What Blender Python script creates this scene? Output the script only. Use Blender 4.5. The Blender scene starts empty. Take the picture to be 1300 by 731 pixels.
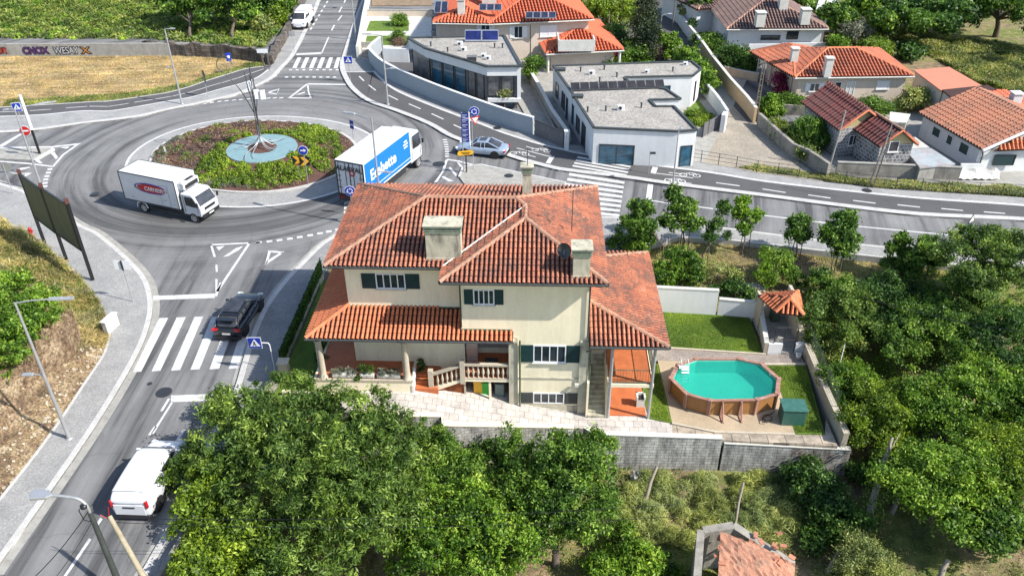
import bpy, bmesh, math, random
import numpy as np
from mathutils import Vector, Matrix
random.seed(7)
rs = np.random.RandomState(11)
C = bpy.context.scene.collection
scene = bpy.context.scene
PI = math.pi
rad = math.radians

# ---------------------------------------------------------------- camera, world, sun, exposure
CAM_Z = 30.0
R_ = np.array([[0.99997238, 0.00743244, 0.0], [-0.00405207, 0.54517258, 0.83831405], [-0.00623072, 0.83829089, -0.54518764]])
FPX = 1050.0
cd = bpy.data.cameras.new('camera')
cam = bpy.data.objects.new('camera', cd)
C.objects.link(cam)
right, up, fwd = Vector(R_[:, 0]), Vector(R_[:, 1]), Vector(R_[:, 2])
m3 = Matrix((right, up, -fwd)).transposed()
cam.matrix_world = Matrix.Translation((0, 0, CAM_Z)) @ m3.to_4x4()
cd.sensor_width = 36.0
cd.lens = 36.0 * FPX / 1300.0
cd.clip_start = 0.5
cd.clip_end = 3000
scene.camera = cam

SUN_EL, SUN_AZ = rad(43.0), rad(-21.5)      # azimuth measured from +X, counter-clockwise
sd = Vector((math.cos(SUN_EL) * math.cos(SUN_AZ), math.cos(SUN_EL) * math.sin(SUN_AZ), math.sin(SUN_EL)))
w = bpy.data.worlds.new('World')
scene.world = w
w.use_nodes = True
nt = w.node_tree
sky = nt.nodes.new('ShaderNodeTexSky')
sky.sky_type = 'NISHITA'
sky.sun_disc = False
sky.sun_elevation = SUN_EL
sky.sun_rotation = PI / 2 - SUN_AZ
nt.links.new(sky.outputs[0], nt.nodes['Background'].inputs[0])
nt.nodes['Background'].inputs[1].default_value = 0.14
ld = bpy.data.lights.new('sun', 'SUN')
ld.energy = 4.7
ld.angle = rad(0.55)
ld.color = (1.0, 0.955, 0.88)
sun = bpy.data.objects.new('sun', ld)
C.objects.link(sun)
sun.rotation_euler = sd.to_track_quat('Z', 'Y').to_euler()
sun.location = (30, -20, 60)
scene.view_settings.view_transform = 'Standard'
scene.view_settings.look = 'None'
scene.view_settings.exposure = 0.74
scene.view_settings.gamma = 1.0
scene.view_settings.use_curve_mapping = False
scene.render.film_transparent = False
scene.cycles.max_bounces = 6
scene.cycles.diffuse_bounces = 3
scene.cycles.transparent_max_bounces = 6

# ---------------------------------------------------------------- helpers
def ray(px, py):
    return R_ @ np.array([(px - 650) / FPX, -(py - 365.5) / FPX, 1.0])

def W(px, py, z=0.0):
    """surveyed point of the place at height z"""
    d = ray(px, py)
    t = (z - CAM_Z) / d[2]
    return Vector((d[0] * t, d[1] * t, z))

def WP(pts, z=0.0):
    return [W(a, b, z) for a, b in pts]

def mpp(px, py, z=0.0):
    d = ray(px, py)
    return (z - CAM_Z) / d[2] / FPX

def meta(o, label=None, cat=None, group=None, kind=None):
    if label: o['label'] = label
    if cat: o['category'] = cat
    if group: o['group'] = group
    if kind: o['kind'] = kind
    return o

def thing(name, label, cat, loc=(0, 0, 0), rz=0.0, group=None):
    o = bpy.data.objects.new(name, None)
    C.objects.link(o)
    o.location = loc
    o.rotation_euler = (0, 0, rz)
    o.empty_display_size = 0.3
    return meta(o, label, cat, group)

class MB:
    """collects faces of ONE mesh object"""
    def __init__(s):
        s.v, s.f, s.mi, s.sm = [], [], [], []
    def add(s, vs, fs, mi=0, smooth=False):
        n = len(s.v)
        s.v += [tuple(v) for v in vs]
        s.f += [tuple(i + n for i in f) for f in fs]
        s.mi += [mi] * len(fs)
        s.sm += [smooth] * len(fs)
        return s
    def box(s, c, d, rz=0.0, mi=0, M=None):
        x, y, z = d[0] / 2, d[1] / 2, d[2] / 2
        vs = [Vector((a * x, b * y, e * z)) for e in (-1, 1) for a, b in ((-1, -1), (1, -1), (1, 1), (-1, 1))]
        R = Matrix.Rotation(rz, 3, 'Z') if M is None else M
        vs = [R @ v + Vector(c) for v in vs]
        return s.add(vs, [(3, 2, 1, 0), (4, 5, 6, 7), (0, 1, 5, 4), (1, 2, 6, 5), (2, 3, 7, 6), (3, 0, 4, 7)], mi)
    def boxb(s, x0, x1, y0, y1, z0, z1, mi=0):
        return s.box(((x0 + x1) / 2, (y0 + y1) / 2, (z0 + z1) / 2), (x1 - x0, y1 - y0, z1 - z0), 0, mi)
    def prism(s, poly, z0, z1, mi=0, cap=True):
        """poly: list of (x,y); z0,z1 numbers or functions of (x,y)"""
        a = lambda z, p: z(p[0], p[1]) if callable(z) else z
        n = len(poly)
        ar = sum(poly[i][0] * poly[(i + 1) % n][1] - poly[(i + 1) % n][0] * poly[i][1] for i in range(n))
        if ar < 0: poly = list(reversed(poly))
        vs = [(p[0], p[1], a(z0, p)) for p in poly] + [(p[0], p[1], a(z1, p)) for p in poly]
        fs = [(i, (i + 1) % n, n + (i + 1) % n, n + i) for i in range(n)]
        if cap: fs += [tuple(range(n - 1, -1, -1)), tuple(range(n, 2 * n))]
        return s.add(vs, fs, mi)
    def sheet(s, pts, mi=0):
        """flat polygon, facing up"""
        n = len(pts)
        ar = sum(pts[i][0] * pts[(i + 1) % n][1] - pts[(i + 1) % n][0] * pts[i][1] for i in range(n))
        if ar < 0: pts = list(reversed(pts))
        return s.add(pts, [tuple(range(n))], mi)
    def tube(s, pts, r, n=8, mi=0, caps=True, smooth=True):
        pts = [Vector(p) for p in pts]
        rr = r if isinstance(r, (list, tuple)) else [r] * len(pts)
        vs, prev = [], None
        for i, p in enumerate(pts):
            t = (pts[min(i + 1, len(pts) - 1)] - pts[max(i - 1, 0)])
            if t.length < 1e-6: t = Vector((0, 0, 1))
            t.normalize()
            a = prev if prev is not None else (Vector((1, 0, 0)) if abs(t.x) < .9 else Vector((0, 1, 0)))
            a = (a - t * a.dot(t))
            if a.length < 1e-5: a = t.orthogonal()
            a.normalize()
            prev = a
            b = t.cross(a)
            vs += [p + (a * math.cos(k * 2 * PI / n) + b * math.sin(k * 2 * PI / n)) * rr[i] for k in range(n)]
        fs = []
        for i in range(len(pts) - 1):
            for k in range(n):
                fs.append((i * n + k, i * n + (k + 1) % n, (i + 1) * n + (k + 1) % n, (i + 1) * n + k))
        s.add(vs, fs, mi, smooth)
        if caps:
            s.add(vs[:n], [tuple(range(n - 1, -1, -1))], mi)
            s.add(vs[-n:], [tuple(range(n))], mi)
        return s
    def lathe(s, prof, c=(0, 0, 0), n=16, mi=0, smooth=True):
        """prof: list of (r,z)"""
        vs = [(c[0] + r * math.cos(k * 2 * PI / n), c[1] + r * math.sin(k * 2 * PI / n), c[2] + z) for r, z in prof for k in range(n)]
        fs = [(i * n + k, i * n + (k + 1) % n, (i + 1) * n + (k + 1) % n, (i + 1) * n + k) for i in range(len(prof) - 1) for k in range(n)]
        s.add(vs, fs, mi, smooth)
        return s
    def strip(s, pts, wid, z, mi=0, side=0):
        """flat band of width wid along a polyline (xy); side 0 centred, 1 left, -1 right"""
        P = [Vector((p[0], p[1])) for p in pts]
        L, Rr = [], []
        for i, p in enumerate(P):
            t = P[min(i + 1, len(P) - 1)] - P[max(i - 1, 0)]
            t.normalize()
            nrm = Vector((-t.y, t.x))
            a, b = (wid / 2, -wid / 2) if side == 0 else ((wid, 0) if side == 1 else (0, -wid))
            L.append(p + nrm * a); Rr.append(p + nrm * b)
        vs = [(q.x, q.y, z) for q in L] + [(q.x, q.y, z) for q in Rr]
        n = len(P)
        return s.add(vs, [(n + i, n + i + 1, i + 1, i) for i in range(n - 1)], mi)
    def wall(s, pts, th, z0, z1, mi=0):
        """extruded wall along polyline; z0,z1 number or list per point"""
        P = [Vector((p[0], p[1])) for p in pts]
        n = len(P)
        L, Rr = [], []
        for i, p in enumerate(P):
            t = P[min(i + 1, n - 1)] - P[max(i - 1, 0)]
            t.normalize()
            nr = Vector((-t.y, t.x)) * th / 2
            L.append(p + nr); Rr.append(p - nr)
        za = z0 if isinstance(z0, (list, tuple)) else [z0] * n
        zb = z1 if isinstance(z1, (list, tuple)) else [z1] * n
        vs = []
        for i in range(n):
            vs += [(L[i].x, L[i].y, za[i]), (Rr[i].x, Rr[i].y, za[i]), (Rr[i].x, Rr[i].y, zb[i]), (L[i].x, L[i].y, zb[i])]
        fs = []
        for i in range(n - 1):
            a, b = i * 4, i * 4 + 4
            for k in range(4):
                fs.append((a + k, a + (k + 1) % 4, b + (k + 1) % 4, b + k))
        fs += [(3, 2, 1, 0), tuple(n * 4 - 4 + k for k in range(4))]
        return s.add(vs, fs, mi)
    def build(s, name, mat, parent=None, loc=None, rz=0.0, bevel=0.0, subsurf=0, recalc=False):
        me = bpy.data.meshes.new(name)
        me.from_pydata(s.v, [], s.f)
        for m_ in (mat if isinstance(mat, (list, tuple)) else [mat]): me.materials.append(m_)
        me.polygons.foreach_set('material_index', s.mi)
        me.polygons.foreach_set('use_smooth', s.sm)
        if recalc or bevel or subsurf:
            bm = bmesh.new(); bm.from_mesh(me)
            if bevel or subsurf: bmesh.ops.remove_doubles(bm, verts=bm.verts, dist=1e-4)
            bmesh.ops.recalc_face_normals(bm, faces=bm.faces)
            bm.to_mesh(me); bm.free()
        me.update()
        o = bpy.data.objects.new(name, me)
        C.objects.link(o)
        if parent is not None: o.parent = parent
        if loc is not None: o.location = loc
        o.rotation_euler = (0, 0, rz)
        if bevel:
            b = o.modifiers.new('bevel', 'BEVEL'); b.width = bevel; b.segments = 2; b.limit_method = 'ANGLE'
        if subsurf:
            b = o.modifiers.new('subsurf', 'SUBSURF'); b.levels = subsurf; b.render_levels = subsurf
        return o

def smooth_curve(pts, n=6):
    """Catmull-Rom through 2-D/3-D points"""
    P = [Vector(p) for p in pts]
    out = []
    for i in range(len(P) - 1):
        p0, p1, p2, p3 = P[max(i - 1, 0)], P[i], P[i + 1], P[min(i + 2, len(P) - 1)]
        for k in range(n):
            t = k / n
            out.append(0.5 * ((2 * p1) + (p2 - p0) * t + (2 * p0 - 5 * p1 + 4 * p2 - p3) * t * t + (3 * p1 - p0 - 3 * p2 + p3) * t ** 3))
    out.append(P[-1])
    return out

def copy_tree(o, parent=None):
    c = o.copy(); C.objects.link(c)
    if parent is not None: c.parent = parent
    for ch in list(o.children): copy_tree(ch, c)
    return c

def text_mesh(s, size, mat, name='lettering', parent=None, depth=0.004, bold=0.0, sx=1.0, shear=0.0):
    cu = bpy.data.curves.new(name, 'FONT')
    cu.body = s; cu.size = size; cu.extrude = depth; cu.offset = bold; cu.shear = shear
    cu.align_x = 'CENTER'; cu.align_y = 'CENTER'
    t = bpy.data.objects.new(name, cu)
    C.objects.link(t)
    dg = bpy.context.evaluated_depsgraph_get()
    me = bpy.data.meshes.new_from_object(t.evaluated_get(dg))
    bpy.data.objects.remove(t); bpy.data.curves.remove(cu)
    me.materials.clear(); me.materials.append(mat)
    for v in me.vertices: v.co.x *= sx
    o = bpy.data.objects.new(name, me)
    C.objects.link(o)
    if parent is not None: o.parent = parent
    return o

# ---------------------------------------------------------------- materials
MATS = {}
def nodes(name):
    m = bpy.data.materials.new(name); m.use_nodes = True
    t = m.node_tree
    return m, t, t.nodes['Principled BSDF'], t.nodes['Material Output']

def N(t, typ, **kw):
    n = t.nodes.new(typ)
    for k, v in kw.items(): setattr(n, k, v)
    return n

def noise(t, vec, scale, detail=4, rough=0.6):
    n = N(t, 'ShaderNodeTexNoise')
    n.inputs['Scale'].default_value = scale
    n.inputs['Detail'].default_value = detail
    n.inputs['Roughness'].default_value = rough
    if vec is not None: t.links.new(vec, n.inputs['Vector'])
    return n.outputs['Fac']

def ramp(t, fac, stops):
    r = N(t, 'ShaderNodeValToRGB')
    els = r.color_ramp.elements
    while len(els) < len(stops): els.new(0.5)
    for e, (p, c) in zip(els, stops):
        e.position = p; e.color = (*c, 1)
    t.links.new(fac, r.inputs[0])
    return r.outputs[0]

def mixc(t, a, b, fac, mode='MIX'):
    m = N(t, 'ShaderNodeMix', data_type='RGBA', blend_type=mode)
    for sock, v in ((m.inputs[0], fac), (m.inputs[6], a), (m.inputs[7], b)):
        if isinstance(v, (int, float)): sock.default_value = v
        elif isinstance(v, (tuple, list)): sock.default_value = (*v, 1)
        else: t.links.new(v, sock)
    return m.outputs[2]

def mathn(t, op, a, b=0.0, clamp=False):
    m = N(t, 'ShaderNodeMath', operation=op); m.use_clamp = clamp
    for i, v in enumerate((a, b)):
        if isinstance(v, (int, float)): m.inputs[i].default_value = v
        else: t.links.new(v, m.inputs[i])
    return m.outputs[0]

def pos(t, scale=None):
    g = N(t, 'ShaderNodeNewGeometry').outputs['Position']
    if scale:
        mp = N(t, 'ShaderNodeMapping'); mp.inputs['Scale'].default_value = scale
        t.links.new(g, mp.inputs[0]); return mp.outputs[0]
    return g

def bump(t, b, h, strength, dist=0.02):
    n = N(t, 'ShaderNodeBump'); n.inputs['Strength'].default_value = strength; n.inputs['Distance'].default_value = dist
    t.links.new(h, n.inputs['Height']); t.links.new(n.outputs[0], b.inputs['Normal'])

def mat(name, c, rough=0.7, var=0.12, scale=2.0, bumps=0.0, metal=0.0, stain=None, stain_amt=0.0, fine=0.08, coat=0.0, streak=0.0):
    """plain surface with uneven tone, fine grain and optional stains of another colour"""
    m, t, b, o = nodes(name)
    p = pos(t)
    n1 = noise(t, p, scale, 5)
    c0 = tuple(max(0, x * (1 - var)) for x in c); c1 = tuple(min(1, x * (1 + var)) for x in c)
    col = ramp(t, n1, [(0.3, c0), (0.7, c1)])
    n2 = noise(t, p, scale * 14, 3)
    col = mixc(t, col, ramp(t, n2, [(0.3, (1 - fine * 3,) * 3), (0.7, (1, 1, 1))]), 1.0, 'MULTIPLY')
    if streak:
        col = mixc(t, col, ramp(t, noise(t, pos(t, (2.2, 2.2, 0.2)), 1.0, 6, 0.75), [(0.4, (1 - streak,) * 3), (0.58, (1, 1, 1))]), 1.0, 'MULTIPLY')
    if stain is not None:
        n3 = noise(t, pos(t, (1.6, 1.6, 0.5)), scale * 0.9, 7, 0.7)
        f = mathn(t, 'MULTIPLY', ramp(t, n3, [(0.48, (0, 0, 0)), (0.68, (1, 1, 1))]), stain_amt)
        col = mixc(t, col, stain, f)
    t.links.new(col, b.inputs['Base Color'])
    b.inputs['Roughness'].default_value = rough
    b.inputs['Metallic'].default_value = metal
    b.inputs['Coat Weight'].default_value = coat
    if bumps: bump(t, b, n2, bumps, 0.03)
    MATS[name] = m
    return m

def attr(t, name='rnd'):
    a = N(t, 'ShaderNodeAttribute'); a.attribute_name = name
    return a.outputs['Fac']

def leaf_mat(name, dark, mid, light, trans=0.42, rough=0.5):
    m, t, b, o = nodes(name)
    col = ramp(t, attr(t), [(0.0, dark), (0.55, mid), (1.0, light)])
    n1 = noise(t, pos(t), 0.45, 3)
    col = mixc(t, col, ramp(t, n1, [(0.38, (0.6, 0.68, 0.7)), (0.62, (1.2, 1.15, 0.95))]), 1.0, 'MULTIPLY')
    t.links.new(col, b.inputs['Base Color'])
    b.inputs['Roughness'].default_value = rough
    b.inputs['Specular IOR Level'].default_value = 0.35
    tr = N(t, 'ShaderNodeBsdfTranslucent')
    t.links.new(mixc(t, col, (1.0, 1.0, 0.35), 0.25, 'MULTIPLY'), tr.inputs[0])
    mx = N(t, 'ShaderNodeMixShader'); mx.inputs[0].default_value = trans
    t.links.new(b.outputs[0], mx.inputs[1]); t.links.new(tr.outputs[0], mx.inputs[2])
    t.links.new(mx.outputs[0], o.inputs[0])
    return m

def tile_mat(name, cols, lichen=(0.09, 0.08, 0.07), amt=0.5, scale=0.8):
    """clay tiles: every tile its own fired tone, with dark lichen in patches"""
    m, t, b, o = nodes(name)
    k = len(cols)
    pt = noise(t, pos(t), 0.7, 5, 0.6)
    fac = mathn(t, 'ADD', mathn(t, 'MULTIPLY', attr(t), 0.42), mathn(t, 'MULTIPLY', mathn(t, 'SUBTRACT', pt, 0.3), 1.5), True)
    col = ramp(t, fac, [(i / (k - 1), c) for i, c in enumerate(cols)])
    n1 = noise(t, pos(t), scale, 5, 0.65)
    n2 = noise(t, pos(t), 9.0, 4, 0.7)
    f = mathn(t, 'MULTIPLY', n1, n2)
    f = mathn(t, 'MULTIPLY', ramp(t, f, [(0.20, (0, 0, 0)), (0.32, (1, 1, 1))]), amt)
    col = mixc(t, col, lichen, f)
    t.links.new(col, b.inputs['Base Color'])
    b.inputs['Roughness'].default_value = 0.8
    bump(t, b, n2, 0.25, 0.02)
    return m

def glass_mat(name, c=(0.02, 0.03, 0.04), rough=0.06):
    m, t, b, o = nodes(name)
    n = noise(t, pos(t), 1.3, 3)
    t.links.new(ramp(t, n, [(0.35, tuple(x * .6 for x in c)), (0.65, tuple(x * 1.5 for x in c))]), b.inputs['Base Color'])
    b.inputs['Roughness'].default_value = rough
    b.inputs['Specular IOR Level'].default_value = 0.8
    return m

M_ = {}
M_['cream'] = mat('cream_render', (0.84, 0.755, 0.55), 0.85, 0.05, 0.5, 0.0, stain=(0.48, 0.44, 0.33), stain_amt=0.35, fine=0.02, streak=0.07)
M_['cream_dirty'] = mat('weathered_render', (0.50, 0.47, 0.36), 0.9, 0.15, 1.6, 0.15, stain=(0.10, 0.09, 0.07), stain_amt=0.75)
M_['white'] = mat('white_render', (0.66, 0.67, 0.67), 0.8, 0.05, 0.6, 0.0, fine=0.02, streak=0.06, stain=(0.5, 0.5, 0.48), stain_amt=0.3)
M_['white_paint'] = mat('white_paint', (0.70, 0.71, 0.72), 0.45, 0.03, 1.0, fine=0.02)
M_['offwhite'] = mat('off_white', (0.62, 0.61, 0.56), 0.7, 0.1, 1.5, stain=(0.35, 0.33, 0.28), stain_amt=0.4)
M_['pink'] = mat('pinkish_render', (0.60, 0.51, 0.42), 0.85, 0.06, 0.7, 0.0, fine=0.03, streak=0.06, stain=(0.4, 0.36, 0.3), stain_amt=0.3)
M_['beige'] = mat('beige_render', (0.50, 0.44, 0.34), 0.85, 0.12, 0.9, 0.1, stain=(0.25, 0.22, 0.17), stain_amt=0.5)
M_['tan'] = mat('tan_render', (0.52, 0.37, 0.21), 0.85, 0.1, 0.9, 0.1, stain=(0.33, 0.25, 0.17), stain_amt=0.4)
M_['cap'] = mat('grey_green_cap', (0.20, 0.25, 0.18), 0.8, 0.2, 2, stain=(0.42, 0.40, 0.32), stain_amt=0.6)
M_['green_trim'] = mat('green_trim', (0.05, 0.09, 0.05), 0.6, 0.2, 3, stain=(0.25, 0.28, 0.2), stain_amt=0.4)
M_['shutter'] = mat('dark_green_shutter', (0.013, 0.045, 0.05), 0.45, 0.15, 3)
M_['gutter'] = mat('grey_gutter', (0.07, 0.08, 0.08), 0.5, 0.2, 3, metal=0.3)
M_['glass'] = glass_mat('window_glass')
M_['blue_glass'] = glass_mat('blue_glass', (0.02, 0.075, 0.12), 0.12)
M_['clad_glass'] = glass_mat('clad_glass', (0.10, 0.098, 0.10), 0.25)
M_['smoked'] = glass_mat('smoked_glass', (0.035, 0.036, 0.04), 0.1)
M_['cladding'] = mat('grey_cladding', (0.15, 0.145, 0.15), 0.6, 0.2, 2.5)
M_['terracotta'] = mat('terracotta_floor', (0.50, 0.145, 0.05), 0.6, 0.15, 1.6, stain=(0.25, 0.07, 0.035), stain_amt=0.5)
M_['dark'] = mat('dark_metal', (0.03, 0.032, 0.035), 0.5, 0.2, 3)
M_['rubber'] = mat('rubber', (0.02, 0.02, 0.02), 0.85, 0.2, 5)
M_['steel'] = mat('galvanised_steel', (0.5, 0.51, 0.52), 0.45, 0.08, 3, metal=0.55)
M_['alu'] = mat('bare_aluminium', (0.6, 0.61, 0.62), 0.35, 0.06, 3, metal=0.7)
M_['concrete'] = mat('concrete', (0.34, 0.33, 0.30), 0.9, 0.15, 1.5, 0.2, stain=(0.16, 0.15, 0.13), stain_amt=0.5)
M_['old_concrete'] = mat('stained_concrete', (0.30, 0.28, 0.24), 0.9, 0.22, 1.3, 0.3, stain=(0.10, 0.09, 0.075), stain_amt=0.7)
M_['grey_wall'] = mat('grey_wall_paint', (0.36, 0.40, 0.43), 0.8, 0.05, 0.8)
M_['wood'] = mat('weathered_wood', (0.17, 0.14, 0.11), 0.9, 0.3, 4, 0.3)
M_['yellow'] = mat('yellow_paint', (0.85, 0.45, 0.02), 0.5, 0.06, 3)
M_['blue'] = mat('sign_blue', (0.008, 0.035, 0.36), 0.4, 0.05, 3)
M_['red'] = mat('sign_red', (0.5, 0.012, 0.015), 0.4, 0.05, 3)
M_['black'] = mat('black_paint', (0.012, 0.012, 0.014), 0.4, 0.05, 3)
M_['solar'] = glass_mat('solar_cells', (0.02, 0.026, 0.05), 0.2)
M_['solar_tube'] = glass_mat('solar_tubes', (0.01, 0.015, 0.09), 0.15)
M_['tail'] = glass_mat('tail_light_red', (0.35, 0.008, 0.01), 0.15)
M_['lamp'] = mat('lamp_glass', (0.6, 0.62, 0.63), 0.2, 0.03, 3)
M_['orange_lamp'] = mat('orange_lamp', (0.7, 0.2, 0.02), 0.25, 0.03, 3)
M_['deadwood'] = mat('dead_wood', (0.34, 0.29, 0.23), 0.95, 0.25, 5, 0.4, stain=(0.12, 0.10, 0.08), stain_amt=0.5)
M_['bark'] = mat('bark', (0.13, 0.10, 0.075), 0.95, 0.3, 5, 0.5)
M_['marking'] = mat('road_paint', (0.66, 0.66, 0.65), 0.75, 0.08, 1.6, stain=(0.30, 0.30, 0.30), stain_amt=0.6, fine=0.14)
M_['kerb'] = mat('granite_kerb', (0.54, 0.53, 0.51), 0.85, 0.1, 1.2, stain=(0.32, 0.31, 0.29), stain_amt=0.5, fine=0.12)
M_['dirt'] = mat('bare_earth', (0.25, 0.18, 0.115), 1.0, 0.25, 1.2, 0.5, stain=(0.10, 0.075, 0.05), stain_amt=0.6)
M_['bark_mulch'] = mat('red_mulch', (0.14, 0.068, 0.05), 1.0, 0.3, 2.5, 0.6, stain=(0.05, 0.03, 0.025), stain_amt=0.6, fine=0.2)
M_['slate'] = mat('blue_grey_disc', (0.20, 0.32, 0.345), 0.6, 0.1, 1.2)

L_ = {}
L_['olive'] = leaf_mat('long_olive_leaves', (0.035, 0.075, 0.014), (0.15, 0.25, 0.04), (0.42, 0.55, 0.14))
L_['bright'] = leaf_mat('bright_leaves', (0.035, 0.09, 0.01), (0.18, 0.33, 0.03), (0.46, 0.60, 0.11))
L_['yellowgreen'] = leaf_mat('yellow_green_leaves', (0.06, 0.11, 0.01), (0.21, 0.32, 0.03), (0.46, 0.58, 0.07))
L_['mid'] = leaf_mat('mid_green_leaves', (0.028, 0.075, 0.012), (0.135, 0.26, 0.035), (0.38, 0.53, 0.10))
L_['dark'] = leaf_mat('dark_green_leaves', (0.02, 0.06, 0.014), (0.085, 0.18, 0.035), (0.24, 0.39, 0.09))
L_['blue'] = leaf_mat('cypress_needles', (0.018, 0.03, 0.014), (0.04, 0.065, 0.024), (0.09, 0.11, 0.045), 0.15)
L_['dry'] = leaf_mat('dry_grass', (0.20, 0.16, 0.06), (0.46, 0.37, 0.16), (0.72, 0.58, 0.30), 0.3)
L_['fern'] = leaf_mat('pale_bracken', (0.12, 0.15, 0.04), (0.36, 0.41, 0.12), (0.62, 0.62, 0.25), 0.3)
L_['grass'] = leaf_mat('meadow_grass', (0.06, 0.10, 0.018), (0.19, 0.26, 0.05), (0.40, 0.42, 0.12), 0.3)
L_['grey'] = leaf_mat('grey_green_leaves', (0.10, 0.11, 0.075), (0.22, 0.23, 0.17), (0.42, 0.42, 0.34), 0.2)
L_['purple'] = leaf_mat('purple_flowers', (0.12, 0.012, 0.05), (0.28, 0.02, 0.09), (0.5, 0.05, 0.16), 0.2)
L_['heather'] = leaf_mat('heather_tufts', (0.11, 0.07, 0.05), (0.24, 0.15, 0.12), (0.36, 0.25, 0.21), 0.2)
# ---------------------------------------------------------------- ground, roads, pavements
RC = Vector((-23.06, 67.74, 0))          # centre of the roundabout

def asphalt(name, c, var, wear=True):
    m, t, b, o = nodes(name)
    p = pos(t)
    base = ramp(t, noise(t, p, 0.35, 5), [(0.3, tuple(x * (1 - var) for x in c)), (0.7, tuple(x * (1 + var) for x in c))])
    if wear:
        sub = N(t, 'ShaderNodeVectorMath', operation='SUBTRACT'); sub.inputs[1].default_value = RC
        t.links.new(p, sub.inputs[0])
        ln = N(t, 'ShaderNodeVectorMath', operation='LENGTH'); t.links.new(sub.outputs[0], ln.inputs[0])
        cmb = N(t, 'ShaderNodeCombineXYZ'); t.links.new(ln.outputs['Value'], cmb.inputs[0])
        sc = N(t, 'ShaderNodeVectorMath', operation='SCALE'); sc.inputs['Scale'].default_value = 0.05
        t.links.new(p, sc.inputs[0])
        ad = N(t, 'ShaderNodeVectorMath', operation='ADD'); t.links.new(cmb.outputs[0], ad.inputs[0]); t.links.new(sc.outputs[0], ad.inputs[1])
        rings = noise(t, ad.outputs[0], 0.9, 4, 0.65)                 # tyre wear round the island
        along = noise(t, pos(t, (0.9, 0.05, 1)), 1.0, 4, 0.65)         # tyre wear along the lower street
        sep = N(t, 'ShaderNodeSeparateXYZ'); t.links.new(p, sep.inputs[0])
        k = mathn(t, 'MULTIPLY', mathn(t, 'SUBTRACT', sep.outputs[1], 46.0), 0.12, True)
        mx = N(t, 'ShaderNodeMix'); t.links.new(k, mx.inputs[0]); t.links.new(along, mx.inputs[2]); t.links.new(rings, mx.inputs[3])
        base = mixc(t, base, ramp(t, mx.outputs[0], [(0.36, (0.42, 0.42, 0.43)), (0.5, (0.98, 0.98, 0.98)), (0.64, (1.25, 1.24, 1.22))]), 1.0, 'MULTIPLY')
    pv = N(t, 'ShaderNodeTexVoronoi'); pv.feature = 'DISTANCE_TO_EDGE'; pv.inputs['Scale'].default_value = 0.22
    wv = N(t, 'ShaderNodeVectorMath', operation='ADD'); nz = N(t, 'ShaderNodeTexNoise'); nz.inputs['Scale'].default_value = 0.8; t.links.new(p, nz.inputs['Vector'])
    t.links.new(p, wv.inputs[0]); t.links.new(nz.outputs['Color'], wv.inputs[1]); t.links.new(wv.outputs[0], pv.inputs['Vector'])
    base = mixc(t, base, ramp(t, pv.outputs[0], [(0.0, (0.72, 0.72, 0.72)), (0.012, (1, 1, 1))]), 0.6, 'MULTIPLY')
    base = mixc(t, base, ramp(t, noise(t, p, 3.5, 5, 0.75), [(0.62, (1, 1, 1)), (0.72, (0.72, 0.71, 0.7))]), 1.0, 'MULTIPLY')
    gr = noise(t, p, 38.0, 3, 0.7)
    base = mixc(t, base, ramp(t, gr, [(0.3, (0.62, 0.62, 0.63)), (0.7, (1.26, 1.26, 1.24))]), 1.0, 'MULTIPLY')
    t.links.new(base, b.inputs['Base Color'])
    b.inputs['Roughness'].default_value = 0.88
    bump(t, b, gr, 0.25, 0.02)
    return m

def cobble(name, c, scale=9.0, var=0.35, lo=0.6):
    m, t, b, o = nodes(name)
    p = pos(t)
    v = N(t, 'ShaderNodeTexVoronoi'); v.inputs['Scale'].default_value = scale
    t.links.new(p, v.inputs['Vector'])
    sep = N(t, 'ShaderNodeSeparateColor'); t.links.new(v.outputs['Color'], sep.inputs[0])
    col = ramp(t, sep.outputs[0], [(0, tuple(x * (1 - var) for x in c)), (1, tuple(min(1, x * (1 + var)) for x in c))])
    j = ramp(t, v.outputs['Distance'], [(0.35, (1, 1, 1)), (0.75, (lo, lo, lo))])
    col = mixc(t, col, j, 1.0, 'MULTIPLY')
    n = noise(t, p, 0.6, 5)
    col = mixc(t, col, ramp(t, n, [(0.35, (0.84, 0.84, 0.84)), (0.65, (1.08, 1.07, 1.05))]), 1.0, 'MULTIPLY')
    t.links.new(col, b.inputs['Base Color']); b.inputs['Roughness'].default_value = 0.9
    bump(t, b, j, 0.3, 0.02)
    return m

def slabs(name, c1, c2, mortar, sx, sy, rz=0.0, bstain=0.5, off=0.5, msize=0.02):
    m, t, b, o = nodes(name)
    g = N(t, 'ShaderNodeNewGeometry').outputs['Position']
    mp = N(t, 'ShaderNodeMapping'); mp.inputs['Rotation'].default_value = (0, 0, rz)
    t.links.new(g, mp.inputs[0])
    br = N(t, 'ShaderNodeTexBrick'); br.offset = off
    t.links.new(mp.outputs[0], br.inputs['Vector'])
    br.inputs['Color1'].default_value = (*c1, 1); br.inputs['Color2'].default_value = (*c2, 1); br.inputs['Mortar'].default_value = (*mortar, 1)
    br.inputs['Scale'].default_value = 1.0; br.inputs['Mortar Size'].default_value = msize
    br.inputs['Brick Width'].default_value = sx; br.inputs['Row Height'].default_value = sy
    n = noise(t, pos(t), 1.3, 6, 0.7)
    col = mixc(t, br.outputs['Color'], ramp(t, n, [(0.35, (1 - bstain,) * 3), (0.6, (1.05, 1.04, 1.02))]), 1.0, 'MULTIPLY')
    t.links.new(col, b.inputs['Base Color']); b.inputs['Roughness'].default_value = 0.9
    return m

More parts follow.
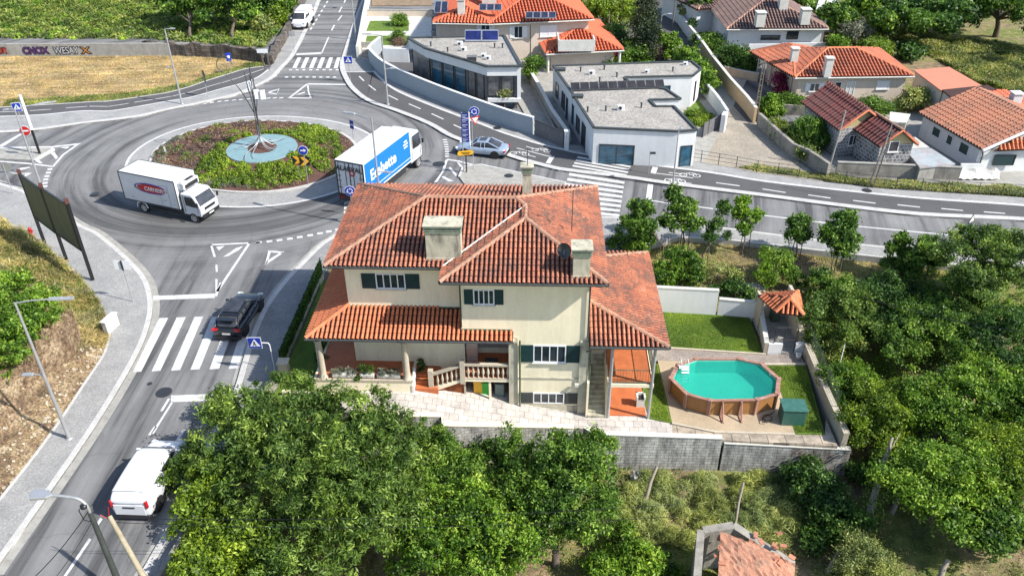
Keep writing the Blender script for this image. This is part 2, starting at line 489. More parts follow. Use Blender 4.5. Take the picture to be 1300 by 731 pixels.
G_ = {}
G_['asphalt'] = asphalt('worn_asphalt', (0.16, 0.16, 0.161), 0.16)
G_['dark_asphalt'] = asphalt('dark_asphalt', (0.082, 0.080, 0.082), 0.12, False)
G_['cobble'] = cobble('granite_setts', (0.30, 0.30, 0.295), 13.0, .14, .78)
G_['cobble_dark'] = cobble('grey_setts', (0.25, 0.25, 0.25), 13.0, .14, .78)
G_['paving'] = slabs('pale_yard_slabs', (0.55, 0.50, 0.46), (0.44, 0.41, 0.38), (0.30, 0.27, 0.25), 0.5, 0.5, 0.04, 0.3)
G_['paving2'] = slabs('weathered_yard_slabs', (0.44, 0.37, 0.29), (0.34, 0.29, 0.23), (0.12, 0.10, 0.08), 0.95, 3.0, 0.04, 0.55)
G_['pad'] = mat('tan_concrete_pad', (0.42, 0.33, 0.22), 0.9, 0.12, 0.8, 0.1, stain=(0.24, 0.19, 0.14), stain_amt=0.5)
G_['path'] = slabs('grey_brown_path', (0.30, 0.255, 0.22), (0.26, 0.225, 0.20), (0.2, 0.17, 0.15), 0.4, 0.2, 0.04, 0.25)
G_['lane'] = mat('sandy_concrete_lane', (0.36, 0.315, 0.25), 0.95, 0.16, 0.45, 0.2, stain=(0.22, 0.20, 0.17), stain_amt=0.6, fine=0.14)
G_['gravel'] = cobble('roof_gravel', (0.33, 0.31, 0.28), 9.0, 0.28, 0.75)

def lawn_mat():
    m, t, b, o = nodes('mown_lawn')
    p = pos(t)
    c = ramp(t, noise(t, p, 1.1, 6, 0.7), [(0.3, (0.055, 0.11, 0.012)), (0.52, (0.105, 0.18, 0.02)), (0.72, (0.17, 0.235, 0.03))])
    n2 = noise(t, p, 30, 3, 0.8)
    c = mixc(t, c, ramp(t, n2, [(0.3, (0.5, 0.55, 0.4)), (0.7, (1.3, 1.25, 1.1))]), 1.0, 'MULTIPLY')
    t.links.new(c, b.inputs['Base Color']); b.inputs['Roughness'].default_value = 0.95
    bump(t, b, n2, 0.8, 0.06)
    return m
G_['lawn'] = lawn_mat()

def terrain_mat():
    m, t, b, o = nodes('natural_ground')
    p = pos(t)
    n1 = noise(t, p, 0.14, 6, 0.65); n2 = noise(t, p, 1.4, 6, 0.7); n3 = noise(t, p, 16, 3, 0.8)
    g = ramp(t, n2, [(0.3, (0.06, 0.09, 0.018)), (0.5, (0.15, 0.18, 0.04)), (0.7, (0.29, 0.27, 0.09))])
    d = ramp(t, n2, [(0.3, (0.10, 0.07, 0.045)), (0.6, (0.30, 0.22, 0.14))])
    c = mixc(t, g, d, ramp(t, n1, [(0.42, (0, 0, 0)), (0.56, (1, 1, 1))]))
    c = mixc(t, c, ramp(t, n3, [(0.3, (0.55, 0.55, 0.5)), (0.7, (1.3, 1.3, 1.2))]), 1.0, 'MULTIPLY')
    t.links.new(c, b.inputs['Base Color']); b.inputs['Roughness'].default_value = 1.0
    bump(t, b, n3, 0.7, 0.1)
    return m
G_['terrain'] = terrain_mat()

def straw_mat():
    m, t, b, o = nodes('cut_straw')
    rows = noise(t, pos(t, (0.12, 1.8, 1)), 0.8, 7, 0.75); n2 = noise(t, pos(t, (1, 1.6, 1)), 4.5, 5, 0.8)
    c = ramp(t, rows, [(0.38, (0.17, 0.10, 0.05)), (0.5, (0.42, 0.28, 0.14)), (0.66, (0.66, 0.50, 0.30))])
    c = mixc(t, c, ramp(t, n2, [(0.35, (0.5, 0.45, 0.4)), (0.62, (1.25, 1.24, 1.2))]), 1.0, 'MULTIPLY')
    t.links.new(c, b.inputs['Base Color']); b.inputs['Roughness'].default_value = 1.0
    bump(t, b, n2, 0.8, 0.15)
    return m
G_['straw'] = straw_mat()

def rock_mat():
    m, t, b, o = nodes('cut_earth_and_rock')
    n1 = noise(t, pos(t, (1, 1, 1.5)), 0.9, 7, 0.7); n2 = noise(t, pos(t), 7, 5, 0.8)
    c = ramp(t, n1, [(0.3, (0.10, 0.07, 0.05)), (0.48, (0.30, 0.20, 0.12)), (0.66, (0.60, 0.47, 0.31))])
    c = mixc(t, c, ramp(t, n2, [(0.36, (0.2, 0.19, 0.19)), (0.58, (1.3, 1.28, 1.22))]), 1.0, 'MULTIPLY')
    t.links.new(c, b.inputs['Base Color']); b.inputs['Roughness'].default_value = 1.0
    bump(t, b, n2, 1.0, 0.25)
    return m
G_['rock'] = rock_mat()

# ---- polylines of the plan
SW_IN = WP([(-60, 262), (-25, 272), (0, 281), (16, 292), (47, 307), (78, 331), (107, 360), (130, 391), (140, 420), (135, 446), (125, 464), (104, 495), (75, 539), (39, 588), (0, 637), (-60, 712)])
SW_OUT = WP([(-60, 214), (-30, 222), (0, 233), (30, 243), (60, 258), (100, 285), (125, 297), (156, 322), (182, 349), (192, 372), (193.6, 399), (182, 438), (156, 487), (117, 550), (60, 633), (0, 718), (-40, 778)])
SW_OUT = smooth_curve([p.xy for p in SW_OUT], 5)
SW_IN_S = smooth_curve([p.xy for p in SW_IN], 5)
R_EDGE = smooth_curve([p.xy for p in WP([(446, 284), (433, 292), (424, 300), (406, 311.5), (385, 332), (360, 358), (335, 392), (318, 430), (307, 465), (296, 500), (271, 550), (235, 622), (216, 664), (176, 735), (150, 785)])], 5)
HOUSE_W = [p.xy for p in WP([(440, 300), (412, 345), (359, 461), (335, 500), (300, 552), (250, 645), (212, 731), (185, 785)], 0.12)]

def seg_dist(P, poly, closed=False):
    """distance of many points to a polyline"""
    q = np.array([[p[0], p[1]] for p in poly])
    if closed: q = np.vstack([q, q[:1]])
    d = np.full(len(P), 1e9)
    for a, b in zip(q[:-1], q[1:]):
        ab = b - a
        t = np.clip(((P - a) @ ab) / (ab @ ab + 1e-12), 0, 1)
        d = np.minimum(d, np.hypot(*(P - (a + t[:, None] * ab)).T))
    return d

def inside(P, poly):
    x, y = P[:, 0], P[:, 1]
    r = np.zeros(len(P), bool)
    n = len(poly)
    for i in range(n):
        x1, y1 = poly[i][0], poly[i][1]; x2, y2 = poly[(i + 1) % n][0], poly[(i + 1) % n][1]
        if y1 == y2: continue
        c = ((y1 > y) != (y2 > y)) & (x < (x2 - x1) * (y - y1) / (y2 - y1) + x1)
        r ^= c
    return r

BANK = [(p.x, p.y) for p in SW_IN_S] + [(-30, 14), (-80, 14), (-80, 50)]
LOWER = [(-15.6, 8), (-15.0, 31), (-13.4, 34.0), (-6.4, 34.2), (-4.1, 34.0), (3.3, 34.8), (11.2, 33.7), (17.0, 33.4), (17.1, 36.5), (17.5, 41.7), (17.6, 45.6), (30, 47.3), (60, 42), (90, 36), (120, 0), (120, -30), (0, -30)]
YARD = [(-13.0, 33.9), (-6.4, 34.0), (-4.1, 33.7), (3.3, 34.3), (11.2, 33.3), (17.0, 33.0), (17.1, 36.5), (17.5, 41.7), (17.6, 45.3), (9.6, 45.4), (-12.6, 46.8)]

def sstep(x): x = np.clip(x, 0, 1); return x * x * (3 - 2 * x)

def terrain_h(P):
    P = np.asarray(P, float)
    h = np.full(len(P), -0.12)
    x, y = P[:, 0], P[:, 1]
    b = inside(P, BANK)
    d = seg_dist(P, BANK[:len(SW_IN_S)])
    steep = sstep((44 - y) / 10)                           # the cut rock face is lower down the street
    hb = 0.10 + steep * (0.5 * sstep(d / 1.2) + 2.3 * sstep((d - 1.6) / 1.6) + 0.5 * sstep((d - 3) / 4)) + (1 - steep) * (1.5 * sstep(d / 5))
    h = np.where(b, hb, h)
    l = inside(P, LOWER)
    dl = seg_dist(P, LOWER[1:13])
    hl = np.where(x > 18.6, -0.12 - 3.0 * sstep((47.5 - y - (x - 18) * 0.10) / 9), -0.12 - 3.2 * sstep((x + 15.2) / 1.2))
    hl = np.where((x > 17.0) & (y > 33), np.minimum(hl, -0.12 - 2.4 * sstep((21.0 - x) / 2.5) * sstep((46.5 - y) / 2)), hl)
    h = np.where(l, hl, h)
    yd = inside(P, YARD)
    hy = np.where(x < -5.7, 0.15, np.clip(-0.46 - 0.175 * (x + 0.05) - 0.22, -1.32, 9))
    h = np.where(yd, hy, h)
    park = (~l) & (~yd) & (y > 45) & (y < 56) & (x > 4) & (x < 60)
    h = np.where(park, -0.12 - 0.45 * sstep((55.5 - y - 0.12 * (x - 8)) / 8), h)
    return h

def noise_h(P, s=1.0):
    x, y = P[:, 0], P[:, 1]
    return s * (0.08 * np.sin(x * 1.9 + y * 0.7) * np.sin(y * 1.3 - x * 0.4) + 0.05 * np.sin(x * 4.7 + 1.3) * np.sin(y * 5.1))

def grid_axis(lo, hi, step, far_lo, far_hi):
    a = list(np.arange(lo, hi, step))
    s, q = step, lo
    pre = []
    while q > far_lo: s *= 1.35; q -= s; pre.append(q)
    s, q = step, a[-1]
    post = []
    while q < far_hi: s *= 1.35; q += s; post.append(q)
    return np.array(pre[::-1] + a + post)

gx = grid_axis(-36, 44, 0.4, -700, 700)
gy = grid_axis(20, 60, 0.4, -60, 1200)
XX, YY = np.meshgrid(gx, gy)
P0 = np.column_stack([XX.ravel(), YY.ravel()])
hz = terrain_h(P0)
wild = inside(P0, LOWER) | inside(P0, BANK)
hz = hz + np.where(wild, noise_h(P0, 1.2), 0)
far = np.clip((YY.ravel() - 150) / 400, 0, 1) + np.clip((np.abs(XX.ravel()) - 110) / 400, 0, 1)
hz = hz + far * 14 * (0.6 + 0.4 * np.sin(XX.ravel() * 0.011) * np.cos(YY.ravel() * 0.009))
nxg = len(gx)
b_ = MB()
b_.v = [(float(a), float(b), float(c)) for (a, b), c in zip(P0, hz)]
rockd = inside(P0, BANK)
for j in range(len(gy) - 1):
    for i in range(nxg - 1):
        k = j * nxg + i
        b_.f.append((k, k + 1, k + nxg + 1, k + nxg))
        r_ = rockd[k] and gy[j] < 41.5 and hz[k] < 2.95
        b_.mi.append(1 if r_ else 0); b_.sm.append(True)
meta(b_.build('ground', [G_['terrain'], G_['rock']]), kind='structure')

def structure(o): return meta(o, kind='structure')

# ---- carriageway: one worn asphalt sheet under everything paved
road = [(-70, 20)] + [(-45, 22), (-14.9, 20), (-13.7, 31.0), (-13.2, 34), (-12.9, 37), (-12.6, 49), (-9, 51.0), (9, 50.5)]
S_EDGE_PX = [(690, 300), (760, 276), (793, 277.5), (850, 282), (908, 289), (970, 297), (1049, 307), (1138, 316), (1300, 333.5), (1420, 346)]
s_edge = [p.xy for p in WP(S_EDGE_PX)]
road += [(p.x, p.y - 0.2) for p in s_edge[1:]] + [(160, 45), (160, 60)]
N_KERB_PX = [(1420, 293), (1300, 282), (1169, 275.6), (1065, 264), (970, 251.5), (848, 236), (793, 228), (718, 219), (695, 214.5), (664.6, 206.5), (642.5, 199.5), (610, 190), (585, 181), (567, 173.5), (541, 158.7), (502, 143), (465.5, 130), (445, 114), (436, 100), (431.5, 88), (432, 78)]
road += [(p.x, p.y + 0.1) for p in WP(N_KERB_PX[:2])] + [(30, 100), (-16, 130), (-8, 160), (-12, 400), (-30, 400), (-38, 150), (-50, 110), (-110, 90), (-110, 45), (-80, 45)]
b_ = MB().sheet([(p[0], p[1], 0.0) for p in road])
structure(b_.build('road', G_['asphalt']))

def raised(name, poly, z, m, zb=-0.25):
    b = MB().prism([(p[0], p[1]) for p in poly], zb, z)
    return structure(b.build(name, m))

def kerb(name, pts, wid, side, z=0.135, extra=None):
    b = MB()
    P = [Vector((p[0], p[1])) for p in pts]
    n = len(P); A, B = [], []
    for i, p in enumerate(P):
        t = (P[min(i + 1, n - 1)] - P[max(i - 1, 0)]).normalized(); nr = Vector((-t.y, t.x)) * side
        A.append(p); B.append(p + nr * wid)
    C_ = [(a + b2) / 2 for a, b2 in zip(A, B)]
    b.wall(C_, wid, -0.1, z)
    return structure(b.build(name, M_['kerb'], bevel=0.015))

# left pavement
raised('pavement', [p for p in SW_OUT] + [p for p in reversed(SW_IN_S)], 0.12, G_['cobble'])
kerb('kerb', SW_OUT, 0.32, -1)
b_ = MB().strip([(p.x, p.y) for p in SW_OUT], 0.42, 0.006, side=1)
structure(b_.build('gutter_strip', M_['concrete']))
b_ = MB().wall([(p.x, p.y) for p in SW_IN_S[10:]], 0.12, -0.1, 0.17)
structure(b_.build('edging', M_['kerb']))
# pavement beside the house
raised('pavement', [p for p in R_EDGE] + [p for p in reversed(HOUSE_W)], 0.12, G_['cobble_dark'])
kerb('kerb', R_EDGE, 0.34, 1)
b_ = MB().strip([(p.x, p.y) for p in R_EDGE], 0.3, 0.006, side=-1)
structure(b_.build('gutter_strip', M_['concrete']))

# north-west verge: road kerb, pavement, dark cycle track
NW_K = smooth_curve([p.xy for p in WP([(-60, 171), (0, 170), (52, 166), (104, 158.5), (140, 154.5), (177, 149.5), (214, 141), (251, 133.5), (300, 122), (320, 114), (346, 101), (359, 88), (374.6, 70), (393, 34), (406, 4), (414, -16), (424, -40)])], 4)
NW_T_LO = smooth_curve([p.xy for p in WP([(-60, 151), (0, 150), (52, 148), (104, 143), (140, 143), (183, 136), (214, 130.5), (245, 125), (281, 115), (312, 106.5), (330, 99), (342, 90)])], 4)
NW_T_UP = smooth_curve([p.xy for p in WP([(-60, 139), (0, 138), (52, 135), (117, 131), (140, 130), (185, 123.5), (214, 119), (240, 112), (260, 105), (286, 97), (312, 89), (335, 86)])], 4)
NW_IN = smooth_curve([p.xy for p in WP([(342, 90), (345, 84), (354, 68), (369, 42), (380, 20), (390, 0), (398, -18), (408, -40)])], 4)
raised('pavement', list(NW_K) + list(reversed(NW_IN)) + list(reversed(NW_T_LO)), 0.12, G_['cobble'])
kerb('kerb', NW_K, 0.5, 1)
raised('cycle_track', list(NW_T_LO) + [W(335, 86).xy] + list(reversed(NW_T_UP)), 0.125, G_['dark_asphalt'])
b_ = MB().strip([(p.x, p.y) for p in NW_T_LO], 0.22, 0.131, side=1)
for i in range(0, len(NW_T_UP) - 1):
    pass
mid = [(a + b2) / 2 for a, b2 in zip(NW_T_LO, NW_T_UP)]
for i in range(2, len(mid) - 2, 3):
    d = (mid[i + 1] - mid[i]); L = d.length
    if L > 0: b_.strip([mid[i] - d.normalized() * 1.0, mid[i] + d.normalized() * 1.0], 0.12, 0.132)
structure(b_.build('cycle_track_line', M_['marking']))
for a in (NW_T_UP, ): structure(MB().wall([(p.x, p.y) for p in a], 0.15, -0.1, 0.15).build('edging', M_['kerb']))

# north side: kerb between road and cycle track, track, upper pavement
NK = smooth_curve([p.xy for p in WP(N_KERB_PX)], 4)
T_UP = smooth_curve([p.xy for p in WP([(1420, 276), (1300, 263.8), (1169, 254.6), (1065, 244), (970, 233), (900, 221.6), (801, 208.6), (733, 197), (720, 194), (683, 185), (640, 171.7), (610, 160), (580, 149), (541, 134), (502, 117), (481, 101), (473, 92)])], 4)
FENCE_L = smooth_curve([p.xy for p in WP([(1420, 266), (1300, 253), (1200, 247), (1104, 240), (960, 221.5), (934, 216), (889.5, 208.6), (832, 200), (801, 196), (739, 187), (716, 184), (677, 171.7), (650, 163), (610, 149), (560, 130), (520, 112), (490, 94), (472, 77)])], 4)
raised('cycle_track', list(NK)[:-8] + [W(441, 92).xy, W(474, 92.5).xy] + list(reversed(T_UP)), 0.13, G_['dark_asphalt'])
raised('pavement', list(T_UP) + [W(474, 90).xy] + list(reversed(FENCE_L)), 0.14, G_['cobble'])
raised('pavement', WP([(432, 79), (436, 96), (441, 92.5), (474, 92.3), (470, 76), (459, 74), (462, 40), (470, 0), (475, -30), (466, -30), (460, 0), (446, 40)]), 0.12, G_['cobble'])
kerb('kerb', NK, 0.55, -1, 0.16)
kerb('kerb', [(p.x, p.y) for p in smooth_curve([q.xy for q in WP([(432, 80), (446, 36), (460, -2), (466, -30)])], 4)], 0.3, -1)
b_ = MB().strip([(p.x, p.y) for p in T_UP], 0.3, 0.146, side=-1)
b_.strip([W(436, 93).xy, W(474, 93).xy], 0.25, 0.137)
def dash(b, a, c, wid, z):
    b.strip([W(*a, z).xy, W(*c, z).xy], wid, z)
for a, c in [((456, 97), (462, 103)), ((468, 108), (477, 115)), ((493, 121), (505, 127)), ((519, 132), (534, 138.5)), ((548, 144.5), (563, 151.5)), ((576, 158.5), (590, 165)), ((611.5, 173.5), (632, 181)),
             ((909, 232), (939, 236)), ((968, 240), (997.5, 244.5)), ((1026, 247.5), (1054.5, 251.5)), ((1083, 254.5), (1111.5, 258)), ((1139.5, 260), (1168, 263)), ((1195, 264.8), (1222.5, 267.3)), ((1249, 269), (1276, 271)), ((1302, 273), (1330, 276))]:
    dash(b_, a, c, 0.16, 0.137)
for a, c in [((656, 188), (702, 200)), ((668, 186), (679, 189)), ((669, 196.5), (680, 199.5)), ((833, 220), (880, 226)), ((849, 219), (866, 221)), ((850, 230), (878, 233))]:
    dash(b_, a, c, 0.13, 0.137)
structure(b_.build('cycle_track_line', M_['marking']))
# bicycle symbols: two rings and a frame
def bike(px, py, ang):
    c = W(px, py, 0.137); b = MB()
    for s in (-.55, .55):
        pts = [(c.x + math.cos(ang) * s + .3 * math.cos(k * PI / 6), c.y + math.sin(ang) * s + .3 * math.sin(k * PI / 6)) for k in range(13)]
        b.strip(pts, 0.09, 0.1385)
    u = Vector((math.cos(ang), math.sin(ang))); v = Vector((-u.y, u.x)); o = c.xy
    for p, q in ((-.55, 0), (-.15, .45)), ((-.15, .45), (.4, .45)), ((.4, .45), (.55, 0)), ((.4, .45), (0, 0)), ((0, 0), (-.15, .45)):
        b.strip([o + u * p[0] * 1 + v * p[1], o + u * q[0] + v * q[1]], 0.09, 0.1405)
    return structure(b.build('cycle_symbol', M_['marking']))
bike(659.5, 195, -0.25); bike(687, 191, -0.25); bike(857, 229.5, -0.2); bike(876, 222.5, -0.2)

# south pavement on the right
S_IN = [p.xy for p in WP([(640, 330), (760, 325), (800, 318), (860, 303), (918, 306), (970, 311.5), (1023, 318), (1122, 329), (1300, 347), (1420, 360)])]
raised('pavement', [W(640, 312).xy, W(720, 288).xy] + list(s_edge)[1:] + list(reversed(S_IN)), 0.12, G_['cobble'])
kerb('kerb', list(s_edge)[1:], 0.22, -1)
structure(MB().wall([(p.x, p.y) for p in S_IN[2:]], 0.18, -0.5, 0.17).build('edging', M_['kerb']))

# splitter island right (pale concrete)
raised('traffic_island', WP([(583, 226), (588, 213), (610, 210.5), (650, 219), (718, 233.5), (702, 246), (600, 250)]), 0.13, M_['concrete'])
structure(MB().wall([p.xy for p in WP([(583, 226), (588, 213), (610, 210.5), (650, 219), (718, 233.5)])], 0.2, -0.05, 0.15).build('kerb', M_['kerb']))
# splitter island left
raised('traffic_island', WP([(-60, 205), (-60, 189), (0, 189.5), (64, 188.5), (68, 190), (44, 205), (0, 203)]), 0.13, M_['concrete'])
structure(MB().wall([p.xy for p in WP([(0, 189.5), (64, 188.5), (68, 191), (44, 205)])], 0.28, -0.05, 0.15).build('kerb', M_['marking']))

# ---- roundabout: granite apron, kerb ring, planted mound, blue-grey disc
def fit_ring(px, z=0.0, n=72):
    P = np.array([[p.x, p.y] for p in WP(px, z)]) - np.array([RC.x, RC.y])
    th = np.arctan2(P[:, 1], P[:, 0]); r = np.hypot(*P.T)
    A = np.column_stack([np.ones_like(th), np.cos(th), np.sin(th), np.cos(2 * th), np.sin(2 * th)])
    c = np.linalg.lstsq(A, r, rcond=None)[0]
    t = np.linspace(0, 2 * PI, n, endpoint=False)
    rr = np.column_stack([np.ones_like(t), np.cos(t), np.sin(t), np.cos(2 * t), np.sin(2 * t)]) @ c
    return [(RC.x + a * math.cos(b), RC.y + a * math.sin(b)) for a, b in zip(rr, t)]
ring_in = fit_ring([(194.4, 205), (207, 184.6), (220, 173.5), (250.8, 164.9), (300, 157), (329.5, 155), (370, 156.5), (410.8, 161.8), (447.7, 177.2), (426.8, 225), (372.6, 241), (341.8, 245.4), (300, 246.6), (275.4, 245.4)])
ring_out = fit_ring([(159, 210), (164.6, 196.3), (189.2, 180.3), (226.2, 164.3), (257, 155.7), (287.7, 151), (343, 147.3), (378.8, 148.6), (410.8, 152.2), (445.2, 159.4), (460, 164.3), (430.5, 244.2), (407, 250.6), (373.8, 258), (337, 262.9), (300, 264.5)])
n = len(ring_in)
b_ = MB()
b_.add([(x, y, 0.045) for x, y in ring_in] + [(x, y, 0.02) for x, y in ring_out], [(i, (i + 1) % n, n + (i + 1) % n, n + i) for i in range(n)])
structure(b_.build('roundabout_apron', G_['cobble'], recalc=False))
b_ = MB()
lerp = lambda a, c, t: (a[0] + (c[0] - a[0]) * t, a[1] + (c[1] - a[1]) * t)
ri2 = [lerp(a, RC, 0.03) for a in ring_in]
ro2 = [lerp(a, RC, 0.022) for a in ring_out]
vs = [(x, y, 0.0) for x, y in ring_in] + [(x, y, 0.17) for x, y in ring_in] + [(x, y, 0.17) for x, y in ri2]
b_.add(vs, [(i, (i + 1) % n, n + (i + 1) % n, n + i) for i in range(n)] + [(n + i, n + (i + 1) % n, 2 * n + (i + 1) % n, 2 * n + i) for i in range(n)])
structure(b_.build('kerb', M_['kerb']))
b_ = MB()
b_.add([(x, y, 0.03) for x, y in ring_out] + [(x, y, 0.034) for x, y in ro2], [(i, (i + 1) % n, n + (i + 1) % n, n + i) for i in range(n)])
structure(b_.build('roundabout_line', M_['marking']))
# planted mound
DC = W(332.3, 187.5, 0.75)
def mound_z(x, y):
    d = math.hypot(x - DC.x, y - DC.y)
    ang = math.atan2(y - RC.y, x - RC.x)
    i = int(round((ang % (2 * PI)) / (2 * PI) * n)) % n
    rr = math.hypot(ring_in[i][0] - RC.x, ring_in[i][1] - RC.y)
    q = math.hypot(x - RC.x, y - RC.y) / rr
    return 0.14 + 0.56 * max(0, 1 - max(0, (q - 0.35) / 0.65)) ** 0.9
b_ = MB()
levels = [1 - 0.03, 0.85, 0.7, 0.55, 0.4, 0.25, 0.1]
for k, q in enumerate(levels):
    for x, y in ring_in:
        px_, py_ = RC.x + (x - RC.x) * q, RC.y + (y - RC.y) * q
        b_.v.append((px_, py_, mound_z(px_, py_) if k else 0.15))
for k in range(len(levels) - 1):
    for i in range(n):
        b_.f.append((k * n + i, k * n + (i + 1) % n, (k + 1) * n + (i + 1) % n, (k + 1) * n + i)); b_.mi.append(0); b_.sm.append(True)
b_.f.append(tuple((len(levels) - 1) * n + i for i in range(n))); b_.mi.append(0); b_.sm.append(True)
structure(b_.build('roundabout_mound', M_['bark_mulch']))

# ---- painted markings
ZM = 0.008
b_ = MB()
q = lambda *pts: b_.sheet([(p.x, p.y, ZM) for p in WP(pts, ZM)])
S1 = 3.848
def c1(x, y): return (x / S1, 360 + y / S1)
for t0, t1, e0, e1, yt, yb in ((778, 822, 648, 690, 168, 432), (863, 908, 740, 783, 165, 428), (950, 993, 835, 880, 162, 424), (1035, 1078, 930, 975, 162, 420), (1118, 1160, 1023, 1070, 162, 418), (1200, 1245, 1117, 1160, 160, 416)):
    q(c1(t0, yt), c1(t1, yt - 2), c1(e1, yb - 3), c1(e0, yb))
structure(b_.build('crosswalk', M_['marking']))
b_ = MB()
q(c1(748, 60), c1(1050, 48), c1(1050, 70), c1(748, 80)); q(c1(1046, 62), c1(1060, 62), c1(1085, -5), c1(1073, -5))
q(c1(835, 545), c1(1122, 535), c1(1112, 568), c1(835, 578))
c2 = lambda x, y: (320 + x / S1, 180 + y / S1)
c0 = lambda x, y: (x / S1, 180 + y / S1)
q(c0(1025, 500), c0(1228, 490), c0(1222, 497), c0(1027, 507)); q(c0(1025, 500), c0(1036, 502), c0(1055, 562), c0(1043, 562))
q(c0(1214, 492), c0(1228, 490), c0(1068, 731), c0(1054, 731)); q(c0(1052, 600), c0(1062, 600), c0(1064, 635), c0(1054, 635)); q(c0(1052, 670), c0(1063, 670), c0(1062, 731), c0(1052, 731))
q(c0(1055, 513), c0(1098, 508), c0(1070, 531)); q(c0(1090, 562), c0(1155, 518), c0(1188, 508), c0(1170, 527), c0(1115, 558))
q(c0(1250, 489), c0(1272, 488), c0(1272, 497), c0(1250, 499))
for x, y in ((33, 492), (85, 487), (134, 481), (185, 474), (233, 466), (284, 457), (332, 448), (375, 439), (420, 429)):
    q(c2(x - 15, y - 4), c2(x + 13, y - 7), c2(x + 15, y + 2), c2(x - 13, y + 6))
q(c2(80, 530), c2(158, 537), c2(150, 545), c2(90, 540)); q(c2(80, 530), c2(92, 540), c2(74, 592), c2(62, 604)); q(c2(62, 604), c2(74, 580), c2(135, 543), c2(156, 540))
q(c1(820, 560), c1(832, 560), c1(795, 622), c1(782, 622)); q(c1(838, 575), c1(848, 575), c1(752, 731), c1(738, 731))
c5 = lambda x, y: (x / S1, 541 + y / S1)
q(c5(752, 0), c5(768, 0), c5(735, 42), c5(722, 42)); q(c5(490, 445), c5(502, 452), c5(470, 500), c5(458, 493)); q(c5(435, 545), c5(447, 552), c5(325, 731), c5(309, 731))
q((232, 545), (236, 545), (222, 566), (218, 566))
q(c5(215, 880), c5(231, 880), c5(325, 731), c5(309, 731))
# top of the roundabout
c8 = lambda x, y: (350 + x / 8.125, 40 + y / 8.125)
q(c8(215, 230), c8(478, 216), c8(470, 236), c8(208, 246)); q(c8(468, 225), c8(482, 225), c8(554, 60), c8(542, 54))
q(c8(325, 535), c8(722, 543), c8(735, 556), c8(335, 549)); q(c8(318, 540), c8(332, 548), c8(150, 688), c8(122, 690)); q(c8(322, 545), c8(338, 545), c8(345, 620), c8(372, 692), c8(355, 690), c8(330, 620))
q(c8(150, 682), c8(362, 684), c8(365, 694), c8(140, 692)); q(c8(205, 655), c8(300, 622), c8(305, 632), c8(250, 652))
for x in (155, 222, 290, 361, 430, 499, 566, 635): q(c8(x - 14, 391), c8(x + 16, 391), c8(x + 14, 403), c8(x - 17, 403))
for x in (112, 184, 255, 325, 396, 466, 537, 608): q(c8(x - 16, 466), c8(x + 17, 466), c8(x + 16, 478), c8(x - 18, 478))
for x, y in ((260, 131.7), (269, 130.3), (278.5, 129), (287.7, 128.2), (297, 127.3), (306, 126.6), (315, 126), (324, 125.5), (333, 125), (341, 124.8), (349, 124.6), (357, 124.5)):
    q((x - 2.6, y - .3), (x + 2.6, y - 1), (x + 2.6, y + .1), (x - 2.6, y + .8))
cc = lambda x, y: (320 + x / S1, y / S1)
q(cc(75, 455), cc(88, 453), cc(130, 437), cc(135, 433), cc(85, 447)); q(cc(75, 455), cc(120, 463), cc(120, 458), cc(85, 452)); q(cc(120, 463), cc(128, 440), cc(135, 433))
# centre dashes up the north street, parking bay line
for a, c in (((429, 26.5), (434, 20)), ((421, 39), (424.5, 32)), ((430.5, 16), (434, 9)), ((437, 4), (440, -4))): dash(b_, a, c, 0.2, ZM)
for k in range(9):
    a = (394 + k * 3.4, 38 - k * 5.6); dash(b_, a, (a[0] + 1.7, a[1] - 2.8), 0.25, ZM)
# left entry
d4 = lambda x, y: (x / 5.225, 120 + y / 5.225)
q(d4(0, 357), d4(300, 349), d4(510, 325), d4(540, 322), d4(500, 336), d4(300, 358), d4(0, 366))
q(d4(540, 322), d4(505, 333), d4(410, 400), d4(345, 478), d4(358, 480), d4(425, 402), d4(515, 338)); q(d4(0, 440), d4(200, 455), d4(350, 474), d4(350, 482), d4(200, 464), d4(0, 448))
for x, y in ((332, 497), (322, 520), (312, 543), (305, 565), (300, 588), (299, 610)): q(d4(x - 16, y - 6), d4(x + 17, y - 8), d4(x + 14, y + 4), d4(x - 19, y + 6))
q(d4(335, 388), d4(360, 380), d4(385, 418), d4(370, 430)); q(d4(392, 352), d4(455, 345), d4(462, 352), d4(440, 360)); q(d4(235, 440), d4(262, 437), d4(285, 458), d4(260, 456))
q(d4(105, 500), d4(130, 488), d4(195, 480), d4(200, 486), d4(140, 502)); q(d4(60, 515), d4(110, 522), d4(212, 520), d4(175, 543), d4(160, 540), d4(170, 528), d4(90, 526))
q(d4(-60, 380), d4(0, 335), d4(128, 262), d4(160, 258), d4(10, 352), d4(-50, 392))
# right splitter markings
q(c2(950, 83), c2(1010, 92), c2(1150, 128), c2(1150, 134), c2(1005, 98), c2(955, 90)); q(c2(945, 88), c2(957, 90), c2(940, 140), c2(905, 196), c2(888, 200), c2(925, 150))
q(c2(960, 128), c2(970, 124), c2(1000, 160), c2(996, 170)); q(c2(925, 172), c2(935, 168), c2(985, 192), c2(960, 194)); q(c2(1000, 100), c2(1012, 104), c2(1030, 120), c2(1018, 124))
for k in range(8):
    x, y = 941 + 3.5 * k - .05 * k * k * 6, 3 + 11.5 * k - 12; q(c2(x - 10 + 0, y - 3), c2(x + 10, y - 3), c2(x + 12, y + 3), c2(x - 8, y + 3))
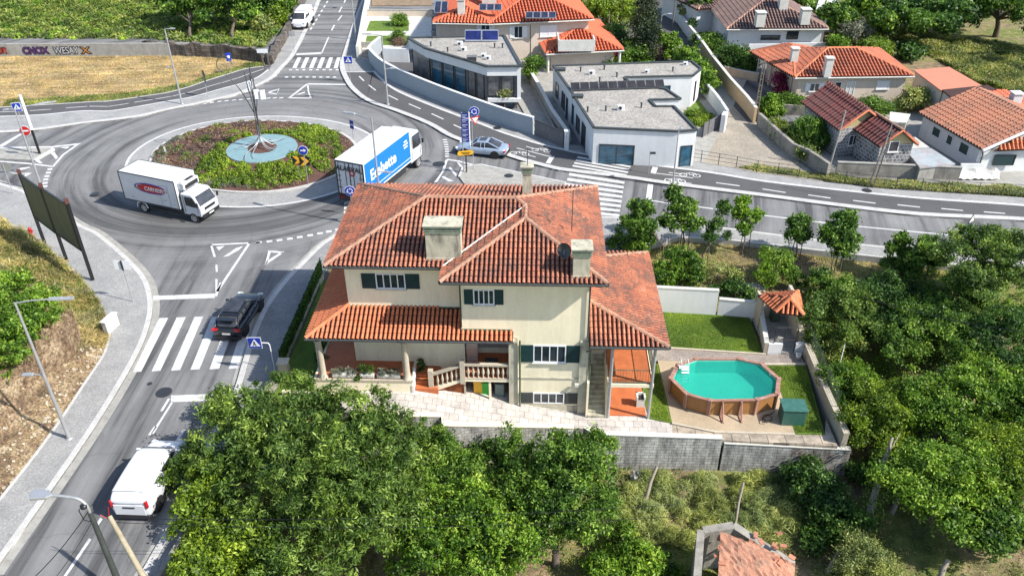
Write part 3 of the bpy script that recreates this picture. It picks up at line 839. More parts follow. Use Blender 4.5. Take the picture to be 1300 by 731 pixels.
# centre line and stop lines of the right-hand street
for a, c in (((827, 254.5), (855, 259)), ((882, 262), (970, 273.5)), ((970, 273.5), (1049, 283)), ((1049, 283), (1096, 288)), ((1096, 288), (1211, 299)), ((1211, 299), (1330, 312))): dash(b_, a, c, 0.17, ZM)
c3 = lambda x, y: (640 + x / S1, 180 + y / S1)
q(c3(702, 205), c3(729, 208), c3(720, 284), c3(692, 280))
structure(b_.build('road_line', M_['marking']))
b_ = MB()
for i in range(6):
    x0 = (170, 255, 342, 425, 512, 597)[i]; x1 = (225, 308, 390, 470, 552, 632)[i]
    q(c8(x1, 270), c8(x1 + 40, 270), c8(x0 + 44, 380), c8(x0, 380))
structure(b_.build('crosswalk', M_['marking']))
b_ = MB()
TL, TR, BL, BR = (723, 219.5), (793, 230.5), (706, 268), (786, 275.5)
for i in range(8):
    t0, t1 = i / 7.6, i / 7.6 + 0.068
    f = lambda a, c, t: (a[0] + (c[0] - a[0]) * t, a[1] + (c[1] - a[1]) * t)
    q(f(TL, BL, t0), f(TR, BR, t0), f(TR, BR, t1), f(TL, BL, t1))
structure(b_.build('crosswalk', M_['marking']))
b_ = MB()
ZM2 = 0.137
TL, TR, BL, BR = (733.5, 198.5), (801, 211), (726.5, 211.5), (795, 223.5)
for i in range(4):
    t0, t1 = i / 3.55, i / 3.55 + 0.15
    b_.sheet([(p.x, p.y, ZM2) for p in WP((f(TL, BL, t0), f(TR, BR, t0), f(TR, BR, t1), f(TL, BL, t1)), ZM2)])
for pts in ((c3(225, 70), c3(248, 72), c3(225, 108), c3(203, 103)), (c3(725, 122), c3(752, 125), c3(740, 157), c3(715, 152))):
    b_.sheet([(p.x, p.y, ZM2) for p in WP(pts, ZM2)])
structure(b_.build('crosswalk', M_['marking']))

# manhole and drain covers set in the road
def drain(px, py, r, z=0.012):
    c = W(px, py); b = MB().lathe([(0, 0.004), (r * .8, 0.004), (r, 0.0)], (c.x, c.y, z), 20)
    return structure(b.build('manhole_cover', M_['dark']))
for a in ((208, 498, .45, .012), (121, 248, .35, .13), (190, 487, .15, .012), (560, 210, .01, .012), (646, 225, .4, .14), (631, 164.5, .4, .15), (1100, 244, .4, .15), (419, 82, .01, .012), (425, 10, .35, .012), (557, 208.5, .55, .012)): drain(*a)

# lane between the villas (top right) and its asphalt
raised('lane', WP([(905, 214), (884, 203), (896, 188), (912, 165), (905, 155), (899, 118), (875, 92), (842, 50), (810, 0), (800, -20), (822, -20), (848, 8), (862, 40), (888, 75), (905, 92), (962, 160), (1000, 195), (1050, 236), (1000, 229)]), 0.10, G_['lane'], -0.2)
raised('lane', WP([(793, -30), (842, -30), (848, 8), (862, 40), (905, 92), (958, 158), (950, 158), (930, 135), (899, 100), (842, 40), (815, 5)]), 0.104, G_['dark_asphalt'], -0.2)
# straw field and meadow
straw = WP([(-80, 139), (0, 138), (52, 135), (117, 131), (140, 130), (185, 123.5), (214, 119), (240, 112), (260, 105), (286, 97), (312, 89), (335, 84), (338, 76), (300, 73), (200, 70), (186, 66), (0, 66), (-80, 66)])
raised('straw_field', straw, 0.05, G_['straw'], -0.2)

# yard of the house
pz = lambda p: max(-1.1, min(0.53, -0.46 - 0.175 * (p[0] + 0.05)))
yard_px_edge = [(500, 525, .53), (528, 527, .5), (562, 528, .26), (562, 539, .22), (640, 541, -.45), (728, 542, -1.1)]
edge = [W(a, b, c) for a, b, c in yard_px_edge]
front = [(p.x, p.y) for p in edge]
ramp_poly = [(-9.2, 33.6)] + front + [(3.5, 36.2), (-6, 36.6), (-9.4, 36.6)]
b_ = MB()
# ramp as a fan of strips so it stays planar
xs = np.linspace(-9.3, 3.4, 26)
fy = lambda x: float(np.interp(x, [p[0] for p in [(-9.3, 33.3)] + front], [p[1] for p in [(-9.3, 33.3)] + front]))
for a, c in zip(xs[:-1], xs[1:]):
    za, zc = pz((a, 0)), pz((c, 0))
    b_.add([(a, fy(a), za), (c, fy(c), zc), (c, 37.0, zc), (a, 37.0, za)], [(0, 1, 2, 3)])
structure(b_.build('yard_paving', G_['paving']))
gp = lambda px: [(p.x, p.y) for p in WP(px, -1.1)]
raised('yard_paving', [(3.35, 33.75), (3.35, 36.5), (8.4, 36.9)] + gp([(824, 532), (853, 538)]) + [(8.6, 32.9)], -1.09, G_['paving'], -1.5)
raised('yard_paving', [(8.0, 32.95)] + gp([(824, 536), (853, 536), (907, 546), (1009, 548), (1047, 552)]) + [(17.3, 34.3), (17.25, 32.2), (8.0, 33.0)], -1.094, G_['paving2'], -1.5)
raised('pool_pad', gp([(835, 458), (976, 463), (992, 500), (1011, 551), (907, 547), (853, 536)]), -1.07, G_['pad'], -1.5)
raised('garden_path', gp([(824, 443), (850, 443), (972, 451), (1013, 447), (1023, 463), (976, 463.5), (835, 458), (824, 459)]), -1.08, G_['path'], -1.5)
raised('lawn', gp([(820, 394), (951, 403), (968, 448.5), (820, 440.5)]) , -1.06, G_['lawn'], -1.5)
raised('lawn', gp([(974, 464.5), (1023, 464.5), (1047, 552), (1010, 551.5), (992, 500)]), -1.05, G_['lawn'], -1.5)
raised('lawn', gp([(822, 462), (835, 462), (853, 537.5), (824, 532), (815, 500)]), -1.06, G_['lawn'], -1.5)
structure(MB().wall(gp([(850, 442.5), (972, 450.5)]), 0.12, -1.2, -1.0).build('edging', M_['beige']))
structure(MB().wall(gp([(968, 463.5), (1022, 463.5)]), 0.16, -1.2, -0.98).build('edging', M_['beige']))
structure(MB().wall(gp([(853, 538), (907, 549), (1009, 552)]), 0.14, -1.2, -1.0).build('edging', M_['beige']))
raised('lawn', [(-13.0, 36.6), (-11.2, 36.3), (-11.0, 46), (-12.6, 46.6)], 0.42, G_['lawn'], 0.0)
raised('lawn', [(-13.2, 33.9), (-9.3, 33.9), (-9.3, 36.4), (-13.0, 36.6)], 0.41, G_['lawn'], 0.0)
# garden of the far left neighbour
raised('lawn', WP([(470, 28), (519, 28), (519, 41), (465, 41)]), 0.14, G_['lawn'], -.1)
raised('lawn', WP([(466, 47), (520, 47), (516, 59), (463, 59)]), 0.14, G_['lawn'], -.1)
raised('garden_path', WP([(462, 22), (548, 22), (548, 64), (456, 64)]), 0.12, M_['offwhite'], -.1)
raised('dirt_plot', WP([(472, -30), (472, 8), (548, 8), (548, -30)]), 0.1, M_['dirt'], -.1)
# aprons round the modern houses and in the neighbours' yards
raised('driveway', WP([(640, 46), (700, 50), (726, 180), (716, 184), (680, 171), (640, 100)]), 0.12, M_['concrete'], -.1)
raised('driveway', WP([(484, 66), (519, 80), (560, 100), (620, 132), (676, 168), (650, 161), (600, 143), (540, 118), (490, 90)]), 0.15, G_['dark_asphalt'], -.1)
raised('terrace', WP([(690, 70), (960, 80), (890, 214), (738, 187), (700, 120)]), 0.11, M_['concrete'], -.1)
raised('lawn', WP([(870, 130), (886, 128), (903, 150), (895, 165), (876, 155)]), 0.16, G_['lawn'], -.1)
raised('yard', WP([(1060, 214), (1000, 160), (1180, 140), (1300, 170), (1330, 200), (1330, 240), (1240, 236)]), 0.04, M_['concrete'], -.1)
# big meadow right of the straw wall, far field top right (thin sheets follow the ground)
# ---------------------------------------------------------------- tiled roofs
M_['tile_old'] = tile_mat('old_clay_tiles', [(0.24, 0.08, 0.05), (0.38, 0.12, 0.062), (0.45, 0.15, 0.075), (0.50, 0.175, 0.09), (0.50, 0.24, 0.155)], (0.07, 0.058, 0.05), 0.75, 0.9)
M_['tile_new'] = tile_mat('orange_clay_tiles', [(0.45, 0.12, 0.05), (0.54, 0.16, 0.062), (0.60, 0.20, 0.085), (0.44, 0.12, 0.055)], (0.2, 0.09, 0.06), 0.3, 0.6)
M_['tile_mid'] = tile_mat('red_orange_tiles', [(0.36, 0.095, 0.045), (0.46, 0.13, 0.06), (0.52, 0.165, 0.08)], (0.2, 0.09, 0.06), 0.5, 0.6)
M_['tile_bright'] = tile_mat('bright_orange_tiles', [(0.50, 0.105, 0.045), (0.57, 0.13, 0.055), (0.54, 0.115, 0.05)], (0.35, 0.12, 0.07), 0.2, 0.3)
M_['tile_brown'] = tile_mat('brown_tiles', [(0.16, 0.10, 0.085), (0.22, 0.14, 0.115), (0.27, 0.17, 0.14)], (0.09, 0.07, 0.065), 0.5, 0.5)
M_['tile_red'] = tile_mat('dark_red_tiles', [(0.16, 0.045, 0.04), (0.22, 0.06, 0.05), (0.28, 0.09, 0.07)], (0.12, 0.08, 0.075), 0.5, 0.5)
M_['tile_rust'] = tile_mat('rusty_brown_tiles', [(0.36, 0.135, 0.075), (0.48, 0.20, 0.11), (0.40, 0.15, 0.08), (0.28, 0.11, 0.075)], (0.12, 0.075, 0.06), 0.6, 0.35)
M_['tile_under'] = mat('tile_channels', (0.05, 0.018, 0.013), 0.9, 0.3, 3)
M_['ridge'] = mat('ridge_mortar', (0.42, 0.23, 0.15), 0.85, 0.25, 2.5, 0.2, stain=(0.12, 0.09, 0.075), stain_amt=0.7)

def set_rnd(o, vals):
    a = o.data.attributes.new('rnd', 'FLOAT', 'FACE')
    a.data.foreach_set('value', np.asarray(vals, np.float32))

def tiled_roof(name, faces, tmat, parent=None, pitch=0.235, course=0.38, r=0.084, ridges=(), loc=None, rz=0.0, under=None, thick=0.12, ridge_mat=None, seg=4):
    """faces: list of planar 3-D polygons (any winding) whose lowest edge is the eave. One mesh: barrels over a closed slab."""
    b = MB(); rv = []
    for poly in faces:
        P = [Vector(p) for p in poly]
        nrm = Vector((0, 0, 0))
        for i in range(len(P)):
            nrm += P[i].cross(P[(i + 1) % len(P)])
        nrm.normalize()
        if nrm.z < 0: nrm = -nrm; P.reverse()
        down = Vector((0, 0, -1)); down = down - nrm * down.dot(nrm); down.normalize()
        ac = nrm.cross(down).normalized()
        # slab
        k = len(P)
        b.add(P + [p - Vector((0, 0, thick)) for p in P], [tuple(range(k)), tuple(range(2 * k - 1, k - 1, -1))] + [(k + i, k + (i + 1) % k, (i + 1) % k, i) for i in range(k)], 1)
        rv += [0.5] * (k + 2)
        o = P[0]
        uv = [((p - o).dot(ac), (p - o).dot(down)) for p in P]
        u0, u1 = min(a for a, _ in uv), max(a for a, _ in uv); v0, v1 = min(c for _, c in uv), max(c for _, c in uv)
        nu, nv = max(1, int((u1 - u0) / pitch)), int((v1 - v0) / course) + 1
        pu = (u1 - u0) / nu
        cells = []
        for i in range(nu):
            for j in range(nv + 1):
                cells.append((u0 + (i + .5) * pu, v1 - (j + .5) * course))
        ok = inside(np.array(cells), uv)
        jit = rs.rand(len(cells))
        for (u, v), k_, j_ in zip(cells, ok, jit):
            if not k_: continue
            c = o + ac * (u + (j_ - .5) * 0.012) + down * v
            vs = []
            for e, rr, lift in ((0.56, r, 0.035), (-0.56, r * 0.84, 0.008)):
                q = c + down * (e * course)
                for s in range(seg + 1):
                    a = PI * s / seg
                    vs.append(q + ac * (math.cos(a) * rr) + nrm * (math.sin(a) * rr * 1.25 + lift))
            m_ = seg + 1
            b.add(vs, [(s, s + 1, m_ + s + 1, m_ + s) for s in range(seg)], 0, True)
            b.add(vs[:m_], [tuple(range(m_))], 1)
            rv += [j_ * .7 - .75] + [j_ + .1] * (seg - 2) + [j_ * .7 - .75] + [0.5]  # outer segments darker: shade between the barrel rows put into the tile tone
    for p0, p1 in ridges:
        p0, p1 = Vector(p0), Vector(p1)
        L = (p1 - p0).length; k = max(1, int(L / 0.4)); d = (p1 - p0) / L
        a = d.cross(Vector((0, 0, 1))).normalized(); nn = a.cross(d)
        for i in range(k):
            j_ = rs.rand(); vs = []
            for e, rr in ((i * L / k, 0.12), ((i + 1.12) * L / k, 0.14)):
                q = p0 + d * e + nn * 0.03
                vs += [q + a * math.cos(PI * s / 4) * rr + nn * math.sin(PI * s / 4) * rr for s in range(5)]
            b.add(vs, [(s, s + 1, 6 + s, 5 + s) for s in range(4)], 2, True)
            rv += [j_] * 4
    o = b.build(name, [tmat, M_['tile_under'], ridge_mat or M_['ridge']], parent, loc, rz)
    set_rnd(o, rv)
    return o

# ---------------------------------------------------------------- windows, doors
def window(parent, c, u, w_, h_, panes=4, frame=None, glass=None, proud=0.06, shutters=0.0, shmat=None, sill=True, name='window'):
    """window in a vertical wall. c: centre of opening on the wall face, u: unit vector along the wall, outside = u rotated -90 deg"""
    frame = frame or M_['white_paint']; glass = glass or M_['glass']; shmat = shmat or M_['shutter']
    c = Vector(c); u = Vector((u[0], u[1], 0)).normalized(); n_ = Vector((u.y, -u.x, 0))
    ang = math.atan2(u.y, u.x)
    b = MB()
    t = 0.06
    for dx in (-w_ / 2, w_ / 2): b.box(c + u * dx + n_ * proud / 2, (t, proud, h_ + t), ang)
    for dz in (-h_ / 2, h_ / 2): b.box(c + Vector((0, 0, dz)) + n_ * (proud / 2 + .001), (w_ - t, proud - .004, t), ang)
    for i in range(1, panes): b.box(c + u * (-w_ / 2 + w_ * i / panes) + n_ * (proud / 2 - .004), (0.055, proud - .012, h_ - t), ang)
    f = b.build(name, frame, parent)
    g = MB().box(c + n_ * 0.012, (w_ - 0.05, 0.02, h_ - 0.05), ang).build('pane', glass, f)
    if sill:
        MB().box(c + Vector((0, 0, -h_ / 2 - 0.06)) + n_ * 0.06, (w_ + 0.2, 0.14, 0.05), ang).build('sill', M_['offwhite'] if frame is M_['white_paint'] else frame, f)
    if shutters:
        for s in (-1, 1):
            b = MB()
            cc = c + u * s * (w_ / 2 + shutters / 2 + 0.04) + n_ * 0.03
            b.box(cc, (shutters, 0.045, h_ + 0.04), ang)
            for k in range(int(h_ / 0.09)):
                b.box(cc + Vector((0, 0, -h_ / 2 + 0.06 + k * 0.09)) + n_ * 0.028, (shutters - 0.12, 0.016, 0.05), ang)
            b.build('shutter', shmat, parent)
    return f

def panel(parent, name, m, c, u, w_, h_, th=0.04, proud=0.02):
    c = Vector(c); u = Vector((u[0], u[1], 0)).normalized(); n_ = Vector((u.y, -u.x, 0))
    return MB().box(c + n_ * (proud + th / 2 - 0.02), (w_, th, h_), math.atan2(u.y, u.x)).build(name, m, parent)

# ---------------------------------------------------------------- the main house (local frame: front right corner of the wing is the origin)
HR = rad(-2.2)
house = thing('house', 'large cream house with an old red tiled hip roof and dark green shutters', 'house', (4.0, 35.0, 0), HR)
b = MB()
# left block above the porch, recessed wall
b.boxb(-12.85, -6.7, 1.35, 9.1, 0.2, 7.98)
b.boxb(-6.7, 0.0, 0.0, 9.1, 4.3, 7.98)
b.boxb(-4.1, 0.0, 0.0, 9.1, -1.5, 4.31)
b.boxb(-6.7, -4.09, 2.2, 9.09, -0.6, 4.31)
b.boxb(0.0, 3.5, 4.6, 8.4, -1.5, 3.92)
wall = b.build('wall', M_['cream'], house, bevel=0.01)
b = MB()
b.boxb(-6.7, -6.62, -0.03, 0.0, 4.5, 7.95)
b.boxb(-4.2, -3.72, -0.13, 0.25, -1.4, 4.1)                      # left pilaster
b.boxb(-0.42, 0.04, -0.13, 0.3, -1.4, 3.9)                       # right pilaster
b.boxb(-3.72, -0.42, -0.045, 0.0, 1.28, 1.38)                   # floor band
b.boxb(-3.72, -0.42, -0.035, 0.0, -1.5, -0.62)
b.build('pilaster', M_['cream_dirty'], house)
MB().boxb(-12.9, -6.7, 1.28, 1.36, 4.86, 5.0).boxb(-6.68, -4.0, -0.04, 0.01, 4.40, 4.55).build('flashing', M_['green_trim'], house)
# roof
ze, k_ = 8.0, 1.0 / 3.0
A, E_, D_, C_, B_, I_ = (-13.62, .45), (-13.62, 9.9), (.75, 9.9), (.75, -.92), (-7.55, -.92), (-7.55, .45)
R1, R2, V_, Wp = (-8.9, 5.175), (-3.975, 5.175), (-3.4, 4.6), (-3.4, 3.23)
zr, zw = ze + 4.725 * k_, ze + 4.15 * k_
e3 = lambda p, z=ze: (p[0], p[1], z)
fA, fE, fD, fC, fB, fI = map(e3, (A, E_, D_, C_, B_, I_))
r1, r2, v3, w3 = e3(R1, zr), e3(R2, zr), e3(V_, zw), e3(Wp, zw)
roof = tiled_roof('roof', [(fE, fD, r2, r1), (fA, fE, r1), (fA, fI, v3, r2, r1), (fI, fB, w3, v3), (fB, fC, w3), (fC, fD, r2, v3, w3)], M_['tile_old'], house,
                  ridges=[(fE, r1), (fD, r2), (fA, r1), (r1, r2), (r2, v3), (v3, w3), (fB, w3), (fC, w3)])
b = MB()     # valley flashing, gutters
va, vb = Vector(fI) + Vector((0, 0, .05)), Vector(v3) + Vector((0, 0, .05))
b.tube([va + Vector((.02, -.02, .07)), vb + Vector((.02, -.02, .07))], 0.05, 6)
b.build('valley_flashing', M_['offwhite'], roof)
b = MB()
gl = [e3(p, ze - .06) for p in (A, E_, D_, C_, B_, I_)]
for p, q in zip(gl, gl[1:] + gl[:1]): b.tube([p, q], 0.075, 6)
b.tube([(.0, -.12, 7.9), (-.05, -.1, 7.6), (-.05, -.1, 4.2)], 0.045, 6)
b.tube([(-6.66, -.05, 7.9), (-6.66, -.05, 4.7)], 0.04, 6)
b.build('gutter', M_['gutter'], house)
MB().tube([(-3.6, -.25, 4.0), (-3.6, -.2, 3.7), (-3.6, -.2, -.7)], 0.05, 6).build('downpipe', M_['green_trim'], house)
MB().tube([(.2, -.15, 3.9), (.15, -.15, 3.6), (.15, -.15, -1.1)], 0.045, 6).build('downpipe', M_['green_trim'], house)
# soffit
MB().prism([A, I_, B_, C_, D_, E_], ze - .14, ze - .121).build('soffit', M_['cream'], house)
# annex roof and porch roof
aF, aB, aT, aT2 = (4.15, -.64, 4.0), (4.0, 8.98, 4.0), (0.02, 2.0, 5.1), (0.02, 6.4, 5.1)
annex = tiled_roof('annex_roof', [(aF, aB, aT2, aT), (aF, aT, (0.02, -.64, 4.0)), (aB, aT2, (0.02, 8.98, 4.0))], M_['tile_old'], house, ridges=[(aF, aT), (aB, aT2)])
MB().tube([(0.05, -.68, 3.95), (4.18, -.68, 3.95)], 0.07, 6).tube([(4.2, -.66, 3.95), (4.05, 9.0, 3.95)], 0.06, 6).tube([(0.1, -.7, 3.9), (.1, -.5, 3.6), (-.1, -.3, 3.4)], 0.04, 6).build('gutter', M_['gutter'], annex)
s_ = 0.4
pA, pB, pT, pW = (-14.85, -.6, 4.2), (-3.95, -.6, 4.2), (-12.86, 1.39, 4.996), (-14.85, 7.5, 4.2)
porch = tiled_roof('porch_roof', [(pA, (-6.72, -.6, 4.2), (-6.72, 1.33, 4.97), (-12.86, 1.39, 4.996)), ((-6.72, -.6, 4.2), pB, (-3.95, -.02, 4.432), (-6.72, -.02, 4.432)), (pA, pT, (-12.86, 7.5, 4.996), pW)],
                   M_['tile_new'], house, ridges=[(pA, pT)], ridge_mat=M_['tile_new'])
MB().tube([(-14.9, -.64, 4.14), (-3.9, -.64, 4.14)], 0.065, 6).tube([(-14.9, -.62, 4.14), (-14.9, 7.5, 4.14)], 0.065, 6).build('gutter', M_['gutter'], porch)
MB().boxb(-14.5, -3.9, -.35, -.15, 3.85, 4.06).boxb(-14.5, -14.3, -.15, 7.3, 3.85, 4.06).build('beam', M_['cream'], porch)
# porch platform, floors
MB().boxb(-14.9, -9.45, -.42, 1.35, -.1, 1.22).boxb(-14.9, -12.85, 1.35, 7.0, -.1, 1.22).build('porch_base', M_['cream'], house)
MB().boxb(-14.75, -9.6, -.3, 1.36, 1.22, 1.26).boxb(-14.75, -12.8, 1.36, 6.9, 1.22, 1.26).build('porch_floor', M_['terracotta'], house)
MB().boxb(-6.6, -4.1, 0.0, 2.25, 1.2, 1.3).build('veranda_floor', M_['terracotta'], house)
MB().boxb(-14.95, -9.4, -.46, -.34, 1.22, 1.34).build('coping', M_['beige'], house)
# entrance steps
b = MB()
for i in range(3): b.boxb(-9.42, -8.1 - .0, -.25 + i * .42, 1.35, .0, .62 + i * .17)
b.build('entrance_steps', M_['terracotta'], house)
b = MB()
for i in range(5): b.boxb(-8.1 + i * .3, -6.6, 0.15, 1.34, .0, .78 + i * .115)
b.build('side_steps', M_['terracotta'], house)
MB().prism([(-9.5, -.46), (-9.38, -.46), (-9.38, .5), (-9.5, .5)], 0, lambda x, y: 1.5 if y > 0 else 1.0).build('parapet', M_['white'], house)
# porch columns
def column(x, y, z0, z1, r, name='column'):
    return MB().lathe([(r * 1.5, 0), (r * 1.5, .12), (r * 1.15, .2), (r * 1.12, .5), (r, (z1 - z0) - .2), (r * 1.3, (z1 - z0) - .1), (r * 1.3, z1 - z0)], (x, y, z0), 16).build(name, M_['beige'], house)
column(-14.35, -.22, 1.26, 3.88, .17); column(-9.75, -.22, 1.26, 3.88, .17)
# veranda slab, balustrade
MB().prism([(-6.65, -.08), (-4.1, -.08), (-4.1, .1), (-6.65, .1)], 1.05, 1.2).prism([(-8.45, -.06), (-6.65, -.06), (-6.65, .1), (-8.45, .1)], lambda x, y: .25 + (x + 8.45) * .45, lambda x, y: .55 + (x + 8.45) * .36).build('veranda_edge', M_['cream'], house)
bal = MB().boxb(-6.6, -4.15, -.1, .1, 2.12, 2.24).boxb(-6.6, -4.15, -.09, .09, 1.2, 1.28).prism([(-8.35, -.1), (-6.7, -.1), (-6.7, .1), (-8.35, .1)], lambda x, y: 1.42 + (x + 8.35) * .40, lambda x, y: 1.54 + (x + 8.35) * .40).build('balustrade', M_['beige'], house)
MB().boxb(-6.86, -6.6, -.13, .13, .9, 2.45).boxb(-8.62, -8.36, -.13, .13, .3, 1.75).build('newel_post', M_['beige'], house)
prof = [(.045, 0), (.055, .06), (.03, .14), (.085, .36), (.05, .6), (.035, .74), (.05, .84)]
for i in range(9): MB().lathe(prof, (-6.42 + i * .27, 0, 1.28), 10).build('baluster', M_['beige'], bal)
for i in range(6): MB().lathe([(a, z * .96) for a, z in prof], (-8.12 + i * .26, 0, .64 + i * .104), 10).build('baluster', M_['beige'], bal)
# storage recess under the veranda
MB().boxb(-6.6, -4.15, 2.1, 2.18, -.9, 1.05).boxb(-6.7, -6.6, .1, 2.2, -.6, 1.05).build('store_wall', M_['beige'], house)
MB().boxb(-5.32, -5.2, -.02, .1, -.6, 1.06).build('store_post', M_['cream'], house)
# windows
U = (1, 0)
window(house, (-5.45 + .0, 0, 6.58), U, 1.02, .86, 4, shutters=.46)
window(house, (-10.45, 1.35, 6.6), U, 1.5, .88, 4, shutters=.74)
window(house, (-2.02, 0, 3.0), U, 1.68, 1.08, 4, shutters=.74)
window(house, (-2.02, 0, -0.08), U, 1.66, .7, 4, shutters=.74, shmat=M_['gutter'], sill=False)
window(house, (-9.4, 1.35, 3.2), U, 1.9, 1.0, 4, shutters=.7)
for o in [c for c in house.children if c.name.startswith('window')][-5:]: pass
MB().boxb(-6.4, -4.25, 2.1, 2.15, 1.75, 3.6).build('veranda_glazing', M_['alu'], house)
MB().boxb(-6.62, -6.0, 1.4, 1.95, 1.3, 3.4).build('veranda_cupboard', M_['alu'], house)
MB().boxb(-5.6, -4.9, 1.0, 1.5, 1.31, 1.5).build('door_mat', M_['dark'], house)
# annex posts, terrace, balcony, stair
MB().tube([(1.28, -.38, -1.1), (1.28, -.38, 3.9)], .085, 12).build('post', M_['steel'], house)
MB().tube([(3.5, -.38, -1.1), (3.5, -.38, 3.9)], .085, 12).build('post', M_['steel'], house)
MB().boxb(1.15, 3.62, -.42, 4.6, 1.1, 1.32).build('balcony_slab', M_['cream'], house)
MB().boxb(1.22, 3.55, -.3, 4.6, 1.32, 1.34).build('balcony_floor', M_['terracotta'], house)
b = MB()
for z in (1.42, 2.25): b.tube([(1.2, -.36, z), (3.6, -.36, z)], .025, 6).tube([(3.6, -.36, z), (3.58, 4.5, z)], .025, 6)
for i in range(17): b.tube([(1.2 + i * .15, -.36, 1.42), (1.2 + i * .15, -.36, 2.25)], .009, 4)
for i in range(30): b.tube([(3.6, -.36 + i * .16, 1.42), (3.6, -.36 + i * .16, 2.25)], .009, 4)
b.build('balcony_rail', M_['green_trim'], house)
MB().boxb(1.35, 3.4, -.25, 4.6, -1.2, -1.03).build('patio_floor', M_['terracotta'], house)
b = MB()
for i in range(14): b.boxb(.16, 1.12, -.45 + i * .22, 3.0, -1.3 if i < 2 else -1.1 + (i - 2) * .17, -1.1 + (i + 1) * .175)
b.build('staircase', M_['cream_dirty'], house)
MB().boxb(1.12, 1.2, -.4, 2.8, -1.1, 1.1).boxb(.04, .15, -.4, 3, -1.1, 1.35).build('stair_wall', M_['cream'], house)
b = MB()
for i in range(7): b.tube([(1.17, -.35 + i * .45, -.9 + i * .36), (1.17, -.35 + i * .45, -.0 + i * .36)], .012, 5)
b.tube([(1.17, -.35, 0), (1.17, 2.4, 2.2)], .022, 6).build('stair_rail', M_['dark'], house)
# wall lamp, tiny vent
MB().boxb(-.62, -.42, -.3, -.13, .95, 1.12).build('wall_lamp', M_['offwhite'], house)

# chimneys: parts of the house
def chimney(x0, x1, y0, y1, z0, z1, cap=.55):
    w_ = min(.12, (x1 - x0) * .1)
    c = MB().boxb(x0, x1, y0, y1, z0, z1).boxb(x0 - .03, x1 + .03, y0 - .03, y1 + .03, z0, z0 + .22).build('chimney', M_['cream_dirty'], house)
    b = MB()
    for i in range(3): b.boxb(x0 - .06, x1 + .06, y0 - .06, y1 + .06, z1 + .02 + i * .11, z1 + .08 + i * .11)
    b.boxb(x0 + .06, x1 - .06, y0 + .06, y1 - .06, z1, z1 + .35).boxb(x0 - .1, x1 + .1, y0 - .1, y1 + .1, z1 + .34, z1 + .41)
    b.build('chimney_cap', M_['cap'], c)
    MB().boxb(x0 - .115, x1 + .115, y0 - .115, y1 + .115, z1 + .412, z1 + .45).build('cap_slab', M_['cream_dirty'], c)
    return c
chimney(-8.38, -6.62, .9, 1.8, 8.1, 9.75)
chimney(-.98, -.15, -.55, .25, 8.05, 9.35)
chimney(-3.62, -3.12, 6.3, 6.75, 9.0, 10.5)
# aerial and dish stand on the roof: things of their own
def local(x, y, z):
    c, s = math.cos(HR), math.sin(HR)
    return (4.0 + x * c - y * s, 35.0 + x * s + y * c, z)
t = thing('satellite_dish', 'grey satellite dish beside the right chimney on the red roof', 'satellite dish', local(-1.4, .55, 8.6))
b = MB(); Mx = (Vector((-.45, -.85, .35)).normalized()).to_track_quat('Z', 'Y').to_matrix()
ring = lambda r, z: [Mx @ Vector((r * math.cos(k * PI / 10), r * math.sin(k * PI / 10), z)) + Vector((0, 0, .45)) for k in range(20)]
rr = [(0.001, -.09), (.15, -.075), (.3, -.03), (.38, .02), (.39, .01), (.3, -.05), (.15, -.095), (.001, -.11)]
for (r0, z0), (r1_, z1) in zip(rr[:-1], rr[1:]):
    a_, c_ = ring(r0, z0), ring(r1_, z1); b.add(a_ + c_, [(k, (k + 1) % 20, 20 + (k + 1) % 20, 20 + k) for k in range(20)], 0, True)
b.build('dish', M_['gutter'], t)
MB().tube([(0, 0, -.2), (0, 0, .4)], .025, 6).tube([(0, 0, .3), Mx @ Vector((0, 0, -.09)) + Vector((0, 0, .45))], .02, 6).build('mast', M_['steel'], t)
MB().tube([Mx @ Vector((0, -.3, 0)) + Vector((0, 0, .45)), Mx @ Vector((0, -.1, .4)) + Vector((0, 0, .45))], .012, 5).build('feed_arm', M_['dark'], t)
def aerial(label, loc, h, s=1.0):
    t = thing('tv_aerial', label, 'TV aerial', loc)
    MB().tube([(0, 0, 0), (0, 0, h)], .02, 6).build('mast', M_['dark'], t)
    b = MB().tube([(-.5 * s, 0, h - .1), (.5 * s, .1, h - .1)], .012, 5)
    for i in range(7):
        q = -.45 * s + i * .15 * s; b.tube([(q, -.18 * s, h - .1), (q, .18 * s, h - .1)], .007, 4)
    b.build('antenna', M_['dark'], t)
    return t
aerial('thin TV aerial standing on the right slope of the big red roof', local(-.95, 3.2, 8.5), 2.6)
aerial('small TV aerial on top of the narrow rear chimney', local(-3.35, 6.5, 10.9), 1.0, .8)

# bins under the veranda, brazier, wheelie bin
def bin_(label, x, m, kind, h=.8, w_=.5):
    t = thing('bin', label, 'bin', local(x, .55, pz((4 + x, 0)) + .0), HR)
    MB().prism([(-w_ / 2, -.22), (w_ / 2, -.22), (w_ / 2, .22), (-w_ / 2, .22)], 0.0, h).build('body', m, t, bevel=.03)
    MB().boxb(-w_ / 2 - .03, w_ / 2 + .03, -.26, .26, h, h + .05).build('lid', m, t, bevel=.015)
    return t
bin_('orange-yellow recycling bin under the veranda, left of the green one', -5.95, M_['yellow'], 'bin')
M_['lime'] = mat('lime_green_plastic', (0.03, 0.45, 0.04), .5, .1, 3)
g = bin_('bright green recycling bin under the veranda beside the yellow one', -5.5, M_['lime'], 'bin')
M_['bin_grey'] = mat('grey_green_plastic', (0.14, 0.2, 0.19), .5, .1, 3)
bin_('grey-green bin under the veranda beside the pillar', -4.75, M_['bin_grey'], 'bin', .85, .5)
t = thing('barbecue', 'small cream masonry barbecue on the red patio floor under the balcony', 'barbecue', local(3.15, .65, -1.03), HR)
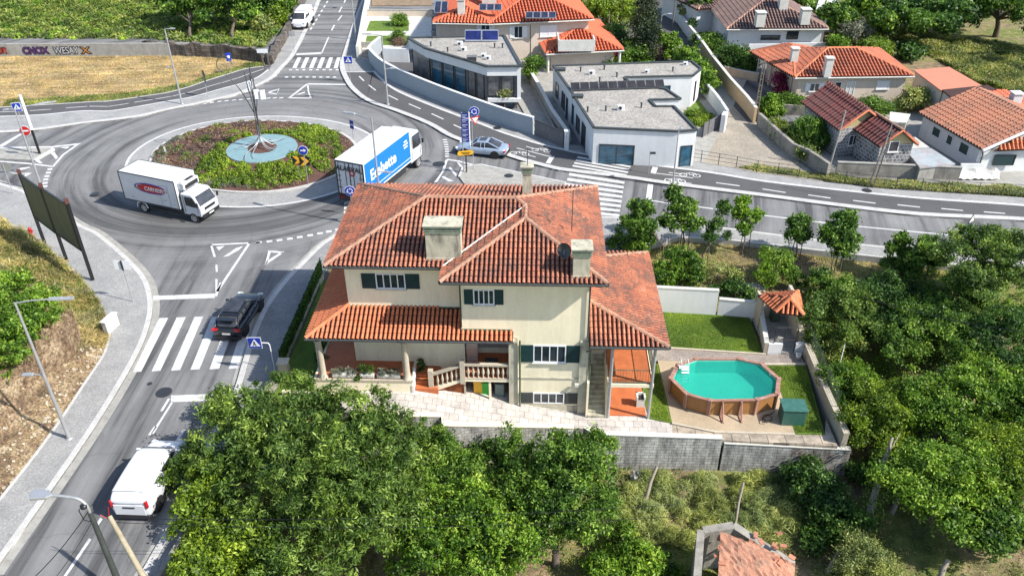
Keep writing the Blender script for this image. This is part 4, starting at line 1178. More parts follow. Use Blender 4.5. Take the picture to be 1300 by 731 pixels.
MB().boxb(-.22, .22, -.2, .2, 0, .55).boxb(-.26, -.16, -.24, .24, .55, .75).boxb(.16, .26, -.24, .24, .55, .75).boxb(-.26, .26, .16, .24, .55, .75).build('hearth', M_['offwhite'], t)
MB().boxb(-.15, .15, -.22, .15, .56, .6).build('grate', M_['dark'], t)
# ---------------------------------------------------------------- garden of the house
def block_mat(name, c1, c2, mortar, bw=.42, bh=.2, stain=.55):
    """blockwork courses on vertical walls facing the viewer or the side"""
    m, t, b, o = nodes(name)
    sp = N(t, 'ShaderNodeSeparateXYZ'); t.links.new(pos(t), sp.inputs[0])
    cb = N(t, 'ShaderNodeCombineXYZ'); t.links.new(mathn(t, 'ADD', sp.outputs[0], sp.outputs[1]), cb.inputs[0]); t.links.new(sp.outputs[2], cb.inputs[1])
    br = N(t, 'ShaderNodeTexBrick'); t.links.new(cb.outputs[0], br.inputs['Vector'])
    br.inputs['Scale'].default_value = 1; br.inputs['Brick Width'].default_value = bw; br.inputs['Row Height'].default_value = bh; br.inputs['Mortar Size'].default_value = .016
    for k_, v in (('Color1', c1), ('Color2', c2), ('Mortar', mortar)): br.inputs[k_].default_value = (*v, 1)
    n_ = noise(t, pos(t, (1.5, 1.5, .5)), 1.6, 7, .72)
    col = mixc(t, br.outputs['Color'], ramp(t, n_, [(.38, (1 - stain,) * 3), (.62, (1.1, 1.1, 1.08))]), 1.0, 'MULTIPLY')
    col = mixc(t, col, ramp(t, noise(t, pos(t, (3.5, 3.5, .3)), 1.0, 6, .75), [(.42, (.4, .39, .37)), (.54, (1, 1, 1))]), .42, 'MULTIPLY')
    t.links.new(col, b.inputs['Base Color']); b.inputs['Roughness'].default_value = .95
    bump(t, b, br.outputs['Fac'], -.4, .02)
    return m
M_['blocks'] = block_mat('grey_blockwork', (.56, .55, .52), (.44, .43, .41), (.24, .23, .21))
M_['stone'] = block_mat('rubble_stone', (.20, .17, .14), (.10, .085, .075), (.05, .045, .04), .5, .26, .6)
M_['stonehouse'] = block_mat('white_jointed_stone', (.14, .14, .15), (.27, .27, .28), (.72, .70, .66), .34, .3, .2)
M_['hedge_core'] = mat('hedge_inside', (.02, .03, .012), 1.0, .2, 3)

def wall_thing(name, label, pts, th, z0, z1, m, cap=None, cat='wall', group=None, capw=.06, caph=.06):
    o = MB().wall(pts, th, z0, z1).build(name, m)
    meta(o, label, cat, group)
    if cap:
        zt = z1 if isinstance(z1, (list, tuple)) else [z1] * len(pts)
        MB().wall(pts, th + capw, [z + .001 for z in zt], [z + caph for z in zt]).build('coping', cap, o)
    return o
xy = lambda px, z: [(p.x, p.y) for p in WP(px, z)]
# front retaining walls
e_ = [(p.x, p.y - .1) for p in edge]
wall_thing('retaining_wall', 'stained grey block wall with a cream coping in front of the house paving', [(-9.4, 33.35)] + e_, .24, -4.0, [.63, .62, .6, .4, .34, -.3, -.98], M_['blocks'], M_['cream'])
wall_thing('retaining_wall', 'taller grey block wall with a white coping between the house paving and the bracken slope', [(3.9, 33.45), (4.35, 32.95), (11.2, 32.75)], .26, -4.2, [-.75, -.75, -.95], M_['blocks'], M_['offwhite'])
wall_thing('retaining_wall', 'lower grey block wall below the swimming pool corner, partly hung with dry creeper', [(11.35, 32.75), (18.0, 32.25)], .24, -4.4, [-1.3, -1.36], M_['blocks'], M_['offwhite'])
# white back wall, stepped
p1, p2, p3, p4 = xy([(815, 394), (908, 399), (909, 399), (966, 404)], -1.1)
wall_thing('garden_wall', 'tall white garden wall at the back of the lawn behind the pool', [p1, p2], .22, -1.4, .78, M_['white'], M_['offwhite'])
wall_thing('garden_wall', 'lower end of the white garden wall next to the small tiled shelter', [(p2[0] + .12, p2[1]), p4], .22, -1.4, .12, M_['white'], M_['offwhite'])
# right boundary
bl = xy([(1012, 425), (1066, 569)], -1.1)
wall_thing('boundary_wall', 'long beige boundary wall running from the tiled shelter to the pool corner', [(18.15, 45.0), (17.95, 41.0), (17.75, 37.0), (17.6, 32.3)], .28, -3.6, -.35, M_['beige'], M_['beige'])
wall_thing('garden_wall', 'short beige wall between the back lawn and the tiled shelter', [(16.05, 44.0), (15.45, 40.2)], .22, -1.3, [-.3, -.3], M_['beige'], M_['offwhite'])
# green mesh fence with posts above the boundary wall
def mesh_fence(label, pts, z, h, group=None, m=None, step=2.0, fine=.16, name='mesh_fence'):
    m = m or M_['green_trim']
    t = thing(name, label, 'fence', (pts[0][0], pts[0][1], z if not isinstance(z, list) else z[0]), group=group)
    o = Vector(t.location); b = MB()
    for i in range(len(pts) - 1):
        a, c = Vector((*pts[i], z)), Vector((*pts[i + 1], z)); L = (c - a).length; d = (c - a) / L
        k = max(1, round(L / step))
        for j in range(k + (1 if i == len(pts) - 2 else 0)):
            q = a + d * (L * j / k) - o
            MB().tube([q, q + Vector((0, 0, h + .08))], .03, 6).build('post', m, t)
        for zz in np.arange(.05, h + .01, fine * 1.2): b.tube([a + Vector((0, 0, zz)) - o, c + Vector((0, 0, zz)) - o], .009, 3, caps=False)
        for s in np.arange(0, L, fine): b.tube([a + d * s - o, a + d * s + Vector((0, 0, h)) - o], .007, 3, caps=False)
    b.build('mesh', m, t)
    return t
mesh_fence('dark green wire mesh fence standing on the long beige boundary wall', [(18.12, 41.2), (17.95, 38), (17.78, 34.4)], -.28, 1.0, fine=.12)
# tiled shelter
kio = thing('shelter', 'small open shelter with an orange tiled hip roof in the garden corner', 'shelter', (16.9, 43.2, -1.1))
kl = lambda x, y, z: (x - 16.9, y - 43.2, z + 1.1)
rz_ = 1.45
f1, f2, f3, f4 = W(962, 374, rz_), W(1013, 370, rz_), W(1020, 400, rz_), W(985, 396, rz_)
apx = W(1003, 379, rz_ + .75)
cv = lambda v: (v.x - 16.9, v.y - 43.2, v.z + 1.1)
f1_, f2_, f3_, f4_, ap_ = map(cv, (f1, f2, f3, f4, apx))
back = (ap_[0] + .5, ap_[1] + 2.0, ap_[2] - .5)
tiled_roof('roof', [(f1_, f4_, ap_), (f4_, f3_, ap_), (f3_, f2_, ap_), (f2_, f1_, ap_)], M_['tile_new'], kio, ridges=[(f4_, ap_), (f3_, ap_), (f2_, ap_)], ridge_mat=M_['tile_new'])
MB().boxb(-1.2, 1.0, .9, 1.1, 0, 1.7).boxb(.8, 1.0, -1.6, 1.2, 0, 2.3).boxb(-1.2, -1.05, -.2, 1.0, 0, 2.0).build('wall', M_['beige'], kio)
MB().boxb(-1.3, .9, -2.9, 1.0, -.1, .03).build('floor', M_['concrete'], kio)
MB().boxb(-1.3, -.45, -3.0, -2.8, -.05, .75).build('low_wall', M_['white'], kio)
MB().boxb(.35, .95, -3.0, -2.8, -.05, .75).build('low_wall', M_['white'], kio)
b = MB()
for x in (-1.0, -.42, .32): b.tube([(x, -2.9, 0), (x, -2.9, 1.9)], .03, 6)
b.tube([(-1.0, -2.9, 1.9), (.9, -2.9, 1.9)], .025, 6).tube([(-1, -2.9, .95), (.32, -2.9, .95)], .02, 6)
b.build('gate_frame', M_['dark'], kio)
MB().boxb(-.2, .3, .3, .8, 0, .7).boxb(-.15, .25, .35, .75, .7, .74).build('counter', M_['green_trim'], kio)
t = thing('bucket', 'small white bucket beside the boundary wall in front of the shelter', 'bucket', tuple(W(1013, 455, -1.08)))
MB().lathe([(.0, 0), (.13, 0), (.17, .34), (.155, .34), (.12, .02), (0, .02)], (0, 0, 0), 14).build('pail', M_['offwhite'], t)
MB().tube([(.16 * math.cos(a), .16 * math.sin(a) * .3 - .05, .33 + .1 * math.sin(a)) for a in np.linspace(0, PI, 8)], .008, 4).build('handle', M_['steel'], t)

# pool
rim_px = [(850.2, 479.4), (858.8, 463), (882, 454.4), (938.7, 454.4), (968.5, 461), (990.6, 480.4), (988.7, 499.6), (962.7, 507.3), (901, 508.3), (870.4, 499.6)]
rim = WP(rim_px, 0.02)
pc = sum(rim, Vector()) / len(rim); pc.z = -1.06
pool = thing('swimming_pool', 'oval above-ground swimming pool with brown panels and turquoise water', 'swimming pool', tuple(pc))
rl = [p - pc for p in rim]; k = len(rl)
scl = lambda q, s: Vector((q.x * s, q.y * s, 0))
H_ = rl[0].z
M_['pool_brown'] = mat('brown_pool_panels', (.36, .17, .055), .5, .1, 2, stain=(.22, .08, .03), stain_amt=.4)
M_['pool_rim'] = mat('reddish_pool_rim', (.34, .17, .12), .5, .1, 2, stain=(.55, .4, .36), stain_amt=.4)
def water_mat():
    m, t, b, o = nodes('turquoise_water')
    b.inputs['Base Color'].default_value = (.02, .33, .28, 1); b.inputs['Roughness'].default_value = .05; b.inputs['IOR'].default_value = 1.33
    n_ = noise(t, pos(t, (1.6, 1, 1)), 5.0, 4, .6); bump(t, b, n_, .9, .04)
    tr = N(t, 'ShaderNodeBsdfTransparent'); tr.inputs[0].default_value = (.42, .93, .85, 1)
    mx = N(t, 'ShaderNodeMixShader'); mx.inputs[0].default_value = .62; t.links.new(b.outputs[0], mx.inputs[1]); t.links.new(tr.outputs[0], mx.inputs[2]); t.links.new(mx.outputs[0], o.inputs[0])
    return m
LINER = mat('pool_liner', (.26, .62, .52), .5, .08, 1.2)
b = MB()
for i in range(k):
    p, q_ = rl[i], rl[(i + 1) % k]
    a_, c_ = scl(p, .97), scl(q_, .97); a2, c2_ = scl(p, .94), scl(q_, .94)
    t0, t1 = Vector((0, 0, 0)), Vector((0, 0, H_ - .03))
    b.add([a_, c_, c_ + t1, a_ + t1], [(0, 1, 2, 3)]); b.add([a2, c2_, c2_ + t1, a2 + t1], [(3, 2, 1, 0)], 1)
b.build('wall', [M_['pool_brown'], LINER], pool)
b = MB()
for i in range(k):
    p, q_ = rl[i], rl[(i + 1) % k]
    o_, i_ = [scl(v, 1.015) for v in (p, q_)], [scl(v, .935) for v in (p, q_)]
    zz = Vector((0, 0, H_)); z2 = Vector((0, 0, H_ - .07))
    b.add([o_[0] + zz, o_[1] + zz, i_[1] + zz, i_[0] + zz, o_[0] + z2, o_[1] + z2, i_[1] + z2, i_[0] + z2], [(0, 1, 2, 3), (4, 5, 1, 0), (7, 6, 5, 4), (3, 2, 6, 7)])
b.build('rim', M_['pool_rim'], pool)
for p in rl:
    a = math.atan2(p.y, p.x); q_ = scl(p, .985)
    MB().box(q_ + Vector((0, 0, H_ / 2 - .02)), (.09, .2, H_ - .06), a).box(scl(p, .975) + Vector((0, 0, H_ + .015)), (.26, .22, .045), a).build('upright', M_['pool_rim'], pool)
mA, mB_ = rl[8], rl[7]
for t_ in (.27, .66):
    q_ = mA.lerp(mB_, t_); f_ = Vector((q_.x * .99, q_.y * .99 - .0, 0))
    MB().box(f_ + Vector((0, -.05, H_ / 2)), (.12, .1, H_)).tube([f_ + Vector((0, -.1, H_ - .12)), f_ + Vector((0, -.62, .02))], .045, 6).box(f_ + Vector((0, -.35, .025)), (.1, .65, .05)).build('buttress', M_['pool_rim'], pool)
MB().add([scl(p, .945) + Vector((0, 0, H_ - .17)) for p in rl], [tuple(range(k - 1, -1, -1))]).build('water', water_mat(), pool)
MB().add([scl(p, .945) + Vector((0, 0, .06)) for p in rl], [tuple(range(k))]).build('floor', LINER, pool, recalc=True)
for o_ in pool.children:
    if o_.name.startswith('water'):
        bm = bmesh.new(); bm.from_mesh(o_.data); bmesh.ops.recalc_face_normals(bm, faces=bm.faces)
        for f_ in bm.faces:
            if f_.normal.z < 0: f_.normal_flip()
        bm.to_mesh(o_.data); bm.free()
q_ = W(981, 474, -.05) - pc
MB().box(q_ + Vector((-.12, .0, -.04)), (.12, .2, .12)).build('skimmer', M_['white_paint'], pool)
lad = thing('pool_ladder', 'white pool ladder at the left rear edge of the turquoise pool', 'ladder', tuple(W(868, 470, -.1)))
lad.scale = (.8, .8, .85)
for dx in (-.25, .25):
    MB().tube(smooth_curve([(dx + .1, -.1 - .45, -.7), (dx + .05, -.25, .1), (dx, -.1, .75), (dx - .05, .2, .85), (dx - .08, .35, .5), (dx - .1, .45, -.3), (dx - .1, .5, -.95)], 4), .028, 6).build('rail', M_['white_paint'], lad)
for i in range(5): MB().box((.02, -.28 - i * .05, .28 - i * .22), (.5, .16, .04)).build('step', M_['white_paint'], lad)
MB().box((0, .1, .2), (.7, .3, .05)).build('platform', M_['white_paint'], lad)
t = thing('hose', 'dark looped hose lying on the pad beside the green box', 'hose', tuple(W(974, 533, -1.05)))
MB().tube([(x, y, .03 + .01 * i) for i, (x, y) in enumerate([(.6, .7), (.3, .45), (-.1, .35), (-.25, .1), (-.1, -.15), (.2, -.1), (.3, .15), (.1, .3), (-.3, .0), (-.35, -.3), (-.1, -.35)])], .025, 6).build('tubing', M_['black'], t)
M_['boxgreen'] = mat('green_box_paint', (.035, .13, .10), .45, .08, 2, stain=(.12, .2, .17), stain_amt=.4)
t = thing('pump_box', 'dark green pump box standing on the grass at the pool corner', 'box', tuple(W(1004, 533, -1.05)), rad(-4))
MB().boxb(-.62, .62, -.45, .5, 0, 1.02).build('body', M_['boxgreen'], t, bevel=.02)
MB().boxb(-.68, .68, -.5, .56, 1.02, 1.08).build('lid', M_['boxgreen'], t, bevel=.02)
# two support struts beyond the pool
# leaning poles outside the boundary wall
def pole_thing(name, label, a, c, r, m, cat='pole', group=None):
    a, c = Vector(a), Vector(c)
    o = MB().tube([Vector(), (c - a) * .5 + Vector((.02, .01, 0)), c - a], [r, r * .9, r * .8], 8).build(name, m, loc=a)
    return meta(o, label, cat, group)
pole_thing('leaning_pole', 'thin pale pole leaning outside the green mesh fence', W(1052, 514, -2.2), W(1067, 466, -.3) + Vector((.2, .6, 1.2)), .035, M_['offwhite'])

# fence and gate pier on the pavement side of the house
fe = [(-13.25, 37.4), (-13.12, 40), (-13.0, 43), (-12.85, 47.5)]
wall_thing('plinth_wall', 'low dark plinth wall under the ivy-grown fence beside the pavement', fe, .2, -.2, .55, M_['cream_dirty'], None)
mesh_fence('dark ivy-grown railing along the pavement left of the house', fe, .56, 1.0, m=M_['dark'], step=2.4, fine=.1)
t = meta(MB().boxb(-.26, .26, -.26, .26, -.2, 1.5).boxb(-.32, .32, -.32, .32, 1.5, 1.58).build('gate_pier', M_['beige'], loc=(-12.75, 36.3, .1), bevel=.01), 'square weathered stone pier at the pavement corner of the house garden', 'pier')
wall_thing('plinth_wall', 'green painted low wall falling from the stone pier towards the lower street', [(-13.05, 36.2), (-13.45, 34.6), (-13.8, 32.5), (-14.4, 27.5), (-15.2, 22)], .2, -3.4, [1.1, .95, .85, .8, .8], M_['old_concrete'], None)
wall_thing('garden_wall', 'low cream wall along the front edge of the side lawn, behind the biggest near tree', [(-12.6, 34.9), (-9.5, 34.55)], .2, -.3, .72, M_['cream'], None)
# planters on the porch
def planter(label, x, w_, n_, m='grey', sd_=1, h=.42):
    t = thing('planter', label, 'planter', local(x, -.12, 1.34), HR)
    MB().prism([(-w_ / 2, -.17), (w_ / 2, -.17), (w_ / 2, .17), (-w_ / 2, .17)], 0, .2).build('trough', M_['offwhite'], t, bevel=.02)
    return t
PLANTERS = [(planter('long white planter with grey-green shrub next to the left porch column', -13.2, 1.3, 1), 1.35, 'grey'),
            (planter('middle planter on the porch edge with the tallest greener plant', -11.95, .8, 1), .85, 'mid2'),
            (planter('long planter with grey-green shrub next to the right porch column', -10.75, 1.3, 1), 1.25, 'grey')]
# ---------------------------------------------------------------- vehicles (local frame: +X is forward, origin on the ground under the centre)
def paint(name, c, rough=.25, metal=0.0, coat=.6):
    m, t, b, o = nodes(name)
    n_ = noise(t, pos(t), 1.5, 4)
    t.links.new(ramp(t, n_, [(.3, tuple(x * .93 for x in c)), (.7, tuple(min(1, x * 1.05) for x in c))]), b.inputs['Base Color'])
    b.inputs['Roughness'].default_value = rough; b.inputs['Metallic'].default_value = metal; b.inputs['Coat Weight'].default_value = coat
    return m
M_['car_black'] = paint('black_car_paint', (.010, .012, .016), .22)
M_['car_silver'] = paint('silver_blue_car_paint', (.42, .50, .60), .3, .5)
M_['car_white'] = paint('white_car_paint', (.64, .65, .67), .35)
M_['silver_seam'] = mat('seam_grey', (.4, .42, .45), .5, .1, 3)
M_['trim'] = mat('black_plastic_trim', (.018, .018, .02), .6, .1, 4)
M_['plate'] = mat('number_plate', (.7, .7, .68), .5, .05, 3)

def wheel(parent, x, y, r=.33, w_=.22):
    t = MB(); s = 1 if y > 0 else -1
    def lt(mb, prof, mi=0, n=20):
        vs = [(x + a * math.cos(k * 2 * PI / n), y + s * q, r + a * math.sin(k * 2 * PI / n)) for a, q in prof for k in range(n)]
        mb.add(vs, [(i * n + k, i * n + (k + 1) % n, (i + 1) * n + (k + 1) % n, (i + 1) * n + k) for i in range(len(prof) - 1) for k in range(n)], mi, True)
    lt(t, [(.001, -w_ / 2), (r * .96, -w_ / 2), (r, -w_ * .35), (r, w_ * .35), (r * .95, w_ / 2), (r * .68, w_ / 2)])
    o = t.build('wheel', M_['rubber'], parent)
    q = MB(); lt(q, [(r * .68, w_ * .5), (r * .62, w_ * .42), (r * .2, w_ * .40), (.001, w_ * .47)])
    rim_ = q.build('rim', M_['alu'], o)
    q2 = MB()
    for i in range(5):
        a = i * 2 * PI / 5; q2.box((x + r * .42 * math.cos(a), y + s * w_ * .43, r + r * .42 * math.sin(a)), (r * .16, .02, r * .16), M=Matrix.Rotation(-a, 3, 'Y'))
    q2.build('hub_holes', M_['black'], o)
    return o

def loft(sections, mat_, name, parent, close=True, smooth=True, subsurf=1, matfun=None, mats=None):
    b = MB(); n = len(sections[0])
    for s_ in sections: b.v += [tuple(p) for p in s_]
    for i in range(len(sections) - 1):
        for k in range(n - (0 if close else 1)):
            a, c = i * n + k, i * n + (k + 1) % n
            b.f.append((a, c, c + n, a + n)); b.mi.append(matfun(i, k) if matfun else 0); b.sm.append(smooth)
    if close:
        b.f.append(tuple(range(n - 1, -1, -1))); b.f.append(tuple(range((len(sections) - 1) * n, len(sections) * n)))
        b.mi += [0, 0]; b.sm += [smooth, smooth]
    return b.build(name, mats or mat_, parent, recalc=True, subsurf=subsurf)

def car(name, label, cat, loc, rz, body, cabin, L, Wd, pm, wb=(1.35, -1.35), wr=.33, lights=(.62, .55), tail=(.75, .6), roofglass=None, group=None, tailshape='wide', rails=False, panelvan=False):
    """body: [(x, halfwidth, zbottom, zshoulder, ztop)]; cabin: [(x, halfwidth bottom, zbottom, halfwidth top, ztop)]"""
    t = thing(name, label, cat, loc, rz, group)
    secs = []
    for x, hw, zb, zs, zt in body:
        secs.append([(x, -hw * .55, zt), (x, -hw * .88, zt - .03), (x, -hw * .985, zs), (x, -hw, (zs + zb) * .55), (x, -hw * .96, zb + .06), (x, -hw * .8, zb),
                     (x, hw * .8, zb), (x, hw * .96, zb + .06), (x, hw, (zs + zb) * .55), (x, hw * .985, zs), (x, hw * .88, zt - .03), (x, hw * .55, zt)])
    bd = loft(secs, pm, 'body', t, subsurf=2)
    gs = []
    for x, hb, zb, ht, zt in cabin:
        gs.append([(x, -hb, zb), (x, -(hb * .45 + ht * .55), zb + (zt - zb) * .55), (x, -ht, zt - .05), (x, -ht * .8, zt), (x, ht * .8, zt), (x, ht, zt - .05), (x, (hb * .45 + ht * .55), zb + (zt - zb) * .55), (x, hb, zb)])
    if panelvan:
        loft(gs, pm, 'upper_body', t, subsurf=2)
        (xa, ha, za, ta, wa), (xb, hb_, zb_, tb_, wb_) = cabin[0], cabin[1]
        MB().add([(xa + .02, -ha * .9, za + .05), (xa + .02, ha * .9, za + .05), (xb + .06, tb_ * .9, wb_ - .02), (xb + .06, -tb_ * .9, wb_ - .02)], [(0, 1, 2, 3)]).build('windscreen', M_['smoked'], t)
        for s in (-1, 1):
            MB().add([(xa - .25, s * (ha + .045), za + .06), (-.25, s * (hb_ + .045), zb_ + .08), (-.25, s * (tb_ * .6 + hb_ * .4 + .035), wb_ - .22), (xb - .02, s * (tb_ * .6 + hb_ * .4 + .035), wb_ - .24)], [(0, 1, 2, 3)]).build('side_window', M_['smoked'], t)
    else: loft(gs, M_['smoked'], 'window', t, subsurf=1)
    # roof skin and pillars just outside the glass
    top = [g for g in cabin if g[4] > max(c[4] for c in cabin) - .13]
    rs_ = []
    for x, hb, zb, ht, zt in top:
        rs_.append([(x, -ht - .012, zt - .10), (x, -ht - .005, zt - .03), (x, -ht * .8, zt + .015), (x, 0, zt + .03), (x, ht * .8, zt + .015), (x, ht + .005, zt - .03), (x, ht + .012, zt - .10)])
    loft(rs_, pm, 'roof', t, close=False, subsurf=1)
    b = MB()
    for s in (-1, 1):
        for (i0, i1) in ((0, 1), (len(cabin) - 1, len(cabin) - 2)):
            pass
        first, last = top[0], top[-1]
        c0_, c1_ = cabin[0], cabin[-1]
        b.tube([(c0_[0], s * (c0_[1] - .0), c0_[2] + .01), (first[0], s * (first[3] + .0), first[4] - .04)], .045, 6)
        b.tube([(c1_[0], s * (c1_[1] - .0), c1_[2] + .01), (last[0], s * (last[3] + .0), last[4] - .04)], .06, 6)
        for f_ in (.38, .72):
            x = first[0] + (last[0] - first[0]) * f_
            g = min(cabin, key=lambda g: abs(g[0] - x))
            b.tube([(x, s * (g[1] + .0), g[2]), (x, s * (g[1] * .45 + g[3] * .55 + .005), g[2] + (g[4] - g[2]) * .55), (x, s * (g[3] + .005), g[4] - .06)], .032, 6)
    if not panelvan: b.build('pillar', pm, t)
    for x in wb:
        for s in (-1, 1):
            wheel(t, x, s * (Wd / 2 - .11), wr)
            n_ = 20; hw = Wd / 2 + .006
            MB().add([(x + math.cos(k * 2 * PI / n_) * (wr + .075), s * hw, wr + math.sin(k * 2 * PI / n_) * (wr + .075)) for k in range(n_)] + [(x + math.cos(k * 2 * PI / n_) * (wr + .075), s * (hw - .2), wr + math.sin(k * 2 * PI / n_) * (wr + .075)) for k in range(n_)],
                     [tuple(range(n_))] + [(k, (k + 1) % n_, n_ + (k + 1) % n_, n_ + k) for k in range(n_)]).build('wheel_arch', M_['trim'], t)
    xf, xr = body[0][0], body[-1][0]
    if xf < xr: xf, xr = xr, xf
    for s in (-1, 1):
        MB().box((xf - .12, s * (Wd / 2 - .28), lights[0]), (.22, .36, .13), s * -.25).build('headlight', M_['lamp'], t, bevel=.03)
        if tailshape == 'tall': MB().box((xr + .06, s * (Wd / 2 - .13), tail[0]), (.14, .13, .42), s * .12).build('taillight', M_['tail'], t, bevel=.03)
        else: MB().box((xr + .10, s * (Wd / 2 - .24), tail[0]), (.2, .40, .15), s * .22).build('taillight', M_['tail'], t, bevel=.03)
        MB().box((cabin[0][0] - .25 if cabin[0][0] > cabin[-1][0] else cabin[-1][0] - .25, s * (Wd / 2 + .09), cabin[0][2] + .09), (.12, .2, .13)).build('mirror', pm, t, bevel=.03)
        for dx in (.45, -.55): MB().box((dx, s * (Wd / 2 + .0), tail[0] + .08), (.16, .03, .03)).build('door_handle', M_['alu'] if pm is M_['car_black'] else pm, t)
    MB().box((xr - .005, 0, tail[1]), (.03, .5, .11)).build('number_plate', M_['plate'], t)
    MB().box((xf + .0, 0, .42), (.05, .5, .11)).build('number_plate', M_['plate'], t)
    MB().boxb(xr - .02, xr + .3, -Wd / 2 + .12, Wd / 2 - .12, .2, .42).build('bumper_trim', M_['trim'], t, bevel=.04)
    MB().boxb(xf - .3, xf + .02, -Wd / 2 + .14, Wd / 2 - .14, .2, .36).build('bumper_trim', M_['trim'], t, bevel=.04)
    if rails:
        for s in (-1, 1): MB().tube([(top[0][0] - .3, s * (top[0][3] - .02), top[0][4] + .03), (0, s * (top[0][3] - .02), top[0][4] + .09), (top[-1][0] + .1, s * (top[-1][3] - .02), top[-1][4] + .05)], .018, 5).build('roof_rail', M_['dark'], t)
    return t

# black SUV on the lower crosswalk
suv = car('parked_car', 'black SUV with a dark glass roof driving over the lower zebra crossing', 'car', tuple(W(297, 431) + Vector((-0.1, 1.95, 0))), rad(85),
          [(2.18, .55, .42, .62, .70), (2.08, .78, .32, .68, .86), (1.75, .88, .28, .80, .98), (1.2, .92, .26, .88, 1.05), (.3, .93, .26, .92, 1.06), (-1.0, .93, .26, .95, 1.08), (-1.75, .91, .28, .95, 1.08), (-2.1, .86, .34, .90, 1.04), (-2.2, .74, .45, .80, .92)],
          [(1.12, .78, 1.0, .72, 1.03), (.55, .80, 1.02, .64, 1.50), (.2, .80, 1.02, .64, 1.60), (-.6, .80, 1.04, .65, 1.64), (-1.4, .80, 1.06, .62, 1.58), (-1.75, .76, 1.06, .60, 1.40), (-2.02, .72, 1.04, .62, 1.08)], 4.4, 1.86, M_['car_black'], (1.35, -1.35), .35, (.78, .5), (.93, .66), rails=True)
suv.name = 'car'
MB().boxb(-1.15, .35, -.5, .5, 1.665, 1.685).build('sunroof', M_['smoked'], suv, bevel=.01)
MB().box((-1.86, 0, 1.60), (.30, 1.2, .04)).build('spoiler', M_['car_black'], suv, bevel=.015)
# silver coupe leaving the roundabout, seen from behind right
coupe = car('car', 'silver-blue coupe passing the direction signs beside the cycle track', 'car', tuple(W(611, 198) + Vector((.1, .5, 0))), rad(165),
            [(2.3, .5, .38, .52, .56), (2.2, .74, .30, .55, .66), (1.8, .86, .26, .66, .80), (1.0, .89, .24, .74, .88), (0, .90, .24, .78, .90), (-1.2, .89, .25, .80, .93), (-1.9, .85, .28, .80, .93), (-2.2, .78, .34, .76, .88), (-2.3, .66, .42, .68, .78)],
            [(1.05, .74, .84, .70, .87), (.35, .76, .86, .58, 1.32), (-.2, .76, .88, .58, 1.40), (-.7, .76, .90, .57, 1.38), (-1.2, .74, .90, .55, 1.22), (-1.75, .68, .90, .56, .95)], 4.6, 1.8, M_['car_silver'], (1.4, -1.35), .33, (.6, .5), (.72, .62))
MB().boxb(-.45, .15, -.36, .36, 1.41, 1.43).build('sunroof', M_['smoked'], coupe, bevel=.01)
# white van (compact) under the near tree
van = car('van', 'white compact van in tree shade on the lower street at the bottom left', 'van', tuple(W(158, 664) + Vector((.55, 2.35, 0))), rad(87),
          [(2.3, .55, .42, .66, .74), (2.22, .80, .32, .74, .92), (1.8, .90, .27, .88, 1.10), (1.1, .93, .25, .98, 1.18), (.2, .94, .25, 1.02, 1.22), (-1.4, .94, .25, 1.05, 1.25), (-2.1, .93, .27, 1.05, 1.25), (-2.26, .90, .34, 1.0, 1.2)],
          [(1.5, .80, 1.08, .76, 1.12), (.95, .84, 1.14, .72, 1.62), (.6, .86, 1.16, .74, 1.72), (-.2, .86, 1.2, .75, 1.78), (-1.2, .88, 1.2, .76, 1.78), (-2.0, .88, 1.2, .76, 1.74), (-2.2, .86, 1.18, .78, 1.5), (-2.27, .84, 1.18, .80, 1.24)], 4.6, 1.9, M_['car_white'], (1.42, -1.4), .33, (.8, .5), (1.12, .62), tailshape='tall', panelvan=True)
MB().boxb(-2.30, -2.268, -.72, .72, .5, 1.12).build('tailgate', M_['car_white'], van, bevel=.02)
MB().boxb(-2.325, -2.30, -.28, .28, .95, 1.02).build('handle', M_['dark'], van)
suv.scale = (1, 1, .90)
# far white van facing the camera
fv = car('van', 'white panel van parked on the pavement up the far street', 'van', tuple(W(382, 39.5) + Vector((-.1, 2.3, .12))), rad(-93),
         [(2.4, .55, .42, .72, .8), (2.32, .84, .32, .84, 1.02), (1.9, .92, .27, .98, 1.2), (1.1, .95, .25, 1.1, 1.3), (-1.4, .95, .25, 1.12, 1.34), (-2.3, .94, .27, 1.12, 1.34), (-2.4, .9, .34, 1.0, 1.3)],
         [(1.75, .80, 1.14, .76, 1.2), (1.1, .86, 1.22, .74, 1.86), (.7, .88, 1.26, .78, 2.0), (-.5, .9, 1.3, .8, 2.05), (-2.2, .9, 1.3, .8, 2.02), (-2.38, .88, 1.28, .82, 1.6)], 4.8, 1.92, M_['car_white'], (1.5, -1.5), .34, (.85, .5), (1.2, .62), tailshape='tall', panelvan=True)

# ---- box trucks
def ellipse_plate(c, a, b_, mat_, name, parent, y, n=40, th=.01):
    return MB().add([(c[0] + a * math.cos(k * 2 * PI / n), y, c[1] + b_ * math.sin(k * 2 * PI / n)) for k in range(n)] + [(c[0] + a * math.cos(k * 2 * PI / n), y + th, c[1] + b_ * math.sin(k * 2 * PI / n)) for k in range(n)],
                    [tuple(range(n)), tuple(range(2 * n - 1, n - 1, -1))] + [(k, (k + 1) % n, n + (k + 1) % n, n + k) for k in range(n)]).build(name, mat_, parent, recalc=True)

